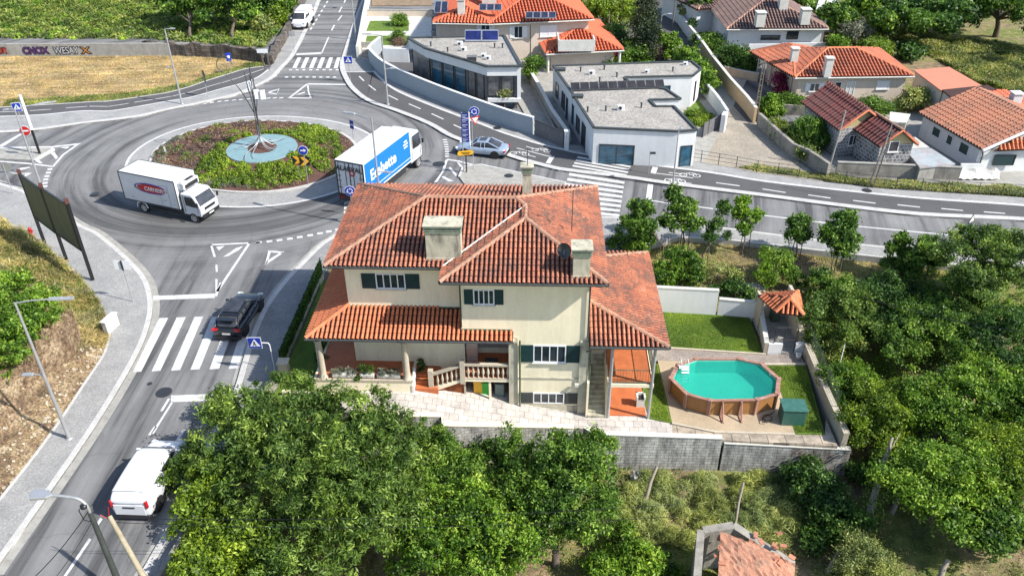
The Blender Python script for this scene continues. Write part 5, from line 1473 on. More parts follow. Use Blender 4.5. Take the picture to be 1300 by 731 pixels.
def truck_cab(t, x0, x1, hw, z0, z1, pm, wind=.55, nose=0.0):
    """cab: x0 rear, x1 front"""
    zm = z0 + (z1 - z0) * .46
    prof = [(x0, z0), (x1 - .05, z0), (x1, z0 + .18), (x1, zm - .1), (x1 - .06, zm), (x1 - wind, z1 - .12), (x1 - wind - .18, z1), (x0 + .05, z1), (x0, z1 - .08)]
    secs = [[(x, y * hw, z) for x, z in prof] for y in (-1, -.9, .9, 1)]
    for i, s_ in enumerate(secs):
        if i in (0, 3): secs[i] = [(x - (.05 if x > x0 + .3 else 0), y * .985, z - (.05 if z > zm else 0)) for x, y, z in s_]
    c = loft(secs, pm, 'cab', t, smooth=False, subsurf=0)
    c.modifiers.new('bevel', 'BEVEL').width = .05
    # windscreen
    a, q = Vector((x1 - .06, 0, zm)), Vector((x1 - wind, 0, z1 - .12))
    d = (q - a); nn = Vector((d.z, 0, -d.x)).normalized() * .012
    pa, pq = a + d * .06 + nn, a + d * .94 + nn
    MB().add([(pa.x, -hw * .9, pa.z), (pa.x, hw * .9, pa.z), (pq.x, hw * .84, pq.z), (pq.x, -hw * .84, pq.z)], [(0, 1, 2, 3)]).build('windscreen', M_['smoked'], t)
    for s in (-1, 1):
        pts = [(x1 - .2, zm + .02), (x1 - wind - .1, z1 - .22), (x0 + .35, z1 - .22), (x0 + .35, zm + .0), (x1 - .6, zm - .08)]
        MB().add([(x, s * (hw + .008), z) for x, z in pts] + [(x, s * (hw - .03), z) for x, z in pts], [tuple(range(5))] + [(k, (k + 1) % 5, 5 + (k + 1) % 5, 5 + k) for k in range(5)]).build('side_window', M_['smoked'], t, recalc=True)
        MB().boxb(x0 + .2, x0 + .23, min(s * hw, s * (hw + .012)), max(s * hw, s * (hw + .012)), z0 + .2, z1 - .15).boxb(x1 - .30, x1 - .28, min(s * hw, s * (hw + .012)), max(s * hw, s * (hw + .012)), z0 + .3, zm).build('door_seam', M_['trim'], t)
        MB().box((x1 - .12, s * (hw + .16), zm + .25), (.10, .16, .36)).tube([(x1 - .2, s * hw, zm + .4), (x1 - .12, s * (hw + .14), zm + .44)], .015, 5).build('mirror', M_['trim'], t, bevel=.02)
        MB().box((x1 - .0, s * (hw - .26), z0 + .32), (.05, .36, .18)).build('headlight', M_['lamp'], t, bevel=.02)
    MB().boxb(x1 - .02, x1 + .05, -hw * .93, hw * .93, z0 - .12, z0 + .18).boxb(x1 - .01, x1 + .012, -hw * .6, hw * .6, z0 + .42, z0 + .66).build('bumper', M_['trim'], t, bevel=.02)
    MB().boxb(x1 + .05, x1 + .065, -.26, .26, z0 - .02, z0 + .09).build('number_plate', M_['plate'], t)
    return c

t = thing('box_truck', 'white refrigerated box truck with a red and blue oval emblem on the roundabout', 'truck', tuple(W(213, 272) + Vector((.55, .45, 0))), rad(-22))
tr1 = t
MB().boxb(-3.75, 1.55, -1.12, 1.12, .98, 3.3).build('cargo_box', M_['car_white'], t, bevel=.02)
b = MB()
for y in (-1.125, 1.125):
    for z in (.98, 3.28): b.boxb(-3.77, 1.57, y - .02, y + .02, z - .03, z + .05)
    for x in (-3.75, 1.55): b.boxb(x - .03, x + .03, y - .022, y + .022, .98, 3.3)
b.boxb(-3.78, -3.74, -1.1, 1.1, 3.24, 3.33); b.build('edge_trim', M_['gutter'], t)
truck_cab(t, 1.75, 3.45, 1.0, .62, 2.35, M_['car_white'], .5)
MB().boxb(1.55, 2.15, -.85, .85, 2.55, 3.1).build('refrigeration_unit', M_['car_white'], t, bevel=.06)
MB().boxb(2.15, 2.17, -.7, .7, 2.62, 2.95).boxb(1.7, 2.0, -.6, .6, 3.1, 3.12).build('grille', M_['trim'], t)
MB().lathe([(0, .02), (.26, 0), (.3, -.06), (.3, -.2)], (0, 0, 0), 20).build('fan_cover', M_['offwhite'], t, loc=(1.9, -.55, 3.14))
MB().boxb(-3.6, 3.2, -.4, .4, .5, .72).boxb(-1.6, 1.3, -1.02, -.9, .5, .62).boxb(-1.6, 1.3, .9, 1.02, .5, .62).boxb(1.56, 1.74, -.9, .9, .6, 2.2).build('chassis', M_['dark'], t)
for x in (2.6, -2.2):
    for y in (-.88, .88): wheel(t, x, y, .4, .25)
for y in (-1.08, 1.08): MB().tube([(-2.72, y, .45), (-2.6, y, .85), (-2.2, y, .96), (-1.8, y, .85), (-1.68, y, .5)], .05, 6).build('mudguard', M_['car_white'], t)
ys = -1.125
ellipse_plate((-.9, 2.3), 1.55, .42, M_['blue'], 'emblem_oval', t, ys - .012)
ellipse_plate((-.88, 2.3), 1.45, .34, M_['red'], 'emblem_oval', t, ys - .02)
M_['silver'] = mat('silver_vinyl', (.5, .5, .52), .4, .05, 3)
ellipse_plate((-1.72, 2.32), .55, .24, M_['silver'], 'emblem_crescent', t, ys - .026)
ellipse_plate((-1.5, 2.31), .62, .24, M_['red'], 'emblem_crescent', t, ys - .031)
tx = text_mesh('CARNEIRO', .44, M_['white_paint'], 'lettering', t, bold=.006, sx=.95); tx.rotation_euler = (PI / 2, 0, 0); tx.location = (-.42, ys - .04, 2.26)
MB().boxb(-.05, .0, ys - .012, ys, 1.1, 2.75).boxb(.75, .8, ys - .012, ys, 1.1, 2.75).boxb(-.05, .8, ys - .012, ys, 2.72, 2.76).boxb(.15, .45, ys - .03, ys, 1.5, 1.58).boxb(-3.0, -2.7, ys - .03, ys, 1.3, 1.36).boxb(1.0, 1.35, ys - .03, ys, 1.3, 1.35).build('side_door', M_['silver'], t)

t = thing('box_truck', 'long truck with a blue side panel and white roof behind the house', 'truck', tuple((W(447, 265) + W(516, 206)) / 2 + Vector((.35, .35, 0))), math.atan2(65.9 - 56.6, 3.9))
tr2 = t
Lr, Lf = -4.9, 2.3
MB().boxb(Lr, Lf, -1.27, 1.27, 1.1, 3.9).build('cargo_box', M_['car_white'], t, bevel=.02)
M_['panel_blue'] = mat('truck_panel_blue', (.005, .17, .62), .4, .04, 2)
MB().boxb(Lr + .1, Lf - .05, -1.285, -1.272, 1.25, 3.8).build('side_panel', M_['panel_blue'], t)
MB().boxb(Lr + 1.6, Lf - .05, -1.291, -1.286, 1.50, 1.55).build('panel_stripe', M_['white_paint'], t)
tx = text_mesh('Ecabette', 1.25, M_['white_paint'], 'lettering', t, bold=.03, sx=.92); tx.rotation_euler = (PI / 2, 0, 0); tx.location = (-2.1, -1.30, 2.55)
b = MB()
for i, (dz, wd) in enumerate(((.45, .5), (.2, .75), (-.05, .6))): b.boxb(1.55 - wd / 2, 1.55 + wd / 2, -1.296, -1.286, 2.7 + dz, 2.82 + dz)
b.build('panel_mark', M_['white_paint'], t)
# rear doors
b = MB()
for y in (-.63, .63): b.boxb(Lr - .03, Lr, y - .58, y + .58, 1.15, 3.75)
b.build('rear_door', M_['car_white'], t)
b = MB()
for y in (-.95, -.35, .35, .95): b.tube([(Lr - .06, y, 1.15), (Lr - .06, y, 3.75)], .025, 6)
for y in (-1.2, 1.2): b.boxb(Lr - .05, Lr, y - .06, y + .06, 1.1, 3.85)
b.boxb(Lr - .05, Lr, -1.2, 1.2, 3.78, 3.88).boxb(Lr - .05, Lr, -.03, .03, 1.15, 3.75)
for z in (1.6, 2.2, 2.6): b.boxb(Lr - .05, Lr - .03, -1.15, -.8, z, z + .05); b.boxb(Lr - .05, Lr - .03, .8, 1.15, z, z + .05)
b.build('door_hardware', M_['gutter'], t)
tx = text_mesh('ALARVAL', .55, M_['black'], 'lettering', t, bold=.01); tx.rotation_euler = (PI / 2, 0, -PI / 2); tx.location = (Lr - .10, 0, 3.3)
MB().lathe([(.16, 0), (.26, 0), (.26, .02), (.16, .02), (.16, 0)], (0, 0, 0), 20).build('emblem_ring', M_['red'], t, loc=(Lr - .06, -.22, 3.0)).rotation_euler = (0, -PI / 2, 0)
MB().boxb(Lr - .06, Lr + .1, -1.2, 1.2, .55, 1.08).boxb(Lr, Lf + 1.8, -.45, .45, .6, 1.05).boxb(-3.4, 1.5, -1.2, -1.12, .5, .9).boxb(-3.4, 1.5, 1.12, 1.2, .5, .9).build('chassis', M_['dark'], t)
for y in (-.95, .95): MB().box((Lr - .08, y, .82), (.05, .4, .14)).build('taillight', M_['tail'], t)
truck_cab(t, Lf + .15, Lf + 2.1, 1.22, .85, 3.35, M_['car_white'], .35)
MB().prism([(Lf + .15, -1.1), (Lf + 1.2, -1.0), (Lf + 1.2, 1.0), (Lf + .15, 1.1)], 3.3, lambda x, y: 3.85 if x < Lf + .5 else 3.42).build('wind_deflector', M_['car_white'], t, bevel=.05)
for x in (Lf + 1.35, -2.6, -3.7):
    for y in (-1.05, 1.05): wheel(t, x, y, .5, .3)
# ---------------------------------------------------------------- street furniture
def lamp(label, base, h, arms, m=None, name='street_lamp', r=.085, group=None, headw=.24):
    """arms: [(height, dx, dy, rise, head length)]"""
    m = m or M_['steel']
    t = thing(name, label, 'street lamp', tuple(base), group=group)
    MB().tube([(0, 0, 0), (0, 0, .9), (0, 0, h)], [r * 1.25, r * 1.1, r * .62], 10).lathe([(r * 2.2, 0), (r * 2.2, .03), (r * 1.3, .05)], (0, 0, 0), 10).build('pole', m, t)
    for ah, dx, dy, rise, hl in arms:
        v = Vector((dx, dy, 0)); L = v.length; u = v / L
        MB().tube([(0, 0, ah - .02), (u.x * L * .5, u.y * L * .5, ah + rise * .7), (dx, dy, ah + rise)], .035, 8).build('arm', m, t)
        hd = MB()
        ang = math.atan2(u.y, u.x); c = Vector((dx, dy, ah + rise)) + u * hl / 2
        hd.box(c, (hl, headw, .07), ang); hd.box(c - u * hl * .2 + Vector((0, 0, .05)), (hl * .5, headw * .7, .05), ang)
        o = hd.build('lamp_head', m, t, bevel=.02)
        MB().box(c + u * hl * .1 + Vector((0, 0, -.042)), (hl * .6, headw * .7, .02), ang).build('lens', M_['lamp'], o)
    return t
lamp('tall pale street lamp on the left pavement with a small second lamp halfway up', W(88, 556, .12), 8.5, [(8.5, 1.55, .1, .12, 1.15), (4.2, -.5, .0, .05, .55)])
lamp('street lamp between the roundabout and the straw field', W(231, 132, .12), 7.5, [(7.5, .5, .0, .05, .5), (3.8, -.4, 0, .0, .3)])
lamp('street lamp at the cycle track in front of the blue-grey curved wall', W(492.5, 132.5, .13), 6.9, [(6.9, -1.0, .1, .1, .9), (3.6, .5, .05, .05, .5)])
lamp('street lamp behind the big red roof, in front of the blue truck', W(486, 290, .12), 8.7, [(8.6, -1.2, .6, .12, 1.0), (4.6, .5, -.1, .05, .6)])
lamp('street lamp at the left edge of the roundabout beside the no entry sign', W(54, 241, .12), 6.9, [(6.9, 1.5, .75, .1, 1.3), (6.9, -.4, -.1, 0, .4)])
lamp('lamp post by the far street, left of the neighbour\'s two lawns', W(452, 50, .12), 7.5, [(7.5, -1.0, .1, .1, .9)])
lamp('farthest lamp post at the top edge beside the far street', W(464, 14, .12), 7.5, [(7.5, -1.0, .1, .1, .9)])
lamp('slim lamp post in front of the white flat-roofed house on the right', W(854, 236, .16), 4.9, [(4.9, .08, .02, .04, .3)], r=.06)
lamp('street lamp in the far lane behind the green hedge', W(836, 66, .1), 4.2, [(4.2, .7, .1, .15, .5)], r=.06)

# near lamp and pole at the bottom left, their feet are below the picture
nb = W(158, 758, .12); nb = W(150, 748, .12)
t = thing('street_lamp', 'curved-neck street lamp on a cable pole at the bottom left corner', 'street lamp', tuple(W(176, 800, .12)))
o = Vector(t.location); hp = W(108, 648, 5.3)
hp_top = Vector((o.x, o.y, 5.0))
def at_vertical(base, py_top_px, pyv):
    """height above `base` at which the vertical through it passes the sight line"""
    d = ray(py_top_px, pyv); g = np.array([base.x, base.y]); s = (d[:2] @ g) / (d[:2] @ d[:2]); return CAM_Z + s * d[2]
ht = at_vertical(o, 110, 655)
MB().tube([(0, 0, 0), (0, 0, ht * .55), (0, 0, ht)], [.16, .12, .09], 10).build('pole', M_['gutter'], t)
nk = [Vector((0, 0, ht - .1)), Vector((-.02, 0, ht + .35)), Vector((-.25, .05, ht + .62)), Vector((-.7, .08, ht + .72)), Vector((-1.25, .1, ht + .78))]
MB().tube(smooth_curve(nk, 4), .055, 8).build('neck', M_['steel'], t)
hd = MB().prism([(-1.15, .02), (-1.3, -.08), (-1.85, -.14), (-1.95, .1), (-1.85, .34), (-1.3, .28)], ht + .74, ht + .86).build('lamp_head', M_['steel'], t, bevel=.03)
MB().tube([(0, -.03, ht - .5), (-.25, -.1, ht - .3), (-.3, -.1, ht + .2), (-.12, -.06, ht + .42), (0, 0, ht + .3)], .018, 5).lathe([(.12, 0), (.12, .12), (0, .14)], (-.1, -.05, ht + .3), 10).build('cable_loop', M_['black'], t)
t = thing('wooden_pole', 'bleached wooden pole with a steel bracket rising in front of the white compact van', 'utility pole', tuple(W(228, 815, .12)))
o2 = Vector(t.location); top2 = W(139, 655, 3.9)
MB().tube([(0, 0, 0), (top2 - o2) * .5 + Vector((0.02, 0, .02)), top2 - o2], [.14, .12, .095], 10).build('pole', mat('bleached_pole', (.36, .31, .21), .9, .2, 3, .2, stain=(.15, .12, .08), stain_amt=.5), t)
tt = top2 - o2
MB().tube([tt + Vector((-.05, 0, -.1)), tt + Vector((.1, 0, .55))], .02, 5).tube([tt + Vector((-.35, 0, .1)), tt + Vector((0, 0, -.25))], .015, 5).build('bracket', M_['red'], t)
# cables
def cable(label, a, c, sag=.5, r=.014, group=None):
    a, c = Vector(a), Vector(c)
    pts = [a.lerp(c, i / 14) - Vector((0, 0, sag * 4 * (i / 14) * (1 - i / 14))) - a for i in range(15)]
    return meta(MB().tube(pts, r, 5).build('cable', M_['black'], loc=a), label, 'cable', group)
lt = o + Vector((0, 0, ht + .1))
cable('overhead cable running down-left from the curved-neck lamp to the bottom edge', lt, W(10, 760, 3.5), .3, .018, 'cables of the bottom left lamp')
cable('thinner overhead cable under the first at the bottom left lamp', lt + Vector((0, 0, -.5)), W(30, 775, 2.8), .3, .012, 'cables of the bottom left lamp')
gc = 'cables crossing the near treetops'
treew = [W(350, 651, 5.0), W(700, 630, 5.0)]
cable('upper of the overhead cables crossing the near treetops from the wooden pole', top2 + Vector((0, 0, -.1)), W(860, 640, 4.2), .4, .012, gc)
cable('lower of the overhead cables crossing the near treetops', top2 + Vector((0, 0, -.35)), W(860, 655, 4.0), .5, .012, gc)
cable('single overhead cable crossing the dark thicket on the right', W(1096, 377, 3.0), W(1330, 425, 3.4), .3, .02)

# utility poles
def pylon(label, base, h, r=.17, lean=(0, 0)):
    t = thing('utility_pole', label, 'utility pole', tuple(base))
    top = Vector((lean[0], lean[1], h))
    b = MB()
    for s in (-1, 1):
        b.tube([(s * r, 0, 0), (s * r * .55 + top.x, top.y, h)], .055, 6)
    k = int(h / .55)
    for i in range(k + 1):
        f_ = i / k; ww = r * (1 - .45 * f_)
        b.box((top.x * f_, top.y * f_, h * f_), (ww * 2, .07, .12))
    b.build('lattice', M_['wood'], t)
    MB().box((top.x, top.y, h - .2), (.7, .08, .08)).build('crossarm', M_['gutter'], t)
    return t
pylon('concrete utility pole with slots standing in the sandy lane', W(958.5, 152.5, .1), 5.7)
pylon('concrete utility pole on the verge in front of the low grey wall', W(1105, 239, .1), 4.9, .2, (.5, .1))
t = thing('pole', 'thin steel mast rising from the concrete pole by the low grey wall', 'mast', tuple(W(1110, 225, 2.2)))
MB().tube([(0, 0, 0), (.35, .1, 4.2)], .03, 6).tube([(.35, .1, 4.2), (.5, .1, 4.4), (.8, .1, 4.35)], .025, 6).build('tube', M_['steel'], t)
pole_thing('utility_pole', 'plain grey pole at the corner of the stone house garden', W(1053, 212, .1), W(1053, 212, .1) + Vector((.3, 0, 5.0)), .09, M_['concrete'], 'utility pole')
pole_thing('utility_pole', 'wooden pole in the far lane between the hedge and the brown-roofed villa', W(853, 38, .1), W(853, 38, .1) + Vector((.1, 0, 4.5)), .08, M_['wood'], 'utility pole')
aerial('tall TV aerial pole beside the yellow gable of the stone house', W(1085, 150, 3.6), 1.6)

# ---- billboards
M_['board'] = mat('olive_board', (.10, .105, .06), .6, .15, 1.2, stain=(.16, .16, .1), stain_amt=.4)
M_['rusty'] = mat('rusty_brown_frame', (.10, .035, .025), .7, .2, 3)
pb = [W(57, 309.4, .12), W(85, 331.5, .12), W(118, 355.4, .12)]
hb = [at_vertical(pb[0], 23, 221), at_vertical(pb[1], 50.7, 238.5), at_vertical(pb[2], 84.5, 258)]
bt = thing('billboard', 'big dark billboard of two olive panels on three tall posts, left pavement', 'billboard', tuple(pb[0]))
for p, h in zip(pb, hb):
    q = p - pb[0]
    MB().box((q.x, q.y, h / 2), (.14, .2, h), math.atan2((pb[2] - pb[0]).y, (pb[2] - pb[0]).x)).build('post', M_['black'], bt)
    MB().box((q.x, q.y, h + .02), (.24, .3, .3), .6).build('bracket', M_['rusty'], bt)
for i in (0, 1):
    a, c = pb[i] - pb[0], pb[i + 1] - pb[0]; d = (c - a).normalized(); nn = Vector((d.y, -d.x, 0))
    zb_, zt_ = hb[i] * .40, hb[i] * .98
    a2, c2_ = a + d * .1 + nn * .06, c - d * .1 + nn * .06
    ctr = (a2 + c2_) / 2; ang = math.atan2(d.y, d.x); L = (c2_ - a2).length
    pn = MB().box((ctr.x, ctr.y, (zb_ + zt_) / 2), (L, .06, zt_ - zb_), ang).build('panel', M_['board'], bt)
    fr = MB()
    for zz in (zb_, zt_): fr.box((ctr.x, ctr.y, zz), (L + .1, .12, .12), ang)
    for q in (a2, c2_): fr.box((q.x, q.y, (zb_ + zt_) / 2), (.12, .12, zt_ - zb_), ang)
    fr.build('frame', M_['dark'], pn)

# ---- signs
def sign(name, label, base, h, cat='road sign', tilt=0.0, r=.03, group=None, m=None):
    t = thing(name, label, cat, tuple(base), group=group)
    MB().tube([(0, 0, 0), (0, 0, h)], r, 8).build('post', m or M_['steel'], t)
    return t
def plate(t, shape, size, z, mat_, face=0.0, off=.05, dx=0.0, back=None, name='sign_plate', label=None):
    """flat plate facing direction `face` (radians, 0 = towards the viewer, -Y)"""
    nrm = Vector((math.sin(face), -math.cos(face), 0)); u = Vector((math.cos(face), math.sin(face), 0))
    if shape == 'disc': pts = [(size * math.cos(k * PI / 14), size * math.sin(k * PI / 14)) for k in range(28)]
    elif shape == 'tri': pts = [(-size, -size * .6), (size, -size * .6), (0, size * 1.1)]
    elif shape == 'triinv': pts = [(-size, size * .6), (0, -size * 1.1), (size, size * .6)]
    elif isinstance(shape, list): pts = shape
    else: w_, h_ = size; pts = [(-w_ / 2, -h_ / 2), (w_ / 2, -h_ / 2), (w_ / 2, h_ / 2), (-w_ / 2, h_ / 2)]
    c = Vector((0, 0, z)) + nrm * off + u * dx
    n_ = len(pts)
    f_ = [c + u * a + Vector((0, 0, e)) + nrm * .008 for a, e in pts]; b2 = [c + u * a + Vector((0, 0, e)) - nrm * .008 for a, e in pts]
    return MB().add(f_ + b2, [tuple(range(n_)), tuple(range(2 * n_ - 1, n_ - 1, -1))] + [(k, (k + 1) % n_, n_ + (k + 1) % n_, n_ + k) for k in range(n_)]).build(name, mat_, t, recalc=True)
def ped_symbol(t, z, s, face, off=.065, dx=0.0):
    plate(t, 'tri', .23 * s, z - .03 * s, M_['white_paint'], face, off, dx, name='white_triangle')
    o = off + .018
    plate(t, [(-.02 * s, .02 * s), (.02 * s, .02 * s), (.03 * s, .1 * s), (-.03 * s, .1 * s)], 1, z - .03 * s, M_['black'], face, o, dx, name='walking_figure')
    plate(t, [(-.03 * s, .03 * s), (.0, .03 * s), (-.05 * s, -.09 * s), (-.08 * s, -.09 * s)], 1, z - .03 * s, M_['black'], face, o, dx, name='walking_figure')
    plate(t, [(.0, .03 * s), (.03 * s, .03 * s), (.08 * s, -.09 * s), (.05 * s, -.09 * s)], 1, z - .03 * s, M_['black'], face, o, dx, name='walking_figure')
    plate(t, 'disc', .024 * s, z + .1 * s, M_['black'], face, o, dx, name='walking_figure')
arrow_r = [(-.22, -.05), (.05, -.05), (.05, -.15), (.24, 0), (.05, .15), (.05, .05), (-.22, .05)]
def arrows3(t, z, s, face, off=.07, dx=0.0):
    for a in (0, 2 * PI / 3, 4 * PI / 3):
        pts = []
        for k in range(6):
            th = a + k * .24; pts.append((.24 * s * math.cos(th), .24 * s * math.sin(th)))
        inner = [(x * .74, y * .74) for x, y in reversed(pts)]
        plate(t, pts + inner, 1, z, M_['white_paint'], face, off, dx, name='arrow')
        th = a + 1.3; e = a + 1.85
        plate(t, [(.33 * s * math.cos(th), .33 * s * math.sin(th)), (.21 * s * math.cos(e), .21 * s * math.sin(e)), (.10 * s * math.cos(th), .10 * s * math.sin(th))], 1, z, M_['white_paint'], face, off, dx, name='arrow')

# pedestrian sign near the pier (arm bends over the pavement)
t = thing('crossing_sign', 'blue pedestrian crossing sign on a bent white post above the house pavement', 'road sign', tuple(W(349, 470, .12)))
hh = at_vertical(Vector(t.location), 340, 438)
MB().tube([(0, 0, 0), (0, 0, hh - .15), (-.06, 0, hh), (-.3, 0, hh + .02), (-.62, 0, hh + .02)], .03, 8).build('post', M_['white_paint'], t)
plate(t, 'rect', (.78, .78), hh + .05, M_['white_paint'], 0, .04, -.8); plate(t, 'rect', (.7, .7), hh + .05, M_['blue'], 0, .06, -.8, name='blue_face'); ped_symbol(t, hh + .05, 1.25, 0, .08, -.8)
# white backed double sign
t = sign('road_sign', 'pair of white-backed sign plates on a thin post on the left pavement', W(169, 383, .12), 2.9)
plate(t, 'rect', (.46, .66), 2.75, M_['white_paint'], PI, .04, -.28); plate(t, 'rect', (.46, .66), 2.78, M_['white_paint'], PI, .04, .28); MB().box((0, -.02, 2.76), (.1, .05, .7)).build('bracket', M_['dark'], t)
# roundabout arrow and chevrons
t = sign('road_sign', 'blue round sign with a white right arrow on the roundabout planting', W(391.5, 234, .2), 3.2)
plate(t, 'disc', .4, 3.0, M_['white_paint'], 0, .03); plate(t, 'disc', .36, 3.0, M_['blue'], 0, .05, name='blue_face'); plate(t, arrow_r, 1, 3.0, M_['white_paint'], 0, .07, name='arrow')
def chevron(label, base, h):
    t = sign('chevron_sign', label, base, h)
    plate(t, 'rect', (.86, .8), h - .3, M_['black'], 0, .04)
    plate(t, [(-.38, .37), (-.04, .37), (.36, 0), (-.04, -.37), (-.38, -.37), (-.02, 0)], 1, h - .3, M_['yellow'], 0, .06, name='chevron')
chevron('left of two black and orange chevron boards on the roundabout', W(382, 229, .25), 2.1)
chevron('right of two black and orange chevron boards, under the blue arrow sign', W(391, 231.5, .22), 2.2)
t = sign('road_sign', 'blue round sign with circling arrows between the truck and the red roof', W(448, 272, .12), 2.2)
plate(t, 'disc', .42, 2.0, M_['white_paint'], 0, .03); plate(t, 'disc', .385, 2.0, M_['blue'], 0, .05, name='blue_face'); arrows3(t, 2.0, .95, 0)
# direction sign stack
t = thing('direction_sign', 'tall stack of blue and white direction boards beside the silver coupe', 'direction sign', tuple(W(591, 217, .13)))
MB().tube([(-.15, 0, 0), (-.15, 0, 5.2)], .05, 8).build('post', M_['steel'], t)
MB().tube([(.45, 0, 2.3), (.45, 0, 5.2)], .05, 8).build('post', M_['white_paint'], t)
for i in range(6):
    z = 4.95 - i * .42
    plate(t, 'rect', (.62, .36), z, M_['blue'], -.25, .09, .12, name='board')
    plate(t, 'rect', (.46, .05), z + .05, M_['white_paint'], -.25, .11, .12, name='board_text'); plate(t, 'rect', (.3, .05), z - .07, M_['white_paint'], -.25, .11, .05, name='board_text')
t = sign('direction_sign', 'yellow arrow-shaped direction sign on a dark post in front of the silver coupe', W(591, 217, .13) + Vector((.1, -.25, 0)), 1.9, 'direction sign', r=.06, m=M_['dark'])
plate(t, [(-.62, -.2), (.5, -.14), (.66, .06), (.5, .26), (-.62, .2), (-.72, 0)], 1, 1.75, M_['yellow'], .12, .08)
plate(t, 'rect', (.8, .045), 1.82, M_['black'], .12, .10, name='lettering'); plate(t, 'rect', (.55, .045), 1.70, M_['black'], .12, .10, name='lettering')
t = sign('road_sign', 'blue roundabout sign above a give way triangle on one post', W(601, 214, .13), 5.0)
MB().tube([(0, 0, 4.7), (.25, 0, 4.85)], .03, 6).build('bracket', M_['steel'], t)
plate(t, 'disc', .42, 5.1, M_['white_paint'], 0, .05, .22); plate(t, 'disc', .385, 5.1, M_['blue'], 0, .07, .22, name='blue_face'); arrows3(t, 5.1, .95, 0, .09, .22)
plate(t, 'triinv', .42, 4.35, M_['red'], .5, .05, .28); plate(t, 'triinv', .27, 4.35, M_['white_paint'], .5, .07, .28, name='white_field')
# left entry
t = sign('road_sign', 'blue pedestrian sign above a red no entry disc on the left traffic island', W(43, 198.5, .13), 4.6)
plate(t, 'rect', (.72, .78), 4.55, M_['white_paint'], .25, .03); plate(t, 'rect', (.64, .7), 4.55, M_['blue'], .25, .05, name='blue_face'); ped_symbol(t, 4.55, 1.2, .25, .07)
plate(t, 'disc', .46, 2.4, M_['white_paint'], .1, .03); plate(t, 'disc', .42, 2.4, M_['red'], .1, .05, name='red_face'); plate(t, 'rect', (.6, .13), 2.4, M_['white_paint'], .1, .07, name='white_bar')
t = thing('marker_pole', 'thick pole painted white above and black below on the left traffic island', 'pole', tuple(W(50.5, 195, .13)))
hm = at_vertical(Vector(t.location), 24, 123)
MB().tube([(0, 0, 0), (0, 0, hm * .42)], .11, 8).build('lower_section', M_['black'], t); MB().tube([(0, 0, hm * .42), (0, 0, hm)], [.15, .13], 8).build('upper_section', M_['white_paint'], t)
t = sign('road_sign', 'grey-backed round sign cut by the left edge of the picture', W(17, 246, .12), 2.6); plate(t, 'disc', .42, 2.35, M_['alu'], PI, .03, -.2)
t = sign('road_sign', 'dark-backed road sign with two plates beside the straw field', W(264, 123, .13), 2.5); plate(t, 'disc', .38, 2.4, M_['gutter'], PI - .9, .03); plate(t, 'triinv', .4, 1.75, M_['gutter'], PI - .9, .03)
t = sign('road_sign', 'narrow blue sign in front of the rough stone wall', W(294, 94, .1), 2.1); plate(t, 'rect', (.55, .9), 1.9, M_['blue'], .5, .03); plate(t, 'rect', (.28, .28), 1.9, M_['white_paint'], .5, .05, name='white_field')
t = sign('road_sign', 'blue sign on a post between the roundabout planting and the long truck', W(449, 178, .13), 1.9); plate(t, 'rect', (.5, .8), 1.5, M_['blue'], -.7, .03); plate(t, arrow_r, 1, 1.5, M_['white_paint'], -.7, .05, name='arrow')
t = sign('crossing_sign', 'blue pedestrian crossing sign beside the far zebra crossing', W(445, 103, .12), 2.5); plate(t, 'rect', (.9, .8), 2.3, M_['white_paint'], 0, .03); plate(t, 'rect', (.83, .73), 2.3, M_['blue'], 0, .05, name='blue_face'); ped_symbol(t, 2.3, 1.3, 0, .07)
t = sign('road_sign', 'silver-backed sign in front of the parked far van', W(374, 67, .12), 2.4); plate(t, 'rect', (.7, .6), 2.2, M_['alu'], PI, .03); plate(t, 'rect', (.2, .62), 2.2, M_['blue'], PI, .06, name='edge_strip')
t = thing('notice_board', 'small white notice board on two brown posts beside the stone wall of the far street', 'notice board', tuple(W(338, 84, .1)))
for x in (-.35, .25): MB().boxb(x, x + .14, -.07, .07, 0, 1.7).build('post', M_['bark'], t)
MB().boxb(-.75, .45, -.1, -.06, 1.5, 1.95).build('board', M_['white_paint'], t)
t = sign('road_sign', 'post with a triangular sign above a blue one at the far right of the street', W(1222, 312, .12), 2.2)
plate(t, 'tri', .42, 2.15, M_['gutter'], .6, .03); plate(t, 'tri', .3, 2.15, M_['offwhite'], .6, .05, name='white_field'); plate(t, 'rect', (.6, .85), 1.3, M_['blue'], .6, .03); plate(t, 'disc', .16, 1.3, M_['white_paint'], .6, .05, name='symbol')
t = sign('small_sign', 'short white marker post at the left rim of the roundabout planting', W(212, 200, .15), 1.0); plate(t, 'rect', (.14, .5), .8, M_['white_paint'], 0, .03)
t = sign('small_sign', 'small pole with a dark box on the fence pavement before the white house', W(823, 220, .14), 2.0); MB().boxb(.0, .45, -.08, .08, 1.75, 1.9).build('box', M_['dark'], t)
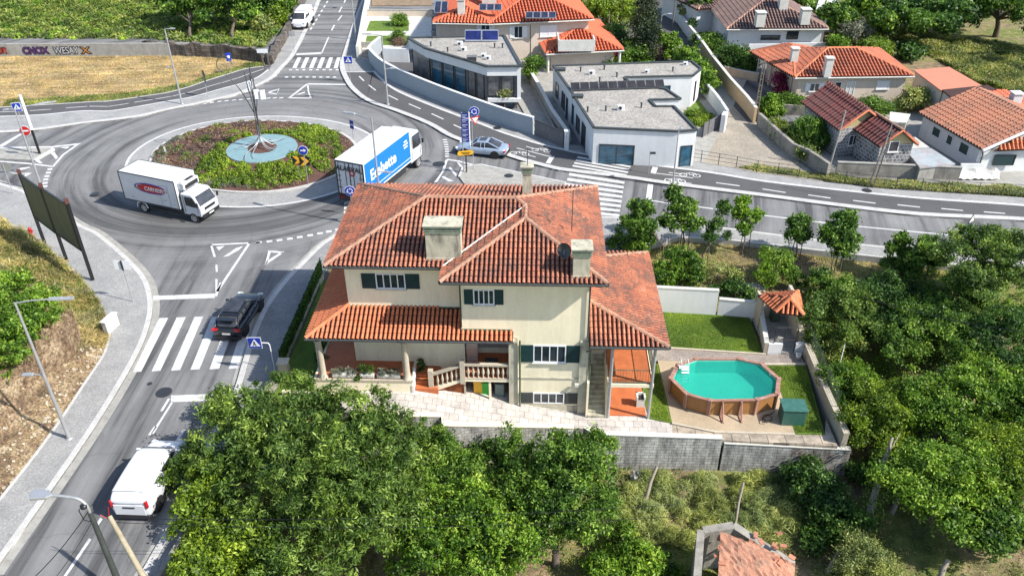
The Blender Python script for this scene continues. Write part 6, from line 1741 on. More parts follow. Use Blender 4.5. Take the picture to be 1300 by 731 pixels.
# hydrant, cabinet
t = thing('hydrant', 'red fire hydrant beside the first billboard post', 'hydrant', tuple(W(41, 300, .13)))
MB().lathe([(.16, 0), (.16, .05), (.10, .08), (.10, .55), (.14, .58), (.14, .63), (.08, .72), (0, .75)], (0, 0, 0), 12).build('barrel', M_['red'], t)
MB().tube([(-.2, 0, .45), (.2, 0, .45)], .055, 8).tube([(0, -.18, .42), (0, 0, .42)], .06, 8).build('outlet', M_['red'], t)
t = thing('cabinet', 'white utility cabinet at the back of the left pavement', 'cabinet', tuple(W(136.5, 423, .12)), rad(-14))
MB().boxb(-.15, .17, -.1, 1.0, 0, .85).build('body', M_['offwhite'], t, bevel=.02)
MB().boxb(-.19, .21, -.14, 1.04, .85, .9).build('top', M_['white_paint'], t)
MB().boxb(.15, .19, .05, .9, .1, .78).build('door', M_['white_paint'], t)
for px_, py_, ll in ((341, 226, 'small bollard at the island edge'),): pass
# crosswalk beside the long truck
b_ = MB()
for i in range(5):
    a, c = (437 - i * .3, 257 + i * 5.6), (462 - i * 3.5, 247 + i * 5.6)
    b_.sheet([(p.x, p.y, .01) for p in WP((a, c, (c[0] - 1.5, c[1] + 3.7), (a[0], a[1] + 3.8)), .01)])
structure(b_.build('crosswalk', M_['marking']))

# fence along the far pavement
fl = [p.xy for p in WP([(1330, 254), (1300, 252), (1240, 249), (1200, 246.5), (1104, 239.5), (1040, 231), (960, 220.5), (934, 215), (889.5, 207.6), (832, 199), (801, 195), (760, 189)])]
t = thing('railing', 'long thin steel railing along the far pavement on the right', 'fence', (fl[0].x, fl[0].y, .14))
o_ = Vector(t.location); b = MB()
for i in range(len(fl) - 1):
    a, c = Vector((*fl[i], .14)) - o_, Vector((*fl[i + 1], .14)) - o_; L = (c - a).length
    for zz in (.35, .7, 1.02): b.tube([a + Vector((0, 0, zz)), c + Vector((0, 0, zz))], .018, 4, caps=False)
    for j in range(max(1, round(L / 1.7))):
        q = a.lerp(c, j / max(1, round(L / 1.7))); MB().tube([q, q + Vector((0, 0, 1.06))], .03, 5).build('post', M_['dark'], t)
b.build('rail', M_['dark'], t)

# ---- steel root sculpture on the roundabout
t = thing('sculpture', 'steel sculpture like a tree with spreading roots on the blue-grey disc of the roundabout', 'sculpture', tuple(DC))
b = MB()
for i in range(11):
    a = i * 2 * PI / 11 + .2 * math.sin(i * 3); r1_ = 1.5 + 1.6 * ((i * 37 % 10) / 10)
    pts = [Vector((math.cos(a) * .06, math.sin(a) * .06, 2.0)), Vector((math.cos(a) * .13, math.sin(a) * .13, 1.0)), Vector((math.cos(a) * .7, math.sin(a) * .7, .45)), Vector((math.cos(a + .15) * r1_ * .7, math.sin(a + .15) * r1_ * .7, .25)), Vector((math.cos(a + .3) * r1_, math.sin(a + .3) * r1_, .08 + (.5 if i % 3 == 0 else 0)))]
    b.tube(smooth_curve(pts, 4), [.04] * 8 + [.035] * 9, 6)
b.build('roots', M_['steel'], t)
b = MB()
for i in range(5):
    a = i * 2 * PI / 5 + .4
    b.tube([(math.cos(a) * .12, math.sin(a) * .12, 1.0), (math.cos(a) * .1, math.sin(a) * .1, 4.0), (math.cos(a) * .35, math.sin(a) * .35, 6.2 + .3 * (i % 3))], .035, 6)
b.build('trunk', M_['gutter'], t)
b = MB()
b.tube(smooth_curve([(-.1, 0, 3.2), (-.9, 0, 5.2), (-1.9, 0, 6.6), (-2.5, 0, 7.2), (-2.3, .2, 7.9), (-1.6, .2, 8.0), (-1.2, .1, 7.4)], 5), .04, 6)
b.tube(smooth_curve([(.1, 0, 3.2), (.4, 0, 5.0), (.1, .2, 6.9), (.5, 0, 7.3)], 5), .035, 6)
b.build('branch', M_['gutter'], t)
for dx, dz in ((-.05, 5.6), (.45, 4.9), (.95, 4.85)): MB().box((dx, -.1, dz), (.42, .12, .8), .3).build('white_panel', M_['white_paint'], t)
cen = (DC.x, DC.y)
structure(MB().lathe([(0, .02), (3.05, .02), (3.15, -.3)], (DC.x, DC.y, DC.z - .02), 64, smooth=False).build('island_disc', M_['slate']))
structure(MB().lathe([(0, .08), (1.1, .06), (1.25, .03)], (DC.x + .05, DC.y, DC.z - .01), 24).build('mulch_bed', M_['bark_mulch']))
# ---------------------------------------------------------------- neighbouring buildings
def W2(px, z): return [W(a, b_, z) for a, b_ in px]
def rel(o, pts): return [Vector(p) - o for p in pts]

def flat_house(label, px, z, wallm, fascia=.0, name='modern_house', loc_i=0, inset=.28, hole=None):
    P = W2(px, z); o = Vector((P[loc_i].x, P[loc_i].y, 0))
    t = thing(name, label, 'house', tuple(o))
    poly = [(p.x - o.x, p.y - o.y) for p in P]
    return t, o, poly

# --- modern glass-fronted house
ZR = 4.4
px1 = [(518, 48.5), (540, 61.5), (618.5, 84.6), (661.5, 84.3), (640, 46)]
t, o, poly = flat_house('modern flat-roofed house with dark glazing along its curved front and gravel on the roof', px1, ZR, None)
ins = lambda poly, d: [tuple((Vector(p) + (Vector((sum(q[0] for q in poly) / len(poly), sum(q[1] for q in poly) / len(poly))) - Vector(p)).normalized() * d)) for p in poly]
MB().prism(ins(poly, .5), 0.0, ZR - .9).build('wall', M_['cladding'], t)
MB().prism(ins(poly, .05), ZR - .95, ZR - .05).build('fascia', M_['white'], t)
MB().prism(ins(poly, .5), ZR - .06, ZR + .0).build('roof', G_['gravel'], t)
b = MB(); cl = poly + poly[:1]
for a, c in zip(cl[:-1], cl[1:]): b.wall([a, c], .32, ZR - .06, ZR + .1)
b.build('parapet', M_['gutter'], t)
pin = ins(poly, .42)
def glaze(a, c, z0, z1, n_, m=None, fr=None, par=None, nm='window'):
    a, c = Vector((*a, 0)), Vector((*c, 0)); L = (c - a).length; u = (c - a) / L
    for i in range(n_):
        cc = a + u * (L * (i + .5) / n_); window(par if par is not None else t, cc + Vector((0, 0, (z0 + z1) / 2)), u, L / n_ - .25, z1 - z0, 1, fr or M_['dark'], m or M_['blue_glass'], sill=False, name=nm)
V2 = lambda p: Vector(p)
glaze(pin[0], pin[1], .5, ZR - 1.05, 1, M_['clad_glass'])
glaze(V2(pin[1]).lerp(V2(pin[2]), .02), V2(pin[1]).lerp(V2(pin[2]), .66), .6, ZR - 1.0, 3)
glaze(V2(pin[1]).lerp(V2(pin[2]), .68), V2(pin[1]).lerp(V2(pin[2]), .98), .9, ZR - 1.0, 2, M_['clad_glass'])
glaze(V2(pin[2]).lerp(V2(pin[3]), .02), V2(pin[2]).lerp(V2(pin[3]), .9), 1.35, ZR - 1.05, 2, M_['clad_glass'])
glaze(V2(pin[2]).lerp(V2(pin[3]), .1), V2(pin[2]).lerp(V2(pin[3]), .9), .1, .75, 2)
fb = MB(); a, c = V2(poly[2]), V2(poly[3]); fb.wall([a, c], .35, .85, 1.2)
q = V2(poly[3]); fb.box((q.x - .2, q.y + .2, (ZR + .8) / 2 - .0), (.35, .35, ZR - .9)); fb.build('frame', M_['white'], t)
# roof equipment
def roof_at(px, py, z, o): p = W(px, py, z); return (p.x - o.x, p.y - o.y, z)
def ac(label, px, py, z, s=1.0, group='equipment on the flat roofs'):
    s *= .72; t2 = thing('roof_unit', label, 'ventilation unit', tuple(W(px, py, z)), group=group)
    MB().boxb(-.4 * s, .4 * s, -.2 * s, .2 * s, 0, .6 * s).build('housing', M_['white_paint'], t2, bevel=.02)
    MB().lathe([(0, 0), (.2 * s, 0), (.2 * s, .02)], (0, 0, 0), 14).build('fan', M_['dark'], t2, loc=(-.1 * s, -.205 * s, .3 * s)).rotation_euler = (PI / 2, 0, 0)
    return t2
def vent(label, px, py, z, h=.4):
    return meta(MB().tube([(0, 0, 0), (0, 0, h)], .07, 8).lathe([(.12, h), (.12, h + .05), (0, h + .08)], (0, 0, 0), 8).build('roof_vent', M_['dark'], loc=W(px, py, z)), label, 'vent', 'vents on the flat roofs')
gA = 'small black vent pipe on the gravel roof of the glazed house'
for a in ((547, 59), (568.5, 66), (628, 61), (638, 61)): vent(gA, *a, ZR)
vent('taller black pipe at the back edge of the gravel roof of the glazed house', 549, 49, ZR, .7)
ac('rear left white roof unit on the glazed house', 584, 58, ZR); ac('white roof unit just in front of the rear left one on the glazed house', 589, 65, ZR)
ac('left of two close white roof units on the glazed house', 614, 73, ZR, .9); ac('right of two close white roof units on the glazed house', 620, 76, ZR, .9)
t2 = thing('roof_box', 'dark square roof box near the front edge of the glazed house', 'ventilation unit', tuple(W(599, 77, ZR)))
MB().boxb(-.45, .45, -.3, .3, 0, .4).build('housing', M_['gutter'], t2); MB().boxb(-.5, .5, -.35, .35, .4, .45).build('lid', M_['cladding'], t2)
M_['black_cells'] = glass_mat('black_cells', (.018, .016, .017), .3)
def solar(label, px0, px1_, py, z, n_, h, tiltz=.5, m=None, group=None, dep=.7, py1=None):
    a, c = W(px0, py, z), W(px1_, py if py1 is None else py1, z); u = (c - a).normalized(); L = (c - a).length
    t2 = thing('solar_panels', label, 'solar panels', tuple(a), math.atan2(u.y, u.x), group)
    for i in range(n_):
        x0, x1 = L * i / n_ + .02, L * (i + 1) / n_ - .02
        fr = MB().add([(x0, 0, .15), (x1, 0, .15), (x1, dep, .15 + tiltz), (x0, dep, .15 + tiltz), (x0, .02, .09), (x1, .02, .09), (x1, dep + .02, .09 + tiltz), (x0, dep + .02, .09 + tiltz)], [(0, 1, 2, 3), (7, 6, 5, 4), (0, 4, 5, 1), (1, 5, 6, 2), (2, 6, 7, 3), (3, 7, 4, 0)]).build('frame', M_['gutter'] if m is M_['black_cells'] else M_['alu'], t2)
        e = .05; k0 = .005
        MB().add([(x0 + e, e * .8, .158 + tiltz * e / dep), (x1 - e, e * .8, .158 + tiltz * e / dep), (x1 - e, dep - e, .158 + tiltz * (1 - e / dep)), (x0 + e, dep - e, .158 + tiltz * (1 - e / dep))], [(0, 1, 2, 3)]).build('panel', m or M_['solar'], fr)
    for x in (.2, L - .2): MB().tube([(x, dep - .02, -.0), (x, dep - .02, tiltz + .08)], .025, 5).build('leg', M_['alu'], t2)
    return t2
solar('pair of dark blue solar collectors on the glazed house roof', 590, 633, 54, ZR, 2, 1, 1.0, M_['solar_tube'], dep=.55)
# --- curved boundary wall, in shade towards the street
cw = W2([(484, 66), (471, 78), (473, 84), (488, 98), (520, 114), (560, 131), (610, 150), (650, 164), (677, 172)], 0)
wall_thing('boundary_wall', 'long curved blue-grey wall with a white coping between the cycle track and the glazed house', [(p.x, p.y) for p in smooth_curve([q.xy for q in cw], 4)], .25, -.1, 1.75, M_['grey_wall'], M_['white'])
wl = W2([(487, 80), (520, 81)], 0); wall_thing('boundary_wall', 'white wall facing the viewer at the left end of the glazed house', [(p.x, p.y) for p in wl], .2, -.1, 1.7, M_['white'], None)
wl = W2([(456, 62), (486, 62)], 0); wall_thing('garden_wall', 'low grey wall before the neighbour\'s two small lawns', [(p.x, p.y) for p in wl], .25, -.1, .8, M_['concrete'], None)
wl = W2([(455, 76), (458, 60), (463, 30), (468, 5), (474, -20)], 0); wall_thing('boundary_wall', 'long white wall along the far street beside the two small lawns', [(p.x, p.y) for p in wl], .3, -.1, 1.5, M_['offwhite'], None)
wl = W2([(467, 22), (549, 22)], 0); wall_thing('garden_wall', 'low pale wall behind the neighbour\'s two small lawns', [(p.x, p.y) for p in wl], .25, -.1, .9, M_['pink'], M_['concrete'])
g0, g1 = W(679, 173, 0), W(715, 189, 0)
tg = thing('gate', 'dark sliding gate between the curved wall and a white pier', 'gate', tuple(g0), math.atan2((g1 - g0).y, (g1 - g0).x)); L = (g1 - g0).length
MB().boxb(0, L, -.05, .05, .1, 1.55).build('leaf', M_['cladding'], tg)
MB().boxb(0, L, -.07, .07, 1.55, 1.62).boxb(0, L, -.07, .07, .04, .1).build('rail', M_['dark'], tg)
meta(MB().boxb(-.2, .2, -.2, .2, 0, 1.75).boxb(-.24, .24, -.24, .24, 1.75, 1.82).build('gate_pier', M_['white'], loc=W(719, 190, .1)), 'white gate pier at the right end of the dark sliding gate', 'pier')
wl = W2([(666, 92), (682, 120), (700, 155), (721, 186)], 0); wall_thing('boundary_wall', 'pale wall running back between the two modern houses', [(p.x, p.y) for p in wl], .3, -.1, 1.3, M_['concrete'], M_['offwhite'])
wl = W2([(678, 118), (705, 172)], 0); wall_thing('ramp_wall', 'thin pale wall beside the sunken driveway of the glazed house', [(p.x, p.y) for p in wl], .15, -.1, .6, M_['concrete'], None)

# --- white flat-roofed house with courtyards
ZR2 = 3.3
px2 = [(702.3, 84.6), (878.5, 79), (890, 88.5), (880, 97), (793, 99), (800, 107), (846, 114.5), (864, 126.6), (824, 127.7), (832, 136), (855.4, 136), (884.6, 166), (861, 167.7), (754, 163), (724.6, 116)]
t, o, poly = flat_house('white modern house with an angular gravel roof, dark parapet and a row of solar panels', px2, ZR2, None, loc_i=13)
MB().prism(poly, -.05, ZR2 - .04).build('wall', M_['white'], t)
b = MB(); b.prism(poly, ZR2 - .035, ZR2 + .0); b.build('roof', G_['gravel'], t)
b = MB(); cl = poly + poly[:1]
for a, c in zip(cl[:-1], cl[1:]): b.wall([a, c], .22, ZR2 - .02, ZR2 + .14)
b.build('parapet', M_['gutter'], t)
def wins(i, j, specs, z0, z1, m=None, fr=None):
    a, c = Vector((*poly[i], 0)), Vector((*poly[j], 0)); u = (c - a).normalized(); L = (c - a).length
    for f0, f1, *zz in specs:
        q0, q1 = (zz + [z0, z1])[:2] if zz else (z0, z1)
        window(t, a + u * L * (f0 + f1) / 2 + Vector((0, 0, (q0 + q1) / 2)), u, L * (f1 - f0), q1 - q0, 2 if L * (f1 - f0) > 2 else 1, fr or M_['dark'], m or M_['smoked'], sill=False)
wins(14, 13, [(.1, .17, .6, 2.4), (.3, .45, .7, 2.1), (.55, .7, .1, 2.3)], .5, 2.4)
wins(0, 14, [(.2, .35, .8, 2.2), (.55, .72, .6, 2.2), (.8, .88, .1, 2.2)], .5, 2.2)
wins(13, 12, [(.08, .5, .1, 1.9)], .1, 1.9, M_['blue_glass']); wins(12, 11, [(.25, .85, .1, 2.0)], .1, 2.0, M_['blue_glass'])
wins(4, 3, [(.25, .68, .3, 2.4)], .3, 2.4, M_['blue_glass']); wins(3, 2, [(.35, .5, .5, 2.5)], .4, 2.5)
solar('long row of ten black solar panels across the white flat-roofed house', 725, 844, 117, ZR2, 10, 1, .5, M_['black_cells'], py1=113, dep=.75)
gB = 'short black vent pipe on the gravel roof of the white flat house'
for a in ((737, 91), (767, 89), (783, 98), (854, 91), (746, 142), (769, 141), (814, 137)): vent(gB, *a, ZR2)
vent('tall black pipe behind the left part of the solar row on the white house', 761, 108, ZR2, .7); vent('tall black pipe behind the middle of the solar row on the white house', 792, 107, ZR2, .6)
ac('white air conditioner with a visible fan at the rear left of the white flat roof', 751, 95, ZR2); ac('white air conditioner at the rear middle of the white flat roof', 821, 93, ZR2, .8)
ac('white air conditioner at the far right end of the white flat roof', 870, 83, ZR2, .8); ac('tallest white roof unit in the middle of the front gravel roof', 788, 140, ZR2, 1.1)
for i, (a, lb) in enumerate((((711, 90), 'dark hatch in the rear left corner of the white flat roof'), ((733, 124), 'dark hatch left of the solar row on the white flat roof'))):
    meta(MB().boxb(-.5, .5, -.3, .3, 0, .2).boxb(-.55, .55, -.35, .35, .2, .25).build('roof_hatch', M_['gutter'], loc=W(*a, ZR2)), lb, 'hatch')
wl = W2([(893, 190), (903, 170), (918, 178), (921, 160), (908, 140), (890, 118)], 0)
wall_thing('boundary_wall', 'stepped pale wall curving round the small lawn of the white house', [(p.x, p.y) for p in smooth_curve([q.xy for q in wl[3:]] , 3)], .2, -.1, 1.5, M_['white'], M_['white'])
g0, g1 = W(891, 176, 0), W(913, 164, 0)
tg = thing('gate', 'grey slatted gate of the white house on the sandy lane', 'gate', tuple(g0), math.atan2((g1 - g0).y, (g1 - g0).x)); L = (g1 - g0).length
b = MB()
for i in range(8): b.boxb(0, L, -.03, .03, .12 + i * .17, .24 + i * .17)
b.build('slats', M_['cladding'], tg); MB().boxb(0, .08, -.05, .05, 0, 1.5).boxb(L - .08, L, -.05, .05, 0, 1.5).boxb(L * .3, L * .3 + .06, -.05, .05, 0, 1.5).build('frame', M_['dark'], tg)
meta(MB().boxb(-.2, .2, -.5, .5, 0, 1.7).boxb(.2, .24, -.25, .25, .3, 1.4).build('gate_pier', M_['white'], loc=W(917, 166, .1), rz=-.4), 'white gate pier with grey inlay at the sandy lane', 'pier')

# --- hip roofed villas: generic builder from roof corners in the picture
def villa(label, eaves_px, ze_, wallm, tmat, pitch=.36, base=0.0, over=.45, tp=.32, tc=.5, name='villa', ridge_dir='x', rz=None, front=0, soff=True):
    """eaves_px: front-left, front-right, back-right, back-left corners of the eave at height ze_ (front first)"""
    P = W2(eaves_px, ze_)
    o = Vector((P[0].x, P[0].y, 0)); t = thing(name, label, 'house', tuple(o))
    q = [Vector((p.x - o.x, p.y - o.y, ze_)) for p in P]
    return t, o, q
def hip(q, pitch):
    """hip roof over a quad; returns faces, ridges"""
    a, b_, c, d = q
    w1 = (b_ - a).length; w2 = (d - a).length
    if w1 >= w2:
        h = w2 / 2; m0, m1 = (a + d) / 2, (b_ + c) / 2; u = (m1 - m0).normalized(); r0, r1 = m0 + u * h, m1 - u * h
        z = Vector((0, 0, h * pitch)); r0, r1 = r0 + z, r1 + z
        return [(a, b_, r1, r0), (b_, c, r1), (c, d, r0, r1), (d, a, r0)], [(a, r0), (b_, r1), (c, r1), (d, r0), (r0, r1)]
    h = w1 / 2; m0, m1 = (a + b_) / 2, (d + c) / 2; u = (m1 - m0).normalized(); r0, r1 = m0 + u * h, m1 - u * h
    z = Vector((0, 0, h * pitch)); r0, r1 = r0 + z, r1 + z
    return [(a, b_, r0), (b_, c, r1, r0), (c, d, r1), (d, a, r0, r1)], [(a, r0), (b_, r0), (c, r1), (d, r1), (r0, r1)]
def inset(q, d):
    c = sum(q, Vector()) / len(q); return [(p.x + (c.x - p.x) / (c - p).length * d * 1.4, p.y + (c.y - p.y) / (c - p).length * d * 1.4) for p in q]
def rect(px, z, o=None):
    """true rectangle in plan from front-left, front-right and a back-right picture point"""
    A_, B2, C2 = W(*px[0], z), W(*px[1], z), W(*px[2], z)
    u = (B2 - A_); u.z = 0; L = u.length; u.normalize(); n_ = Vector((-u.y, u.x, 0)); dpt = (C2 - B2).dot(n_)
    if len(px) > 3: dpt = px[3]
    q = [A_, B2, B2 + n_ * dpt, A_ + n_ * dpt]
    o = o if o is not None else Vector((A_.x, A_.y, 0))
    return o, [v - o for v in q]
def gut(t, q, m=None):
    b = MB(); q2 = list(q) + [q[0]]
    for a, c in zip(q2[:-1], q2[1:]): b.tube([a + Vector((0, 0, -.07)), c + Vector((0, 0, -.07))], .09, 6)
    b.build('gutter', m or M_['offwhite'], t)
def chim(t, x, y, z0, z1, m=None, s=.35, capm=None):
    c = MB().boxb(x - s, x + s, y - s, y + s, z0, z1).build('chimney', m or M_['pink'], t)
    MB().boxb(x - s - .08, x + s + .08, y - s - .08, y + s + .08, z1 + .12, z1 + .2).boxb(x - s + .08, x + s - .08, y - s + .08, y + s - .08, z1, z1 + .12).build('chimney_cap', capm or m or M_['pink'], c)
def win_on(t, o, px, py, y_line, w_, h_, panes=2, **kw):
    """window on the front wall plane through the local line y_line = (p0, p1)"""
    a, c = y_line; u = (c - a); u.z = 0; u.normalize(); n_ = Vector((u.y, -u.x, 0))
    d = Vector(ray(px, py)); ca = Vector((0, 0, CAM_Z)) - o
    s = (a - ca).dot(n_) / d.dot(n_); p = ca + d * s
    return window(t, p, u, w_, h_, panes, **kw), p

# orange villa top centre
zv = 4.9
o, q = rect([(620, 31), (754, 25), (735, -18)], zv)
tv = thing('villa', 'two-storey villa with a bright orange tiled roof and white shutters at the top', 'house', tuple(o))
o1, q1 = rect([(549, 29.5), (625, 31), (600, -30)], zv, o)
f_, r_ = hip(q, .34); f1_, r1_ = hip(q1, .34)
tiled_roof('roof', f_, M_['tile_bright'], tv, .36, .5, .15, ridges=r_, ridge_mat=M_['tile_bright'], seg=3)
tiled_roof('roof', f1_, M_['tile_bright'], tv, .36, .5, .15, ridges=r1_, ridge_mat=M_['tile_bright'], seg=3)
b = MB(); i0 = inset(q, .55); i1 = inset(q1, .55); b.prism(i0, 0, zv - .1); b.prism(i1, 0, zv - .12); b.build('wall', M_['pink'], tv)
gut(tv, q); gut(tv, q1)
ln = (Vector((*i0[0], 0)), Vector((*i0[1], 0))); ln1 = (Vector((*i1[0], 0)), Vector((*i1[1], 0)))
win_on(tv, o, 658, 41, ln, .9, 1.25, 2, shutters=.5, shmat=M_['white_paint']); win_on(tv, o, 696.5, 39.5, ln, 1.9, 1.2, 2, glass=M_['white_paint']); win_on(tv, o, 616.5, 39.5, ln1, .9, 1.25, 2, shutters=.5, shmat=M_['white_paint'])
chim(tv, *(lambda p: (p.x - o.x, p.y - o.y))(W(586, 20, 5.3)), 4.9, 6.9, M_['offwhite'], .4)
chim(tv, *(lambda p: (p.x - o.x, p.y - o.y))(W(621, -2, 6.4)), 6, 7.4, M_['offwhite'], .8)
MB().tube([(4.6, -.05, 4.8), (4.6, -.0, .5)], .06, 6).build('downpipe', M_['gutter'], tv)
# lower wing of the orange villa
zl = 2.3
o2, q2 = rect([(693, 69), (792, 64), (760, 26)], zl, o)
apz = Vector((0, 0, 1.9))
f2_, r2_ = hip(q2, .36)
tiled_roof('annex_roof', f2_, M_['tile_bright'], tv, .36, .5, .15, ridges=r2_, ridge_mat=M_['tile_bright'], seg=3)
i2 = inset(q2, 1.0); MB().prism(i2, 0, zl - .1).build('annex_wall', M_['pink'], tv); gut(tv, q2)
for k_ in (0, 1, 2): 
    pt = Vector((*inset(q2, .4)[1], 0)) if k_ == 0 else (Vector((*inset(q2, .4)[0], 0)) if k_ == 1 else Vector((*inset(q2, .4)[2], 0)))
    MB().tube([pt, pt + Vector((0, 0, zl))], .16, 8).build('column', M_['offwhite'], tv)
bb = W(732, 62, 2.9) - o; MB().boxb(bb.x - 2.0, bb.x + 2.0, bb.y, bb.y + .15, 2.6, 3.8).boxb(bb.x - 2.0, bb.x - 1.85, bb.y + .15, bb.y + 3, 2.6, 3.8).boxb(bb.x + 1.85, bb.x + 2.0, bb.y + .15, bb.y + 2, 2.6, 3.8).build('balcony', M_['offwhite'], tv)
wl = W2([(696, 80), (740, 80)], 0); wall_thing('railing_wall', 'grey glass-topped terrace wall in front of the orange villa\'s lower wing', [(p.x, p.y) for p in wl], .1, 0, .9, M_['concrete'], None)
solar('two large solar panels at the left end of the orange villa roof', 551, 568, 18, 5.5, 2, 1, .8, dep=1.7, group='solar panels on the orange villa')
solar('three small solar panels right of the chimney on the orange villa', 608, 637, 15, 5.9, 3, 1, .45, dep=.9, group='solar panels on the orange villa')
solar('four small solar panels on the right gable slope of the orange villa', 667, 706, 25, 5.35, 4, 1, .45, dep=.9, group='solar panels on the orange villa')

# brown villa
zb2 = 2.9
o, q = rect([(922, 37.5), (1052, 37), (1020, -14)], zb2)
tb = thing('villa', 'white villa with a brown tiled hip roof and three chimneys at the top right', 'house', tuple(o))
f_, r_ = hip(q, .36); tiled_roof('roof', f_, M_['tile_brown'], tb, .36, .5, .15, ridges=r_, seg=3)
o1, q1 = rect([(886, 13), (935, 8), (928, -20)], 3.0, o); f_, r_ = hip(q1, .3); tiled_roof('annex_roof', f_, M_['tile_brown'], tb, .36, .5, .15, ridges=r_, seg=3)
o1, q3 = rect([(903, 27), (921, 38), (968, 5)], zb2, o)
i0 = inset(q, .6); i1 = inset(q1, .5); b = MB().prism(i0, 0, zb2 - .1).prism(i1, 0, 2.9); b.build('wall', M_['white'], tb); gut(tb, q)
ln = (Vector((*i0[0], 0)), Vector((*i0[1], 0)))
for a, w_, h_ in (((938, 50), 0, 0), ((978, 48), 2.2, .5), ((1006, 45), 1.3, .9)):
    if w_: win_on(tb, o, *a, ln, w_, h_, 2, frame=M_['dark'], sill=False)
for a in ((964, 30, 3.6), (994, 5, 4.8), (1021, 26, 3.7)):
    p = W(*a) - o; chim(tb, p.x, p.y, 3.3, a[2] + 1.15, M_['offwhite'], .5)
bb = W(957, 62, .9) - o; MB().boxb(bb.x - .6, bb.x + 3.4, bb.y, bb.y + .2, .2, 1.4).boxb(bb.x + 3.6, bb.x + 9.6, bb.y + 1, bb.y + 1.2, .2, 1.2).build('balcony', M_['white'], tb)
for a in ((1028, 58), (1042, 57)): p = W(*a, 0) - o; MB().tube([(p.x, p.y, 0), (p.x, p.y, 2.9)], .15, 8).build('column', M_['offwhite'], tb)

# orange bungalow
z5 = 2.9
o, q = rect([(1009, 99), (1161, 97), (1105, 62)], z5)
to = thing('villa', 'pinkish bungalow with an orange-red hip roof and two chimneys behind the stone house', 'house', tuple(o))
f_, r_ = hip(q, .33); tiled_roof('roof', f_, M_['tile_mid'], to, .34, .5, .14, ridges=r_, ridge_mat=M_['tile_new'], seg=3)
o1, q1 = rect([(978, 88), (1012, 99), (1050, 62)], z5, o)
o1, q1 = rect([(953, 68), (1020, 68), (1000, 50), 4.5], z5, o)
A5, B5, C5, D5 = [v - o for v in W2([(952, 66), (1009, 99), (1056, 66), (1000, 56)], z5)]
apx5 = (A5 + B5 + C5 + D5) / 4 + Vector((0, 0, 1.0))
tiled_roof('annex_roof', [(A5, B5, apx5), (B5, C5, apx5), (C5, D5, apx5), (D5, A5, apx5)], M_['tile_mid'], to, .34, .5, .14, ridges=[(A5, apx5), (B5, apx5)], ridge_mat=M_['tile_new'], seg=3)
i0 = inset(q, .5); MB().prism(i0, 0, z5 - .1).prism(inset([A5, B5, C5, D5], 1.4), 0, z5 - .12).build('wall', M_['pink'], to); gut(to, q)
ln = (Vector((*i0[0], 0)), Vector((*i0[1], 0)))
win_on(to, o, 1034, 111, ln, .9, .8, 2, shutters=.45, shmat=M_['white_paint']); win_on(to, o, 1121, 108, ln, 1.2, .8, 1, glass=M_['white_paint'])
win_on(to, o, 1063.5, 110, ln, .6, .9, 1, glass=M_['smoked']); win_on(to, o, 1079, 113, ln, .8, 1.5, 2, glass=M_['offwhite'])
p = W(1050, 92, 3.4) - o; chim(to, p.x, p.y, 3, 4.7, M_['offwhite'], .34); p = W(1007, 78, 3.4) - o; chim(to, p.x, p.y, 3, 4.6, M_['offwhite'], .34)
for a in ((975, 108), (980, 105), (960, 100)): p = W(*a, 0) - o; MB().tube([(p.x, p.y, 0), (p.x, p.y, 2.8)], .1, 8).build('column', M_['offwhite'], to)
p = W(1131, 101, 2.3) - o; MB().boxb(p.x - .3, p.x + .3, p.y, p.y + .3, 2.0, 2.5).build('air_conditioner', M_['white_paint'], to)

# stone house with dark red ribbed roofs
def gable(t, g, zt, tm, rim_):
    """g: eave FL, FR, BR, BL ; ridge runs front to back"""
    a, b_, c, d = g; m0 = (a + b_) / 2 + Vector((0, 0, zt)); m1 = (d + c) / 2 + Vector((0, 0, zt))
    r = tiled_roof('roof', [(a, m0, m1, d), (b_, c, m1, m0)], tm, t, .42, .6, .15, ridges=[(m0, m1)], seg=3)
    MB().tube([a, m0, b_], .1, 6).build('verge', rim_, t)
    return m0, m1
M_['yel'] = mat('pale_yellow_gable', (.50, .42, .22), .85, .1, 1, stain=(.3, .27, .2), stain_amt=.4)
z6 = 2.7
FL, FR, BL = W(1066, 166, z6), W(1128, 160, z6), W(1018, 130, z6)
o = Vector((FL.x, FL.y, 0)); ts = thing('stone_house', 'small stone house with two yellow gables and dark red ribbed roofs', 'house', tuple(o))
v = BL - FL; g = [FL - o, FR - o, FR - o + v, BL - o]
m0, m1 = gable(ts, g, 1.6, M_['tile_red'], M_['tile_new'])
sc = lambda q, d: inset(q, d)
ig = sc(g, .35); MB().prism(ig, 0, z6 + .02).build('wall', M_['stonehouse'], ts)
MB().add([Vector((*ig[0], z6 + .02)), Vector((*ig[1], z6 + .02)), m0 - Vector((0, -.35, .12))], [(0, 1, 2)]).build('gable', M_['yel'], ts)
FL2, FR2, BL2 = W(1117, 186, 2.5), W(1166, 184, 2.5), W(1083, 163, 2.5); v2 = BL2 - FL2
g2 = [FL2 - o, FR2 - o, FR2 - o + v2, BL2 - o]; m0, m1 = gable(ts, g2, 1.3, M_['tile_red'], M_['tile_new']); ig2 = sc(g2, .3)
MB().prism(ig2, 0, 2.52).build('wall', M_['stonehouse'], ts); MB().add([Vector((*ig2[0], 2.52)), Vector((*ig2[1], 2.52)), m0 - Vector((0, -.35, .12))], [(0, 1, 2)]).build('gable', M_['yel'], ts)
ln = (Vector((*ig[0], 0)), Vector((*ig[1], 0))); win_on(ts, o, 1083, 178, ln, .8, .9, 2, glass=M_['smoked']); ln2 = (Vector((*ig2[0], 0)), Vector((*ig2[1], 0))); win_on(ts, o, 1134.5, 186, ln2, .8, .9, 1, glass=M_['smoked'])
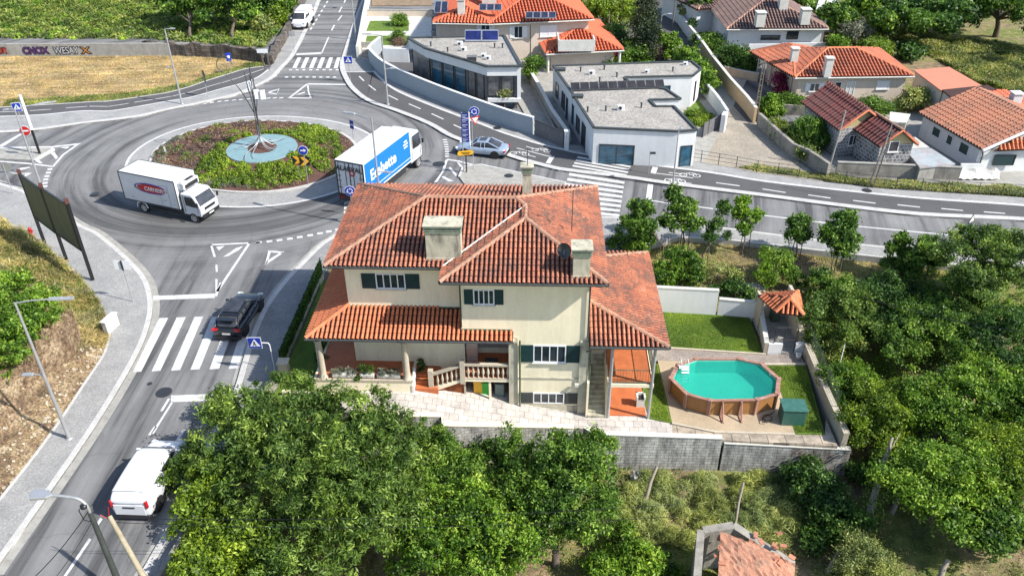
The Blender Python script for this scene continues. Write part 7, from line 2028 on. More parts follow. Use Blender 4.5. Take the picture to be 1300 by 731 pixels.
# crates and junk in front of it
for i, (a, lb) in enumerate((((1108, 202), 'stack of reddish brick rubble left of the second stone gable'), ((1130, 207), 'row of reddish roof tiles piled under the window of the second stone gable'), ((1150, 204), 'pile of old red tiles at the right corner of the stone house'))):
    b = MB()
    for k_ in range(26): b.box((random.uniform(-.9, .9), random.uniform(-.3, .3), .1 + random.uniform(0, .35)), (.3, .18, .1), random.uniform(-1, 1))
    meta(b.build('tile_pile', M_['tile_new'], loc=W(*a, .05)), lb, 'rubble')
for o_ in list(C.objects):
    if o_.name.startswith('tile_pile'): set_rnd(o_, rs.rand(len(o_.data.polygons)))

# white house with rusty brown roof (right)
z7 = 2.3
A7, B7 = W(1166, 143, z7), W(1247, 190, z7)
u = (B7 - A7).normalized(); n_ = Vector((-u.y, u.x, 0)); D7 = W(1232, 117, z7 + 2.0)
o = Vector((A7.x, A7.y, 0)); tw = thing('house', 'long white house with a rusty brown gable roof at the right edge', 'house', tuple(o))
wd = 10.4; hh = 1.9
a, b2 = A7 - o, B7 - o; c, d = b2 + n_ * wd, a + n_ * wd; m0, m1 = (a + d) / 2 + Vector((0, 0, hh)), (b2 + c) / 2 + Vector((0, 0, hh))
tiled_roof('roof', [(a, b2, m1, m0), (c, d, m0, m1)], M_['tile_rust'], tw, .36, .5, .15, ridges=[(m0, m1)], seg=3)
ib = [a + n_ * .4 + u * .3, b2 + n_ * .4 - u * .3, c - n_ * .4 - u * .3, d - n_ * .4 + u * .3]
MB().prism([(p.x, p.y) for p in ib], 0, z7 - .05).build('wall', M_['white'], tw)
mm = (ib[1] + ib[2]) / 2 + Vector((0, 0, hh - .2)); MB().add([ib[1], ib[2], mm], [(0, 1, 2)]).build('gable', M_['white'], tw)
MB().tube([b2 + u * .1 + Vector((0, 0, -.05)), m1 + u * .1 + Vector((0, 0, -.05)), c + u * .1], .13, 6).build('verge', M_['white_paint'], tw)
MB().tube([a + Vector((0, 0, -.05)), b2 + Vector((0, 0, -.05)), b2 + n_ * .4 - u * .2 + Vector((0, 0, -.5)), b2 + n_ * .4 - u * .2 + Vector((0, 0, -2.2))], .06, 6).build('gutter', M_['gutter'], tw)
for f_, w_, h_ in ((.27, 1.0, .8), (.50, .7, .8), (.74, 1.1, .9)):
    p = ib[0].lerp(ib[1], f_); window(tw, Vector((p.x, p.y, 1.35)), u, w_, h_, 1, M_['white_paint'], M_['shutter'], sill=False)
# its annex with an orange roof
q = [W(1262, 191, 2.2), W(1330, 188, 2.2), W(1345, 176, 2.8), W(1285, 178, 2.8)]; o = Vector((q[0].x, q[0].y, 0)); q = [p - o for p in q]
tx_ = thing('house_annex', 'low white annex with a bright orange roof edge at the right border', 'building', tuple(o))
tiled_roof('roof', [tuple(q)], M_['tile_new'], tx_, .34, .5, .14, seg=3)
MB().prism([(q[0].x - 1.0, q[0].y + .3), (q[1].x, q[1].y + .3), (q[2].x, q[2].y + 2), (q[3].x - .5, q[3].y + 2)], 0, 2.1).build('wall', M_['white'], tx_)
window(tx_, (1.3, .3, 1.2), (1, 0), 1.7, .9, 1, M_['dark'], M_['shutter'], sill=False)
# salmon flat roofs and sheds
def shed(label, px, z, m, wm, name='shed', tiles=None):
    P = W2(px, z) if not isinstance(z, (list, tuple)) else [W(*a, zz) for a, zz in zip(px, z)]
    o = Vector((P[0].x, P[0].y, 0)); t = thing(name, label, 'building', tuple(o)); q = [p - o for p in P]
    if tiles: tiled_roof('roof', [tuple(q)], tiles, t, .34, .5, .14, seg=3)
    else: MB().add(q + [p - Vector((0, 0, .12)) for p in q], [tuple(range(len(q))), tuple(range(2 * len(q) - 1, len(q) - 1, -1))] + [(i, (i + 1) % len(q), len(q) + (i + 1) % len(q), len(q) + i) for i in range(len(q))]).build('roof', m, t, recalc=True)
    c = sum(q, Vector()) / len(q); iq = [(p.x + (c.x - p.x) * .06, p.y + (c.y - p.y) * .06) for p in q]
    MB().prism(iq, 0, min(p.z for p in q) - .15).build('wall', wm, t)
    return t
M_['salmon'] = mat('salmon_roof_sheet', (.58, .22, .13), .6, .08, .8, stain=(.45, .16, .10), stain_amt=.3)
shed('large flat salmon-coloured roof behind the bungalow', [(1196, 116), (1247, 109), (1205, 85), (1160, 89)], 2.6, M_['salmon'], M_['pink'], 'outbuilding')
shed('long salmon tiled roof behind the rusty brown roof', [(1208, 124), (1270, 116), (1254, 108), (1196, 114)], 2.7, None, M_['pink'], 'outbuilding', M_['tile_bright'])
t = shed('salmon tiled roof with a white chimney at the right edge', [(1240, 118), (1310, 138), (1330, 132), (1275, 115)], 2.7, None, M_['pink'], 'outbuilding', M_['tile_bright'])
p = W(1286, 135, 2.8) - Vector(t.location); chim(t, p.x, p.y, 2, 3.9, M_['white'], .4)
M_['zinc'] = mat('grey_roof_sheets', (.36, .40, .42), .6, .15, .9, stain=(.30, .13, .06), stain_amt=.6)
M_['zinc2'] = mat('pale_roof_sheets', (.52, .52, .48), .7, .15, .9, stain=(.3, .24, .18), stain_amt=.5)
shed('low patched sheet-metal roof in grey beside the stone house', [(1168, 213), (1213, 208), (1182, 188), (1150, 190)], 1.3, M_['zinc'], M_['concrete'])
shed('low pale patched roof behind the grey sheet-metal one', [(1152, 189), (1180, 187), (1162, 174), (1152, 176)], 1.3, M_['zinc2'], M_['concrete'])
shed('small white flat roof between the stone house and the white house', [(1129, 154), (1151, 156), (1156, 145), (1130, 142)], 2.0, M_['offwhite'], M_['beige'])
wl = W2([(1060, 222), (1130, 225), (1216, 229)], 0); wall_thing('boundary_wall', 'low stained grey wall between the stone house and the street fence', [(p.x, p.y) for p in wl], .25, -.1, 1.15, M_['old_concrete'], M_['concrete'])
wl = W2([(1216, 222), (1244, 222)], 0); wall_thing('garden_wall', 'short white pierced wall in front of the long white house', [(p.x, p.y) for p in wl], .2, 0, 1.0, M_['white'], None)
# white sheets covering something by the wall
P = W2([(1216, 229), (1238, 229), (1262, 227), (1274, 232), (1240, 218), (1222, 218)], 0)
b = MB(); n1, n2_ = 22, 12
a_, c_ = W(1216, 230, 0), W(1268, 230, 0); off = Vector((.2, 1.6, 0))
for j in range(n2_):
    for i in range(n1):
        p = a_.lerp(c_, i / (n1 - 1)) + off * (j / (n2_ - 1)); z = .05 + .75 * math.sin(PI * min(1, j / (n2_ - 1) * .9 + .08)) * (1 - .35 * abs(math.sin(i * .32))) + .06 * math.sin(i * 1.7 + j)
        b.v.append((p.x - a_.x, p.y - a_.y, z))
for j in range(n2_ - 1):
    for i in range(n1 - 1): b.f.append((j * n1 + i, j * n1 + i + 1, (j + 1) * n1 + i + 1, (j + 1) * n1 + i)); b.mi.append(0); b.sm.append(True)
meta(b.build('tarpaulin', M_['offwhite'], loc=a_), 'crumpled white tarpaulin along the street in front of the white house', 'tarpaulin')
# lane walls
wl = W2([(861, 30), (868, 40), (890, 68)], 0); wall_thing('boundary_wall', 'white lane wall below the brown-roofed villa', [(p.x, p.y) for p in wl], .25, 0, 1.4, M_['white'], M_['offwhite'])
wl = W2([(890, 70), (902, 88), (925, 118), (946, 142), (957, 157)], 0); wall_thing('boundary_wall', 'tan rendered wall with pale coping along the sandy lane', [(p.x, p.y) for p in wl], .25, 0, 1.55, M_['tan'], M_['offwhite'])
wl = W2([(945, 138), (958, 155)], 0)
wl = W2([(962, 160), (985, 182), (1005, 200), (1024, 208), (1050, 226)], 0); wall_thing('boundary_wall', 'rubble stone wall between the sandy lane and the palm garden', [(p.x, p.y) for p in wl], .3, 0, 1.3, M_['old_concrete'], None)
wl = W2([(1036, 218), (1056, 232)], 0)
wl = W2([(918, 95), (940, 100), (962, 104)], 0); wall_thing('garden_wall', 'low beige garden wall beneath the two dark shrubs of the bungalow', [(p.x, p.y) for p in wl], .2, 0, .9, M_['beige'], M_['offwhite'])
wl = W2([(990, 145), (1020, 147)], 0); wall_thing('garden_wall', 'short mossy wall behind the palm garden', [(p.x, p.y) for p in wl], .2, 0, 1.0, M_['old_concrete'], None)
wl = W2([(1165, 70), (1180, 85)], 0)
# graffiti wall and rough stone walls on the left
gw = [(-95, 97.6), (-36.8, 96.8)]
GW = wall_thing('graffiti_wall', 'long grey wall with painted graffiti behind the straw field', gw, .3, -.1, 1.5, M_['concrete'], None)
M_['gr_red'] = mat('graffiti_red', (.45, .03, .02), .7, .1, 2); M_['gr_purple'] = mat('graffiti_purple', (.12, .03, .20), .7, .1, 2); M_['gr_white'] = mat('graffiti_pale', (.55, .55, .58), .7, .1, 2); M_['gr_orange'] = mat('graffiti_orange', (.5, .22, .05), .7, .1, 2)
def graf(px, s, txt, m, m2, sx=1.3):
    x = W(px, 66, 0).x; y = 97.6 - .16 - (x + 95) * .0137
    for k_, (mm_, bo, off_) in enumerate(((m2, .09, 0), (m, .0, -.01))):
        g_ = text_mesh(txt, s, mm_, 'graffiti', GW, bold=bo, sx=sx); g_.rotation_euler = (PI / 2, 0, 0); g_.location = (x, y - .02 + off_, .68)
graf(9, 1.0, 'SNOR', M_['gr_red'], M_['black'], .95); graf(57, 1.1, 'CNOX', M_['gr_purple'], M_['black'], .9); graf(95, 1.1, 'WESAY', M_['gr_white'], M_['black'], .78); graf(119, 1.05, 'X', M_['gr_orange'], M_['black'], 1.3)
def rough_wall(label, pts, h, th=.6, m=None):
    P = smooth_curve([Vector(p) for p in pts], 6); zt = [h * (1 + .12 * math.sin(i * 1.7) + .06 * math.sin(i * 4.1)) for i in range(len(P))]
    return meta(MB().wall([(p.x + .06 * math.sin(i * 2.3), p.y + .06 * math.cos(i * 3.1)) for i, p in enumerate(P)], th, -.1, zt).build('stone_wall', m or M_['stone']), label, 'wall')
rough_wall('overgrown rough stone wall between the graffiti wall and the street', [p.xy for p in WP([(186, 68), (230, 71), (290, 74), (335, 80)], 0)], 1.5)
rough_wall('rough stone wall climbing along the far pavement beside the bushes', [p.xy for p in WP([(344, 83), (352, 68), (366, 44), (376, 24), (384, 8), (392, -14)], 0)], 1.1)
rough_wall('dry stone retaining wall in the bank beneath the bright green hedge', [p.xy for p in WP([(-60, 570), (-25, 545), (15, 508), (50, 478), (80, 452), (97, 430)], .8)], 2.7, .8, G_['rock'])
# a white building far off behind the trees
t = shed('white building far behind the trees at the top right', [(1036, 12), (1066, 10), (1064, -2), (1040, -1)], 3.0, M_['white'], M_['white'], 'far_building')
# ruin at the bottom
Q = [W(890, 672, -.6), W(932, 664, -.4), W(1008, 716, -1.2), W(1000, 770, -1.2), W(884, 750, -.9)]
o = Vector((Q[0].x, Q[0].y, -3.4)); tr = thing('ruin', 'roofless corner of a ruined building with broken orange tiles at the bottom edge', 'ruin', tuple(o))
q = [p - o for p in Q]
MB().wall([(q[0].x, q[0].y), (q[4].x, q[4].y)], .35, 0, [2.8, 2.5]).wall([(q[0].x + .1, q[0].y), (q[1].x, q[1].y)], .4, 0, [2.8, 2.9]).wall([(q[1].x, q[1].y), (q[2].x, q[2].y)], .4, 0, [2.9, 2.2]).build('wall', M_['old_concrete'], tr)
b = MB(); n1 = 22; ca, cb, cc, cd_ = q[1] + Vector((-.75, -.5, .05)), q[2] + Vector((0, -.1, .15)), q[3] + Vector((.2, 0, 0)), q[4] + Vector((.9, 0, .2))
for j in range(n1):
    for i in range(n1):
        p = ca.lerp(cb, i / (n1 - 1)).lerp(cd_.lerp(cc, i / (n1 - 1)), j / (n1 - 1)); b.v.append((p.x, p.y, p.z + .35 * math.sin(i * .14) * math.sin(j * .2 + .4) + random.uniform(-.05, .05)))
for j in range(n1 - 1):
    for i in range(n1 - 1): b.f.append((j * n1 + i, (j + 1) * n1 + i, (j + 1) * n1 + i + 1, j * n1 + i + 1)); b.mi.append(0); b.sm.append(False)
b.build('broken_roof', mat('crumbled_clay', (.50, .24, .15), .95, .25, 1.6, .8, stain=(.22, .15, .11), stain_amt=.7, fine=.16), tr)
for i in range(22):
    o_ = MB().box((random.uniform(q[0].x + .3, q[2].x), random.uniform(q[2].y - .5, q[1].y - .4), random.uniform(2.75, 2.95)), (.3, .2, .06), 0, M=Matrix.Rotation(random.uniform(-.5, .5), 3, 'X') @ Matrix.Rotation(random.uniform(0, 3), 3, 'Z')).build('fallen_tile', M_['tile_rust'], tr); set_rnd(o_, rs.rand(6))
# ---------------------------------------------------------------- vegetation
def leaf_mesh(name, cen, nrm, L_, Wd_, mat_, curl=.25, rnd=None):
    """one quad pair per leaf; cen (n,3), nrm (n,3)"""
    n = len(cen)
    nrm = nrm / (np.linalg.norm(nrm, axis=1, keepdims=True) + 1e-9)
    a = rs.normal(size=(n, 3)); a[:, 2] -= .25
    a -= nrm * (a * nrm).sum(1, keepdims=True); a /= np.linalg.norm(a, axis=1, keepdims=True) + 1e-9
    b = np.cross(nrm, a)
    L = (L_ * (.7 + .6 * rs.rand(n)))[:, None]; w_ = (Wd_ * (.7 + .6 * rs.rand(n)))[:, None]
    v0 = cen - a * L * .5; v1 = cen + b * w_ * .5 + nrm * 0; v2 = cen + a * L * .5 - nrm * L * curl; v3 = cen - b * w_ * .5
    V = np.stack([v0, v1, v2, v3], 1).reshape(-1, 3)
    me = bpy.data.meshes.new(name)
    me.vertices.add(4 * n); me.vertices.foreach_set('co', V.astype(np.float32).ravel())
    me.loops.add(4 * n); me.loops.foreach_set('vertex_index', np.arange(4 * n, dtype=np.int32))
    me.polygons.add(n); me.polygons.foreach_set('loop_start', np.arange(0, 4 * n, 4, dtype=np.int32))
    me.update(calc_edges=True)
    me.materials.append(mat_)
    at_ = me.attributes.new('rnd', 'FLOAT', 'FACE'); at_.data.foreach_set('value', (rs.rand(n) if rnd is None else rnd).astype(np.float32))
    return me

def crown_points(blobs, n, clump=.55, per=70, hollow=.45, up=.25):
    """leaf centres grouped in twig clumps near the surface of the blobs; returns centres, normals, tone"""
    bl2 = []
    for x_, y_, z_, a_, b_, c_ in blobs:
        bl2.append((x_, y_, z_, a_ * .86, b_ * .86, c_ * .86))
        for _ in range(4):
            d_ = rs.normal(size=3); d_[2] = abs(d_[2]) * .8; d_ /= np.linalg.norm(d_); q_ = .3 + .25 * rs.rand()
            bl2.append((x_ + d_[0] * a_ * .85, y_ + d_[1] * b_ * .85, z_ + d_[2] * c_ * .85, a_ * q_, b_ * q_, c_ * q_))
    B = np.array(bl2, float); vol = B[:, 3] * B[:, 4] + B[:, 4] * B[:, 5] + B[:, 3] * B[:, 5]
    k = max(4, n // per)
    which = rs.choice(len(B), k, p=vol / vol.sum())
    d = rs.normal(size=(k, 3)); d[:, 2] += up; d /= np.linalg.norm(d, axis=1, keepdims=True)
    rad_ = hollow + (1.12 - hollow) * rs.rand(k) ** .6
    C0 = B[which, :3] + d * B[which, 3:6] * (rad_ * np.where(rs.rand(k) < .08, 1.22, 1.0))[:, None]
    tone = np.clip(.42 + .2 * rs.normal(size=k), 0, 1)
    idx = rs.randint(0, k, n)
    off = rs.normal(size=(n, 3)) * clump * np.array([.42, .42, .26]) * (.6 + .8 * rs.rand(k)[idx])[:, None]
    cen = C0[idx] + off
    nr = d[idx] * .35 + off / clump * .45 + rs.normal(size=(n, 3)) * .75 + np.array([0, 0, .4])
    return cen, nr, np.clip(tone[idx] + .2 * rs.normal(size=n), 0, 1), C0

def plant(name, label, cat, base, blobs, n, leaf=(.2, .09), m='mid', group=None, clump=.5, trunk=.16, limbs=5, curl=.25, hollow=.45, per=70, single=False, rz=0.0, stems=1, bark=None, up=.25):
    """blobs relative to the base"""
    cen, nr, tone, C0 = crown_points(blobs, n, clump, per, hollow, up)
    me = leaf_mesh('crown', cen, nr, leaf[0], leaf[1], L_[m], curl, tone)
    if single or trunk == 0:
        o = bpy.data.objects.new(name, me); C.objects.link(o); o.location = base
        return meta(o, label, cat, group)
    t = thing(name, label, cat, tuple(base), rz, group)
    o = bpy.data.objects.new('crown', me); C.objects.link(o); o.parent = t
    b = MB()
    B = np.array(blobs, float); mc = B[:, :3].mean(0); zt = max(.6, (B[:, 2] - B[:, 5] * .5).min())
    for s_ in range(stems):
        ox, oy = (0, 0) if stems == 1 else (random.uniform(-.3, .3), random.uniform(-.3, .3))
        j = Vector((mc[0] * .4 + ox, mc[1] * .4 + oy, zt * .8))
        b.tube([(ox, oy, -.3), (ox + random.uniform(-.1, .1), oy, zt * .4), j], [trunk * 1.3, trunk, trunk * .8], 8)
        for i in range(limbs):
            q = Vector(C0[random.randrange(len(C0))])
            mid_ = j.lerp(q, .5) + Vector((random.uniform(-.2, .2), random.uniform(-.2, .2), .15))
            b.tube([j, mid_, q], [trunk * .6, trunk * .38, trunk * .12], 6)
    b.build('trunk', bark or M_['bark'], t)
    return t

def blobs_px(base, specs):
    """specs: (px, py, z, radius in picture pixels, flatten)"""
    out = []
    for px_, py_, z, rp, fl_ in specs:
        p = W(px_, py_, z); r = rp * mpp(px_, py_, z); out.append((p.x - base[0], p.y - base[1], z - base[2], r, r, r * fl_))
    return out
def th(x, y): return float(terrain_h([(x, y)])[0])
def tree_px(label, bpx, bz, specs, n, leaf=(.2, .09), m='mid', cat='tree', name='tree', **kw):
    b0 = W(*bpx, bz); n = int(n * 1.25); return plant(name, label, cat, (b0.x, b0.y, bz), blobs_px(b0, specs), n, leaf, m, **kw)

# ---- the big trees in front of the house
tree_px('biggest near tree, with long olive-green leaves, in front of the porch', (400, 640), -3.3,
        [(300, 560, 2.2, 62, .8), (370, 520, 3.0, 58, .75), (450, 530, 2.6, 62, .8), (395, 590, 2.8, 80, .75), (480, 590, 1.8, 66, .8), (330, 620, 1.6, 70, .85), (440, 650, 1.2, 75, .85), (540, 570, .8, 34, .8), (290, 510, 1.4, 22, .8), (520, 640, .4, 40, .8), (390, 700, .8, 70, .8), (240, 590, 1.0, 30, .9)],
        66000, (.25, .07), 'olive', clump=.36, per=45, trunk=.24, limbs=22, curl=.35, hollow=.35)
tree_px('yellow-green leafy tree hanging over the white compact van at the lower left', (262, 715), -3.3,
        [(272, 605, 1.2, 30, .9), (248, 655, 1.0, 32, .9), (285, 690, .6, 50, .9), (255, 725, .6, 44, .9), (222, 600, 1.2, 12, .8), (232, 640, 1.2, 14, .8), (330, 735, .0, 50, .8)], 26000, (.19, .10), 'yellowgreen', clump=.36, per=50, trunk=.14, limbs=14)
tree_px('lower bright tree between the long-leaved tree and the rounder mid-green tree', (610, 715), -3.3,
        [(570, 660, .0, 52, .85), (600, 700, -.4, 62, .8), (640, 690, -.4, 52, .8), (540, 715, -.6, 50, .8)], 24000, (.17, .085), 'bright', clump=.36, per=50, trunk=.14, limbs=10)
tree_px('small dark green tree directly below the block wall under the paving', (590, 600), -3.3,
        [(560, 570, .1, 26, .9), (580, 600, -.1, 36, .85), (545, 610, .0, 30, .8), (625, 590, -.6, 28, .8)], 14000, (.17, .08), 'mid', clump=.34, per=50, trunk=.12, limbs=8)
tree_px('round mid-green tree leaning over a bare earth patch left of the bracken', (706, 718), -3.3,
        [(700, 585, .4, 44, .85), (748, 600, .4, 42, .85), (735, 640, .2, 50, .8), (680, 630, .0, 46, .8), (760, 565, .3, 22, .8), (650, 580, -.3, 34, .8), (700, 660, -.3, 40, .8), (640, 620, -.4, 38, .8)], 34000, (.18, .085), 'mid', clump=.36, per=50, trunk=.17, limbs=14)
tree_px('low bright green bush at the bottom edge between the mid-green tree and the ruin', (800, 745), -3.4,
        [(795, 705, -2.4, 36, .7), (770, 725, -2.4, 34, .7), (830, 728, -2.5, 32, .7)], 12000, (.19, .09), 'bright', 'bush', 'bush', clump=.32, per=50, trunk=.06, limbs=6, stems=3)
tree_px('dark bluish bush below the right end of the block wall', (1040, 655), -3.3, [(1035, 625, -2.2, 36, .7), (1065, 655, -2.3, 34, .7), (1020, 600, -2.4, 24, .7), (1050, 690, -2.8, 24, .6)], 12000, (.2, .10), 'dark', 'bush', 'bush', clump=.4, per=50, trunk=.06, limbs=5, stems=3)
tree_px('pale feathery bush at the bottom right of the ruin', (1095, 738), -3.2, [(1095, 712, -2.4, 34, .8), (1075, 730, -2.5, 26, .8), (1120, 728, -2.5, 24, .8)], 11000, (.14, .045), 'fern', 'bush', 'bush', clump=.35, per=50, trunk=.05, limbs=5, stems=3)
# ---- ivy-clad dead trunks and posts
def stump(label, a, az_, c, cz, r0, r1, ivy=0, m=None, cat='dead trunk', name='dead_trunk'):
    A_, C_2 = W(*a, az_), W(*c, cz); t = thing(name, label, cat, tuple(A_)); v = C_2 - A_
    MB().tube([(0, 0, -.3), v * .3 + Vector((.04, .03, 0)), v * .65 - Vector((.03, 0, 0)), v], [r0 * 1.1, r0, (r0 + r1) / 2, r1], 9).tube([v * .8, v * .99 + (Vector((.25, -.1, .5)) if name == 'dead_trunk' and ivy else Vector())], [r1 * .6, .02], 5).build('trunk', m or M_['deadwood'], t)
    if ivy:
        cen = np.array([np.array(v) * (s_ ** 1.3 * .85) for s_ in rs.rand(ivy)]) + rs.normal(size=(ivy, 3)) * (r0 * 1.5)
        me = leaf_mesh('ivy', cen, rs.normal(size=(ivy, 3)) + [0, -.3, .4], .12, .1, L_['mid']); o = bpy.data.objects.new('ivy', me); C.objects.link(o); o.parent = t
    return t
stump('tall bare leaning trunk with ivy at its foot, right of the block wall', (1092, 688), -3.1, (1133, 555), .3, .2, .07, 1500)
stump('short dark stump leaning in the grass right of the ruin', (1052, 722), -3.1, (1068, 698), -2.3, .13, .1, 0)
stump('thick grey stump at the bottom right among the leaves', (1190, 738), -3.1, (1204, 710), -2.2, .14, .11, 0)
stump('dark leaning trunk behind the tall ivy-footed one', (1132, 650), -3.1, (1143, 628), -2.2, .13, .1, 0)
stump('grey wooden post leaning before the bracken below the block wall', (816, 640), -3.2, (834, 592), -1.5, .10, .08, 0, None, 'post', 'post')
stump('grey wooden post leaning between the bracken and the ruin', (929, 682), -3.2, (944, 612), -1.0, .07, .06, 0, None, 'post', 'post')
stump('pale stake in front of the dark bush below the wall end', (1012, 612), -3.2, (1018, 590), -2.4, .07, .06, 0, None, 'post', 'post')
stump('grey trunk piece showing above the leaves right of the boundary wall', (1098, 560), -3.0, (1118, 525), -1.6, .14, .10, 0)

# ---- row of young trees on the verge north of the garden
def young(label, bpx, specs, n=4200, m='mid', stakes=3, leaf=(.21, .13), bz=-.15, **kw):
    t = tree_px(label, bpx, bz, specs, int(n * 1.15), leaf, m, 'young tree', 'young_tree', trunk=.05, limbs=7, clump=kw.pop('clump', .32), per=26, hollow=.1, **kw)
    for i in range(stakes):
        a = i * 2.1; MB().tube([(math.cos(a) * .35, math.sin(a) * .35, -.1), (math.cos(a) * .3, math.sin(a) * .3, 1.7)], .035, 6).build('stake', M_['wood'], t)
    return t
young('young broad-leaved tree nearest to the house roof on the verge', (841, 326), [(812, 268, 3.3, 15, 1), (806, 285, 2.6, 15, .9), (822, 290, 2.4, 13, .9)], stakes=2)
young('tallest young tree of the verge, in front of the slim lamp post', (867, 318), [(853, 245, 3.6, 11, 1.1), (866, 268, 2.8, 18, .9), (850, 285, 2.2, 13, .9), (876, 285, 2.2, 14, .8), (873, 262, 2.9, 12, .9)], 5200)
young('thin conifer-like young tree leaning right on the verge', (892, 332), [(917, 265, 3.0, 8, 1.5), (908, 285, 2.4, 9, 1), (900, 302, 1.6, 9, 1), (922, 300, 1.3, 5, .8)], 2600, 'dark', 1, (.22, .07))
young('open-crowned young tree with three stakes beside the conifer-like one', (944, 318), [(944, 258, 3.0, 10, 1.1), (955, 275, 2.4, 12, .8), (946, 292, 1.8, 9, .8), (938, 270, 2.6, 8, .9)], 2600, 'bright', 3)
young('light young tree in the middle of the verge', (1009, 328), [(1012, 283, 2.4, 13, 1), (1005, 298, 1.8, 11, .9), (1020, 300, 1.7, 10, .9)], 2400, 'mid', 2)
young('dense round young tree with three stakes, darkest of the verge row', (1060, 343), [(1070, 288, 2.9, 18, .9), (1058, 300, 2.4, 16, .9), (1080, 302, 2.2, 16, .8), (1068, 316, 1.7, 14, .8)], 6000, 'mid', 3)
young('small thin young tree before the far right group of the verge', (1145, 345), [(1143, 305, 2.2, 9, 1.1), (1133, 318, 1.7, 8, .9), (1150, 322, 1.5, 8, .9)], 1800, 'mid', 1)
young('young tree with a round crown in front of the big trees on the right', (1174, 356), [(1180, 318, 2.3, 17, .8), (1165, 330, 1.9, 13, .8), (1190, 330, 1.9, 12, .8)], 4200, 'mid', 3)
def bush(label, px_, py_, z0, specs, n, m='mid', leaf=(.2, .1), **kw):
    kw.setdefault('clump', .34); kw.setdefault('per', 40)
    return tree_px(label, (px_, py_), z0, specs, n, leaf, m, 'bush', 'bush', trunk=.04, limbs=4, stems=3, **kw)
bush('bright bush between the red roof edge and the first young tree', 800, 324, -.2, [(800, 300, .9, 22, .8), (815, 308, .7, 16, .7), (785, 308, .6, 12, .7)], 5200, 'mid')
bush('tall bright green bush just behind the white garden wall', 860, 364, -.5, [(865, 335, .9, 22, .9), (850, 350, .4, 18, .8), (880, 352, .4, 14, .8)], 6000, 'bright')
bush('pale loose bush right of the tall bright one behind the garden wall', 905, 360, -.5, [(905, 343, .5, 17, .8), (930, 350, .2, 13, .7)], 2600, 'fern', (.14, .06))
bush('light green bush in the middle of the verge above the tiled shelter', 980, 366, -.5, [(985, 335, .8, 20, .8), (972, 352, .3, 16, .7), (1000, 350, .4, 13, .7)], 5200, 'bright', (.16, .08))
bush('dark low shrub with pale stones behind the lower garden wall', 925, 378, -.6, [(930, 366, -.1, 14, .6), (950, 372, -.2, 12, .6), (905, 368, -.2, 9, .6)], 2400, 'dark')
bush('low bush under the thin young tree', 1150, 352, -.3, [(1140, 338, .5, 14, .6), (1158, 345, .4, 12, .6)], 2400, 'mid')
bush('shrub above the tiled shelter ridge', 1040, 375, -1.4, [(1040, 362, .3, 24, .6), (1070, 368, .0, 18, .6)], 4200, 'mid')
# ---- thicket to the right of the garden
gT = 'trees of the dense thicket right of the garden'
def thick(label, cx, cy, z, rp, n, m, leaf=(.16, .085), bz=-3.0, k=5, spread=.6, group=None, clump=.4, seed=None):
    sp = []
    for i in range(11):
        a = i * 2.4 + cx; q_ = random.uniform(.35, .95); sp.append((cx + math.cos(a) * rp * q_, cy + math.sin(a) * rp * q_ * .7, z - (0.6 if math.sin(a) > 0 else 0) + random.uniform(-.4, .5), rp * random.uniform(.26, .42), .8))
    sp.append((cx, cy - rp * .1, z + .2, rp * .4, .8))
    return tree_px(label, (cx, cy + rp * .5), bz, sp, n, leaf, m, trunk=.13, limbs=18, clump=clump, per=55, group=group)
thick('broad light green tree beside the tiled shelter roof', 1075, 405, .6, 52, 15000, 'olive')
thick('bushy tree in front of the green mesh fence, right of the shelter', 1055, 440, -.4, 34, 8000, 'grass', bz=-2.6)
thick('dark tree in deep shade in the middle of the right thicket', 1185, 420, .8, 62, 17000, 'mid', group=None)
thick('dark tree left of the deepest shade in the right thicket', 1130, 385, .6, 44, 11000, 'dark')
thick('tall dense tree rising over the street at the right edge', 1262, 330, 3.4, 62, 21000, 'olive', bz=-1.6)
thick('dense tree at the right edge below the street sign', 1225, 375, 1.6, 50, 14000, 'mid', bz=-2.0)
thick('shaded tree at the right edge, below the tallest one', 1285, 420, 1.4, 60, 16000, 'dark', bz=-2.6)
thick('bright young leaves tree right behind the boundary wall by the leaning pole', 1085, 490, -.6, 44, 12000, 'bright')
thick('bright tree with dotted shade in the centre of the right thicket', 1130, 530, -.2, 60, 17000, 'yellowgreen', (.15, .08))
thick('wide bright green tree at the right edge, middle height', 1225, 510, .6, 74, 26000, 'bright', (.17, .09))
thick('bright tree at the lower right with a clearing under it', 1200, 610, .4, 72, 26000, 'bright', (.17, .09))
thick('bright tree at the lower right edge of the picture', 1275, 600, .4, 66, 20000, 'yellowgreen', (.15, .07))
thick('lower tree at the right edge over bare ground', 1255, 665, -.8, 52, 14000, 'mid', (.22, .11))
thick('small bright tree left of the lower right trees', 1150, 590, -1.2, 34, 9000, 'bright')
thick('dark undergrowth bush right of the wall end', 1100, 600, -2.4, 24, 5000, 'dark', bz=-3.2)
# beyond the right border so that the thicket goes on
proto_t = thick('leafy tree of the thicket beyond the right border', 1370, 520, .6, 70, 14000, 'mid', group=gT)
for a in ((1380, 430), (1370, 620), (1460, 540)):
    p = W(*a, -3.0); c_ = copy_tree(proto_t); c_.location = p; c_.rotation_euler.z = random.uniform(0, 6)

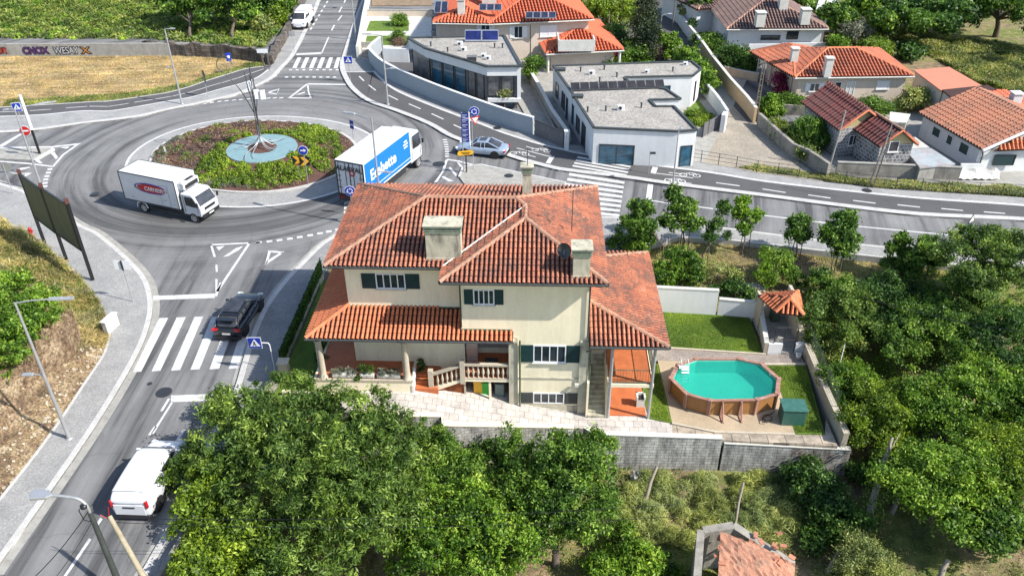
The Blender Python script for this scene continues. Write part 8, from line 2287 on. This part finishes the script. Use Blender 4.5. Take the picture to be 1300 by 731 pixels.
# ---- bracken and grass tufts as ground cover
def cover(name, label, cat, poly, n, hgt, m, leaf=(.28, .05), zfun=None, clumpn=0, lean=.4, dome=0):
    P = np.array([(p[0], p[1]) for p in poly]); lo, hi = P.min(0), P.max(0)
    pts = lo + rs.rand(n * 3, 2) * (hi - lo); pts = pts[inside(pts, [tuple(p) for p in P])][:n]
    if clumpn:
        cc = pts[rs.randint(0, len(pts), clumpn)]; pts = cc[rs.randint(0, clumpn, len(pts))] + rs.normal(size=(len(pts), 2)) * .3
        pts = pts[inside(pts, [tuple(p) for p in P])]
    z = (zfun(pts) if zfun else terrain_h(pts)); n_ = len(pts); out_ = np.zeros((n_, 3))
    hh_ = rs.rand(n_) * hgt * (.6 + .4 * np.sin(pts[:, 0] * 1.7) * np.cos(pts[:, 1] * 1.3))
    if dome:
        ci = rs.randint(0, n_, dome); cc = pts[ci]; j_ = rs.randint(0, dome, n_); R0 = .35 + .5 * rs.rand(dome)
        a_ = rs.rand(n_) * 2 * PI; q_ = rs.rand(n_) ** .7; pts = cc[j_] + np.column_stack([np.cos(a_), np.sin(a_)]) * (q_ * R0[j_])[:, None]
        hh_ = hgt * (R0[j_] / .6) * (1 - q_ ** 2) * (.6 + .4 * rs.rand(n_)); out_ = np.column_stack([np.cos(a_) * q_, np.sin(a_) * q_, np.zeros(n_)]); z = zfun(pts) if zfun else terrain_h(pts)
    cen = np.column_stack([pts, z + np.abs(hh_)])
    nr = rs.normal(size=(n_, 3)) * lean + [0, -.25, .8] + out_
    tone = np.clip(.5 + .3 * np.sin(pts[:, 0] * .9 + 1) * np.sin(pts[:, 1] * 1.1) + .2 * rs.normal(size=n_), 0, 1)
    o = bpy.data.objects.new(name, leaf_mesh(name, cen, nr, leaf[0], leaf[1], L_[m], .2, tone)); C.objects.link(o)
    meta(o, label, cat, kind='stuff'); return o
pw = lambda px, z: [(p.x, p.y) for p in WP(px, z)]
cover('bracken', 'pale green bracken on the slope below the block wall', 'bracken', pw([(790, 605), (1005, 605), (1030, 650), (1010, 690), (930, 700), (880, 690), (800, 680), (770, 650)], -3.1), 46000, .7, 'fern', (.42, .028), dome=150, lean=.9)
cover('undergrowth', 'low green undergrowth on the slope around the ruin and under the trees', 'undergrowth', [(-13, 14), (-13, 33), (3.3, 33.3), (11, 32.5), (18, 32), (60, 40), (60, 14)], 90000, .3, 'grass', (.15, .04), dome=2200)
cover('weeds', 'dry weeds scattered over the slope under the right thicket', 'weeds', [(-13, 14), (-13, 33), (3.3, 33.3), (11, 32.5), (18, 32), (60, 40), (60, 14)], 40000, .3, 'dry', (.22, .025), dome=1500)
cover('brambles', 'tangled green brambles filling the ground between the trees of the right thicket', 'brambles', [(19.5, 46.5), (18.8, 36), (21.5, 31), (27, 26.5), (36, 24), (60, 30), (60, 44), (36, 48.5), (28, 48)], 90000, 1.3, 'mid', (.16, .085), dome=520, lean=.8)
cover('verge_grass', 'rough grass of the verge between the street and the garden wall', 'grass', [(8.5, 46), (16, 46), (19, 47), (45, 47), (45, 49), (35, 52.2), (22, 53.2), (12, 54.6), (8, 55.4)], 30000, .12, 'dry', (.2, .035))
# left bank: dry grass above, dark green hedge mass, weeds on the rock
bankf = lambda P: terrain_h(P) + noise_h(P, 1.2)
cover('dry_grass', 'tall dry grass on the left bank behind the billboard', 'grass', [(p.x, p.y) for p in SW_IN_S[8:46]] + [(-30, 36.5), (-34, 40), (-48, 52)], 34000, .9, 'dry', (.55, .035), zfun=bankf, lean=.7)
cover('dry_grass', 'green blades mixed into the tall grass of the left bank', 'grass', [(p.x, p.y) for p in SW_IN_S[8:38]] + [(-30, 40), (-34, 42), (-48, 52)], 40000, .6, 'grass', (.45, .035), zfun=bankf, lean=.7)
cover('weeds', 'sparse dry weeds and roots on the cut rock of the left bank', 'weeds', [(p.x, p.y) for p in SW_IN_S[40:]] + [(-40, 20), (-36, 34)], 9000, .2, 'dry', (.18, .03), zfun=bankf)
hx = [W(10, 395, 3.2), W(30, 412, 3.2), W(5, 440, 3.2), W(45, 398, 3.0), W(-30, 410, 3.2), W(20, 375, 3.0), W(-20, 460, 3.2), W(-60, 440, 3.2)]
b0 = W(30, 430, 2.5)
plant('hedge', 'dense bright green hedge on top of the rock bank, left of the tall lamp', 'hedge', tuple(b0), [(p.x - b0.x, p.y - b0.y, p.z - b0.z + .1, 1.7, 1.5, 1.0) for p in hx], 26000, (.17, .11), 'bright', clump=.4, per=60, single=True)

for i_, px_ in enumerate(([(824, 396), (951, 404), (967, 447), (824, 440)], [(976, 465.5), (1022, 465.5), (1045, 550), (1011, 550), (993, 500)], [(824, 464), (834, 464), (851, 536), (825, 530)])):
    cover('lawn_grass', ('short grass blades of the back lawn', 'short grass blades of the strip beside the boundary wall', 'short grass blades of the strip beside the balcony posts')[i_], 'grass', gp(px_), (20000, 12000, 5000)[i_], .05, 'yellowgreen', (.08, .02), zfun=lambda P: np.full(len(P), -1.05), lean=.8)
# ---- roundabout planting
def ring_pts(r0, r1, n, a0=0, a1=2 * PI):
    a = a0 + rs.rand(n) * (a1 - a0); q = np.sqrt(r0 ** 2 + rs.rand(n) * (r1 ** 2 - r0 ** 2)); i = ((a % (2 * PI)) / (2 * PI) * len(ring_in)).astype(int) % len(ring_in)
    R = np.array([math.hypot(x - RC.x, y - RC.y) for x, y in ring_in])[i]
    return np.column_stack([RC.x + np.cos(a) * q * R, RC.y + np.sin(a) * q * R])
def mz(P): return np.array([mound_z(x, y) for x, y in P])
def bunch(name, label, centres, per, r, h, m, leaf, kind='stuff', cat='plants'):
    idx = np.repeat(np.arange(len(centres)), per); d = rs.normal(size=(len(idx), 3)); d /= np.linalg.norm(d, axis=1, keepdims=True); d[:, 2] = np.abs(d[:, 2])
    rr = r * (.7 + .6 * rs.rand(len(centres)))[idx] * (.55 + .45 * rs.rand(len(idx)))
    cen = np.column_stack([centres[idx, 0] + d[:, 0] * rr, centres[idx, 1] + d[:, 1] * rr, mz(centres)[idx] + d[:, 2] * h * (rr / r)])
    o = bpy.data.objects.new(name, leaf_mesh(name, cen, d + rs.normal(size=d.shape) * .4, leaf[0], leaf[1], L_[m], .2)); C.objects.link(o)
    return meta(o, label, cat, kind=kind)
c1_ = ring_pts(.0, .93, 900); dd = np.hypot(c1_[:, 0] - DC.x, c1_[:, 1] - DC.y); ang_ = np.arctan2(c1_[:, 1] - RC.y, c1_[:, 0] - RC.x)
front_ = (dd > 3.3) & (((c1_[:, 1] < DC.y - 1.2) & (dd < 7.2) & (c1_[:, 0] > DC.x - 4.5)) | ((c1_[:, 0] > DC.x + 2) & (dd < 7.0)) | (dd < 4.0))
bunch('shrub_bed', 'bright green low shrubs in clumps around the blue-grey disc of the roundabout', c1_[front_][:300], 120, .36, .42, 'yellowgreen', (.14, .10))
bunch('heather_bed', 'purple-brown heather covering the rear and rim of the roundabout', c1_[(~front_) & (dd > 3.3)], 90, .36, .22, 'heather', (.13, .06))
c2_ = ring_pts(.35, .95, 700); d2_ = np.hypot(c2_[:, 0] - DC.x, c2_[:, 1] - DC.y)
bunch('heather_bed', 'green patches between the heather of the roundabout', c2_[(d2_ > 4.0) & (np.sin(c2_[:, 0] * 1.3) * np.cos(c2_[:, 1] * 1.7) > .1)][:300], 70, .38, .26, 'grass', (.13, .06))
c3_ = ring_pts(.82, .95, 150, rad(150), rad(285))
bunch('grass_tufts', 'pale grey-green grass tufts along the left rim of the roundabout', c3_, 46, .3, .3, 'grey', (.22, .03))

# ---- verge grass along the straw field
vg = [(p.x, p.y + .6) for p in NW_T_UP]
cover('verge_grass', 'green grass strip along the straw field edge', 'grass', [(p.x, p.y + .1) for p in NW_T_UP[4:]] + [(p.x - .2, p.y + 2.2) for p in reversed(NW_T_UP[4:])], 16000, .3, 'grass', (.28, .05), zfun=lambda P: np.full(len(P), .05))
cover('straw', 'loose cut straw lying over the tan field', 'straw', [(p.x, p.y) for p in straw[:14]] + [(p.x, p.y) for p in straw[14:]], 30000, .08, 'dry', (.35, .05), zfun=lambda P: np.full(len(P), .05), lean=.25)
# fence verge on the right
cover('verge_grass', 'weedy strip between the street railing and the low grey wall', 'weeds', pw([(935, 214), (960, 219), (1104, 238), (1240, 247), (1320, 252), (1320, 240), (1220, 236), (1100, 229), (1040, 222), (960, 212)], 0), 14000, .4, 'grass', (.3, .05), zfun=lambda P: np.full(len(P), .05))
cover('verge_grass', 'dry grass in the weedy strip by the street railing', 'weeds', pw([(935, 214), (960, 219), (1104, 238), (1240, 247), (1320, 252), (1320, 240), (1220, 236), (1100, 229), (1040, 222), (960, 212)], 0), 6000, .4, 'dry', (.3, .04), zfun=lambda P: np.full(len(P), .05))
# far meadows
z0f = lambda P: np.full(len(P), -.12)
cover('meadow', 'green meadow of tall grass and bramble behind the graffiti wall', 'meadow', pw([(-90, 49), (185, 50), (335, 62), (372, 20), (385, -8), (385, -30), (-90, -30)], 0), 90000, .9, 'grass', (.5, .16), zfun=z0f, lean=.7)
cover('brambles', 'dark green bramble patches in the meadow behind the graffiti wall', 'brambles', pw([(-90, 49), (185, 50), (335, 62), (372, 20), (385, -8), (385, -30), (-90, -30)], 0), 50000, .55, 'bright', (.35, .2), zfun=z0f, dome=700)
cover('meadow', 'wild yellowish field with tall grass at the upper right', 'meadow', pw([(1120, 33), (1330, 66), (1400, 110), (1330, 130), (1240, 104), (1190, 75), (1165, 62), (1130, 45)], 0), 60000, .6, 'grass', (.5, .10), zfun=z0f, lean=.7)
cover('meadow', 'dry stalks in the wild field at the upper right', 'meadow', pw([(1120, 33), (1330, 66), (1400, 110), (1330, 130), (1240, 104), (1190, 75), (1165, 62), (1130, 45)], 0), 26000, .6, 'dry', (.5, .07), zfun=z0f, lean=.7)

# ---- background trees and shrubs
def far_tree(label, bpx, specs, n, m, leaf=(.42, .26), cat='tree', name='tree', **kw):
    kw.setdefault('clump', .7); kw.setdefault('trunk', .2)
    return tree_px(label, bpx, 0.0, specs, n, leaf, m, cat, name, per=40, limbs=6, **kw)
far_tree('left of the two dark trees at the top left, standing in the meadow', (243, 50), [(225, 2, 3.4, 20, .9), (245, 8, 3.2, 18, .8), (236, -15, 4.6, 24, .9), (258, 22, 2.4, 10, .8)], 7000, 'mid')
far_tree('right of the two dark trees at the top left, standing in the meadow', (296, 50), [(285, 2, 3.4, 24, .8), (305, 6, 3.3, 22, .8), (293, -18, 4.8, 30, .9), (318, 18, 2.4, 12, .8)], 8000, 'mid')
far_tree('small dark tree at the top edge between the meadow and the far street', (338, 10), [(335, -2, 2.0, 14, .9), (352, -8, 2.0, 12, .9)], 3500, 'dark')
for i, (x, y) in enumerate(((330, 30), (352, 22), (364, 8))):
    far_tree(('pale bushy shrub left of the parked far van', 'yellowish shrub behind the stone wall of the far street', 'shrub near the top edge beside the far street')[i], (x, y + 6), [(x, y, .8, 11, .8), (x + 8, y + 3, .6, 8, .7)], 2600, ('fern', 'yellowgreen', 'bright')[i], (.35, .18), 'bush', 'bush', trunk=.05)
far_tree('big rounded bright green tree behind the orange villa', (775, 62), [(765, 20, 1.8, 26, .7), (790, 22, 1.8, 24, .7), (778, 2, 3.0, 30, .8), (750, 8, 2.4, 18, .8)], 12000, 'yellowgreen', (.3, .16))
far_tree('tall dark cypress between the orange villa and the lane', (815, 76), [(822, 8, 5.4, 11, 1.3), (818, 28, 4.0, 15, 1.4), (815, 48, 2.6, 18, 1.3), (816, 64, 1.3, 19, 1)], 14000, 'blue', (.24, .10), name='cypress', cat='cypress')
far_tree('light green shrub in front of the cypress', (805, 82), [(808, 62, 1.5, 13, 1), (806, 73, .9, 14, .9)], 4200, 'mid', (.28, .14), 'bush', 'bush', trunk=.05)
far_tree('palm-like shrub left of the cypress', (780, 70), [(778, 45, 1.8, 13, .8), (786, 55, 1.3, 13, .8)], 3000, 'dark', (.6, .10), 'bush', 'bush', trunk=.06)
far_tree('crimson flowering bush beside the lower orange roof', (772, 78), [(771, 71, .7, 8, .7), (780, 73, .6, 5, .7)], 1500, 'purple', (.25, .15), 'bush', 'bush', trunk=.04)
far_tree('low green border of shrubs behind the white flat roof', (790, 84), [(775, 80, .5, 9, .6), (792, 80, .5, 9, .6), (756, 80, .4, 7, .6), (815, 80, .4, 9, .6)], 3200, 'bright', (.25, .12), 'bush', 'bush', trunk=.04)
far_tree('small tree in the court between the two modern houses', (676, 100), [(676, 82, 1.8, 10, .9), (673, 92, 1.2, 7, .8)], 1800, 'mid', (.28, .14), trunk=.06)
far_tree('young palm-like plant before the white frame of the glazed house', (641, 140), [(640, 118, 1.7, 3.5, .6)], 160, 'fern', (.4, .06), 'plant', 'small_palm', trunk=.05)
far_tree('dark fan palm on the rear of the two small lawns', (508, 34), [(508, 26, .7, 9, .7)], 1100, 'mid', (.7, .07), 'palm', 'palm', trunk=.14)
far_tree('dark fan palm on the front of the two small lawns', (505, 54), [(504, 47, .6, 7, .7)], 800, 'mid', (.6, .07), 'palm', 'palm', trunk=.14)
far_tree('greyish dry shrub beside the front palm of the small lawns', (506, 58), [(506, 54, .4, 6, .7)], 700, 'heather', (.3, .06), 'bush', 'bush', trunk=.03)
# clipped hedge along the lane
hp_ = [(848, 55), (858, 65), (870, 76), (882, 88), (893, 98), (897, 108)]
b0 = W(893, 118, 0)
plant('hedge', 'tall clipped bright hedge between the white flat house and the lane', 'hedge', tuple(b0), [(*(W(x, y, 1.3) - b0).xy, 1.2, 1.25, 1.25, 1.35) for x, y in hp_] + [(*(W(x, y, .5) - b0).xy, .5, 1.3, 1.3, 1.0) for x, y in hp_], 22000, (.26, .15), 'bright', clump=.35, per=50, single=True)
far_tree('green lawn shrub in the court of the white flat house', (886, 158), [(887, 146, .3, 13, .35), (878, 156, .3, 10, .35), (893, 155, .3, 9, .35)], 5200, 'yellowgreen', (.16, .10), 'bush', 'bush', trunk=.03, clump=.3)
far_tree('round clipped dark ball shrub beside the brown villa', (879, 40), [(879, 32, 1.3, 7, 1)], 1600, 'dark', (.2, .12), 'bush', 'bush', trunk=.06, clump=.2)
far_tree('dark shrubs below the left wing of the brown villa', (900, 66), [(898, 54, 1.0, 12, .9), (908, 60, .9, 9, .9), (888, 52, .8, 9, .7)], 4200, 'mid', (.28, .14), 'bush', 'bush', trunk=.05)
far_tree('left of two dark conical shrubs beside the bungalow garden', (926, 88), [(925, 72, 1.5, 12, 1.1), (926, 82, .8, 12, 1)], 5000, 'dark', (.24, .12), 'bush', 'shrub', trunk=.06)
far_tree('right of two dark conical shrubs beside the bungalow garden', (948, 92), [(947, 76, 1.5, 11, 1.1), (948, 86, .8, 11, 1)], 5000, 'dark', (.24, .12), 'bush', 'shrub', trunk=.06)
far_tree('crimson climber on the bungalow wall', (989, 122), [(988, 102, 1.6, 6, 1.2), (990, 112, .9, 5, 1.2), (1000, 115, .7, 5, .8)], 2200, 'purple', (.2, .12), 'climber', 'climber', trunk=.04)
far_tree('bright round shrub inside the lane wall corner', (974, 150), [(974, 136, 1.1, 14, .9), (980, 144, .7, 11, .8)], 6000, 'bright', (.2, .12), 'bush', 'bush', trunk=.05, clump=.3)
far_tree('light hedge along the front of the bungalow', (1002, 138), [(998, 128, .9, 9, .8), (1010, 130, .9, 9, .8), (1020, 132, .8, 7, .7)], 4200, 'mid', (.22, .1), 'hedge', 'hedge', trunk=.04)
far_tree('spreading palm in front of the dark red ribbed roof', (1030, 190), [(1026, 165, 1.5, 15, .8), (1034, 176, 1.0, 13, .7), (1018, 174, 1.0, 10, .7)], 6500, 'mid', (.75, .10), 'palm', 'palm', trunk=.12)
far_tree('mixed flowering garden bushes behind the rubble lane wall', (1000, 178), [(985, 160, .8, 9, .8), (998, 168, .7, 9, .8), (1010, 178, .7, 9, .8), (1024, 196, .6, 9, .7), (992, 172, .5, 7, .8)], 6000, 'grass', (.22, .12), 'bush', 'bush', trunk=.04)
far_tree('yucca-like bushes between the bungalow and the stone house', (1118, 148), [(1105, 134, 1.0, 11, .8), (1118, 138, .9, 10, .8)], 4200, 'mid', (.45, .07), 'bush', 'bush', trunk=.05)
far_tree('loose bush beside the bungalow wall near the white shed', (1158, 142), [(1160, 127, 1.1, 11, .9), (1170, 122, 1.2, 8, .8), (1146, 134, .7, 7, .8)], 3800, 'fern', (.28, .12), 'bush', 'bush', trunk=.05)
far_tree('purple-leaved shrub at the end of the lane hedge', (838, 78), [(838, 68, .8, 8, .8)], 1500, 'heather', (.26, .14), 'bush', 'bush', trunk=.04)
# woods at the upper right
gw_ = 'trees of the wood behind the wild field at the top right'
def wood(label, cx, cy, z, rp, n, m, bz=0, **kw):
    sp = [(cx + math.cos(a) * rp * .55, cy + math.sin(a) * rp * .35, z - .6 * (math.sin(a) > 0), rp * .55, .85) for a in (0, 1.3, 2.5, 3.8, 5.1)] + [(cx, cy, z + .8, rp * .6, .85)]
    return far_tree(label, (cx, cy + rp * .9), sp, n, m, **kw)
wood('grey-green round tree behind the bungalow roof', 1085, 40, 1.8, 17, 4500, 'grey', leaf=(.3, .14))
wood('bright yellow-green tree right of the grey-green one behind the bungalow', 1112, 62, 1.6, 18, 6000, 'yellowgreen', leaf=(.3, .14))
wood('dark round bush at the corner of the wild field', 1155, 66, 1.0, 13, 3600, 'dark')
wood('green tree above the brown villa\'s porch', 1062, 55, 1.6, 12, 3200, 'bright', leaf=(.3, .16))
wood('leafy tree behind the right end of the brown roof', 1062, 22, 2.6, 22, 5200, 'mid')
wood('dark tree left of the wild field at the top', 1120, 28, 2.4, 20, 5200, 'mid')
wood('tree in front of the far white building', 1020, 5, 2.4, 16, 3600, 'mid')
wood('pale tree near the top edge left of the wild field', 1100, 5, 3.0, 22, 5200, 'bright')
wood('tree over the lane behind the brown villa', 890, 2, 2.6, 18, 4200, 'mid')
wood('dry shrubbery beside the lane top', 870, 12, 1.2, 12, 2600, 'fern')
wt = []
for i, (x, y, r_, m_) in enumerate(((1150, 12, 24, 'dark'), (1185, 6, 28, 'dark'), (1222, 12, 24, 'dark'), (1200, 28, 14, 'dark'), (1168, 28, 14, 'mid'), (1330, 30, 26, 'dark'), (1135, -18, 26, 'mid'), (1205, -20, 30, 'dark'), (1075, -20, 26, 'mid'), (1300, -22, 32, 'dark'), (1000, -24, 26, 'mid'))):
    wood('dark green tree in the wood behind the wild field at the top right', x, y, 3.6, r_, 4800, m_, group=gw_)
far_tree('large spreading tree with a visible dark trunk at the top right corner', (1264, 46), [(1250, 5, 4.2, 26, .7), (1285, 8, 4.2, 26, .7), (1262, -18, 5.4, 32, .7), (1238, 16, 3.2, 14, .7), (1298, 22, 3.2, 12, .7)], 11000, 'mid', (.36, .2), trunk=.32)
# planter plants
for (t_, w_, k_) in PLANTERS:
    m_ = 'grey' if k_ == 'grey' else 'mid'; nb_ = 4 if w_ > 1 else 2
    bl_ = [((i + .5) / nb_ * w_ - w_ / 2, 0, .32 if k_ == 'grey' else .42, .25, .22, .22 if k_ == 'grey' else .32) for i in range(nb_)]
    cen, nr, tone, _ = crown_points(bl_, 1500, .12, 30, .3)
    o_ = bpy.data.objects.new('plant', leaf_mesh('plant', cen, nr, .09, .03, L_[m_], .2, tone)); C.objects.link(o_); o_.parent = t_
# vines: ivy on the pavement railing, creeper on the lower wall
cen = np.column_stack([np.interp(rs.rand(9000), [0, 1], [0, 1])] * 3); s_ = rs.rand(9000)
cen[:, 0] = -13.25 + .4 * s_ + rs.normal(size=9000) * .045; cen[:, 1] = 37.4 + 10.1 * s_; cen[:, 2] = .5 + rs.rand(9000) * .95
o_ = bpy.data.objects.new('ivy', leaf_mesh('ivy', cen, rs.normal(size=(9000, 3)) + [-.5, -.4, .3], .13, .1, L_['dark'])); C.objects.link(o_); meta(o_, 'dark ivy covering the railing along the pavement left of the house', 'ivy', kind='stuff')
s_ = rs.rand(1600); cen = np.column_stack([15.0 + 3.0 * s_, 32.3 - .12 * rs.rand(1600) + (1 - s_) * .2 - .05, -1.35 - rs.rand(1600) ** 1.2 * (1.8 * (.3 + .7 * s_))])
o_ = bpy.data.objects.new('creeper', leaf_mesh('creeper', cen, rs.normal(size=(1600, 3)) * .3 + [0, -1, .2], .4, .02, L_['heather'])); C.objects.link(o_); meta(o_, 'dry creeper hanging over the lower block wall at the garden corner', 'creeper', kind='stuff')
# shrubs on the porch side
plant('bush', 'dark trimmed shrub beside the left porch column in the side lawn', 'bush', tuple(local(-15.0, 1.6, .45)), [(0, 0, .5, .4, .45, .5), (.2, 1.2, .5, .4, .5, .5), (.3, 2.5, .5, .4, .5, .5)], 4200, (.1, .06), 'dark', single=True, clump=.2)
plant('bush', 'small dark potted bush beside the right porch column', 'bush', tuple(local(-9.15, .75, 1.0)), [(0, 0, .4, .2, .2, .4)], 900, (.1, .07), 'dark', single=True, clump=.12)
# rock in the slope, pale stones
def rock(label, p, s):
    bm = bmesh.new(); bmesh.ops.create_icosphere(bm, subdivisions=3, radius=1)
    for v in bm.verts:
        k_ = 1 + .18 * math.sin(v.co.x * 5 + 1) * math.cos(v.co.y * 4) + .1 * math.sin(v.co.z * 9 + v.co.x * 6); v.co = Vector((v.co.x * s[0], v.co.y * s[1], v.co.z * s[2])) * k_
    me = bpy.data.meshes.new('rock'); bm.to_mesh(me); bm.free(); me.materials.append(M_['concrete']); o = bpy.data.objects.new('rock', me); C.objects.link(o); o.location = p; return meta(o, label, 'rock')
rock('pale boulder below the tall block wall', W(811, 605, -3.0), (.45, .35, .3))
rock('pale rock among the shrubs behind the lower garden wall', W(955, 365, -.5), (.9, .5, .25))

# loose stones on the cut bank and pale blades
bm_ = MB()
for i in range(380):
    j = random.randrange(34, len(SW_IN_S) - 3); p = SW_IN_S[j]; d_ = random.random() ** 1.6 * 3.2
    x, y = p.x - d_ * .95 + random.uniform(-.3, .3), p.y + d_ * .2 + random.uniform(-.5, .5)
    z = float(bankf(np.array([(x, y)]))[0]) + .02; r_ = random.uniform(.02, .09)
    bm_.box((x, y, z), (r_ * 2, r_ * 1.5, r_ * 1.2), M=Matrix.Rotation(random.uniform(0, 3), 3, 'X') @ Matrix.Rotation(random.uniform(0, 3), 3, 'Z'))
meta(bm_.build('rubble', M_['beige']), 'loose pale stones scattered on the cut bank along the left pavement', 'rubble', kind='stuff')
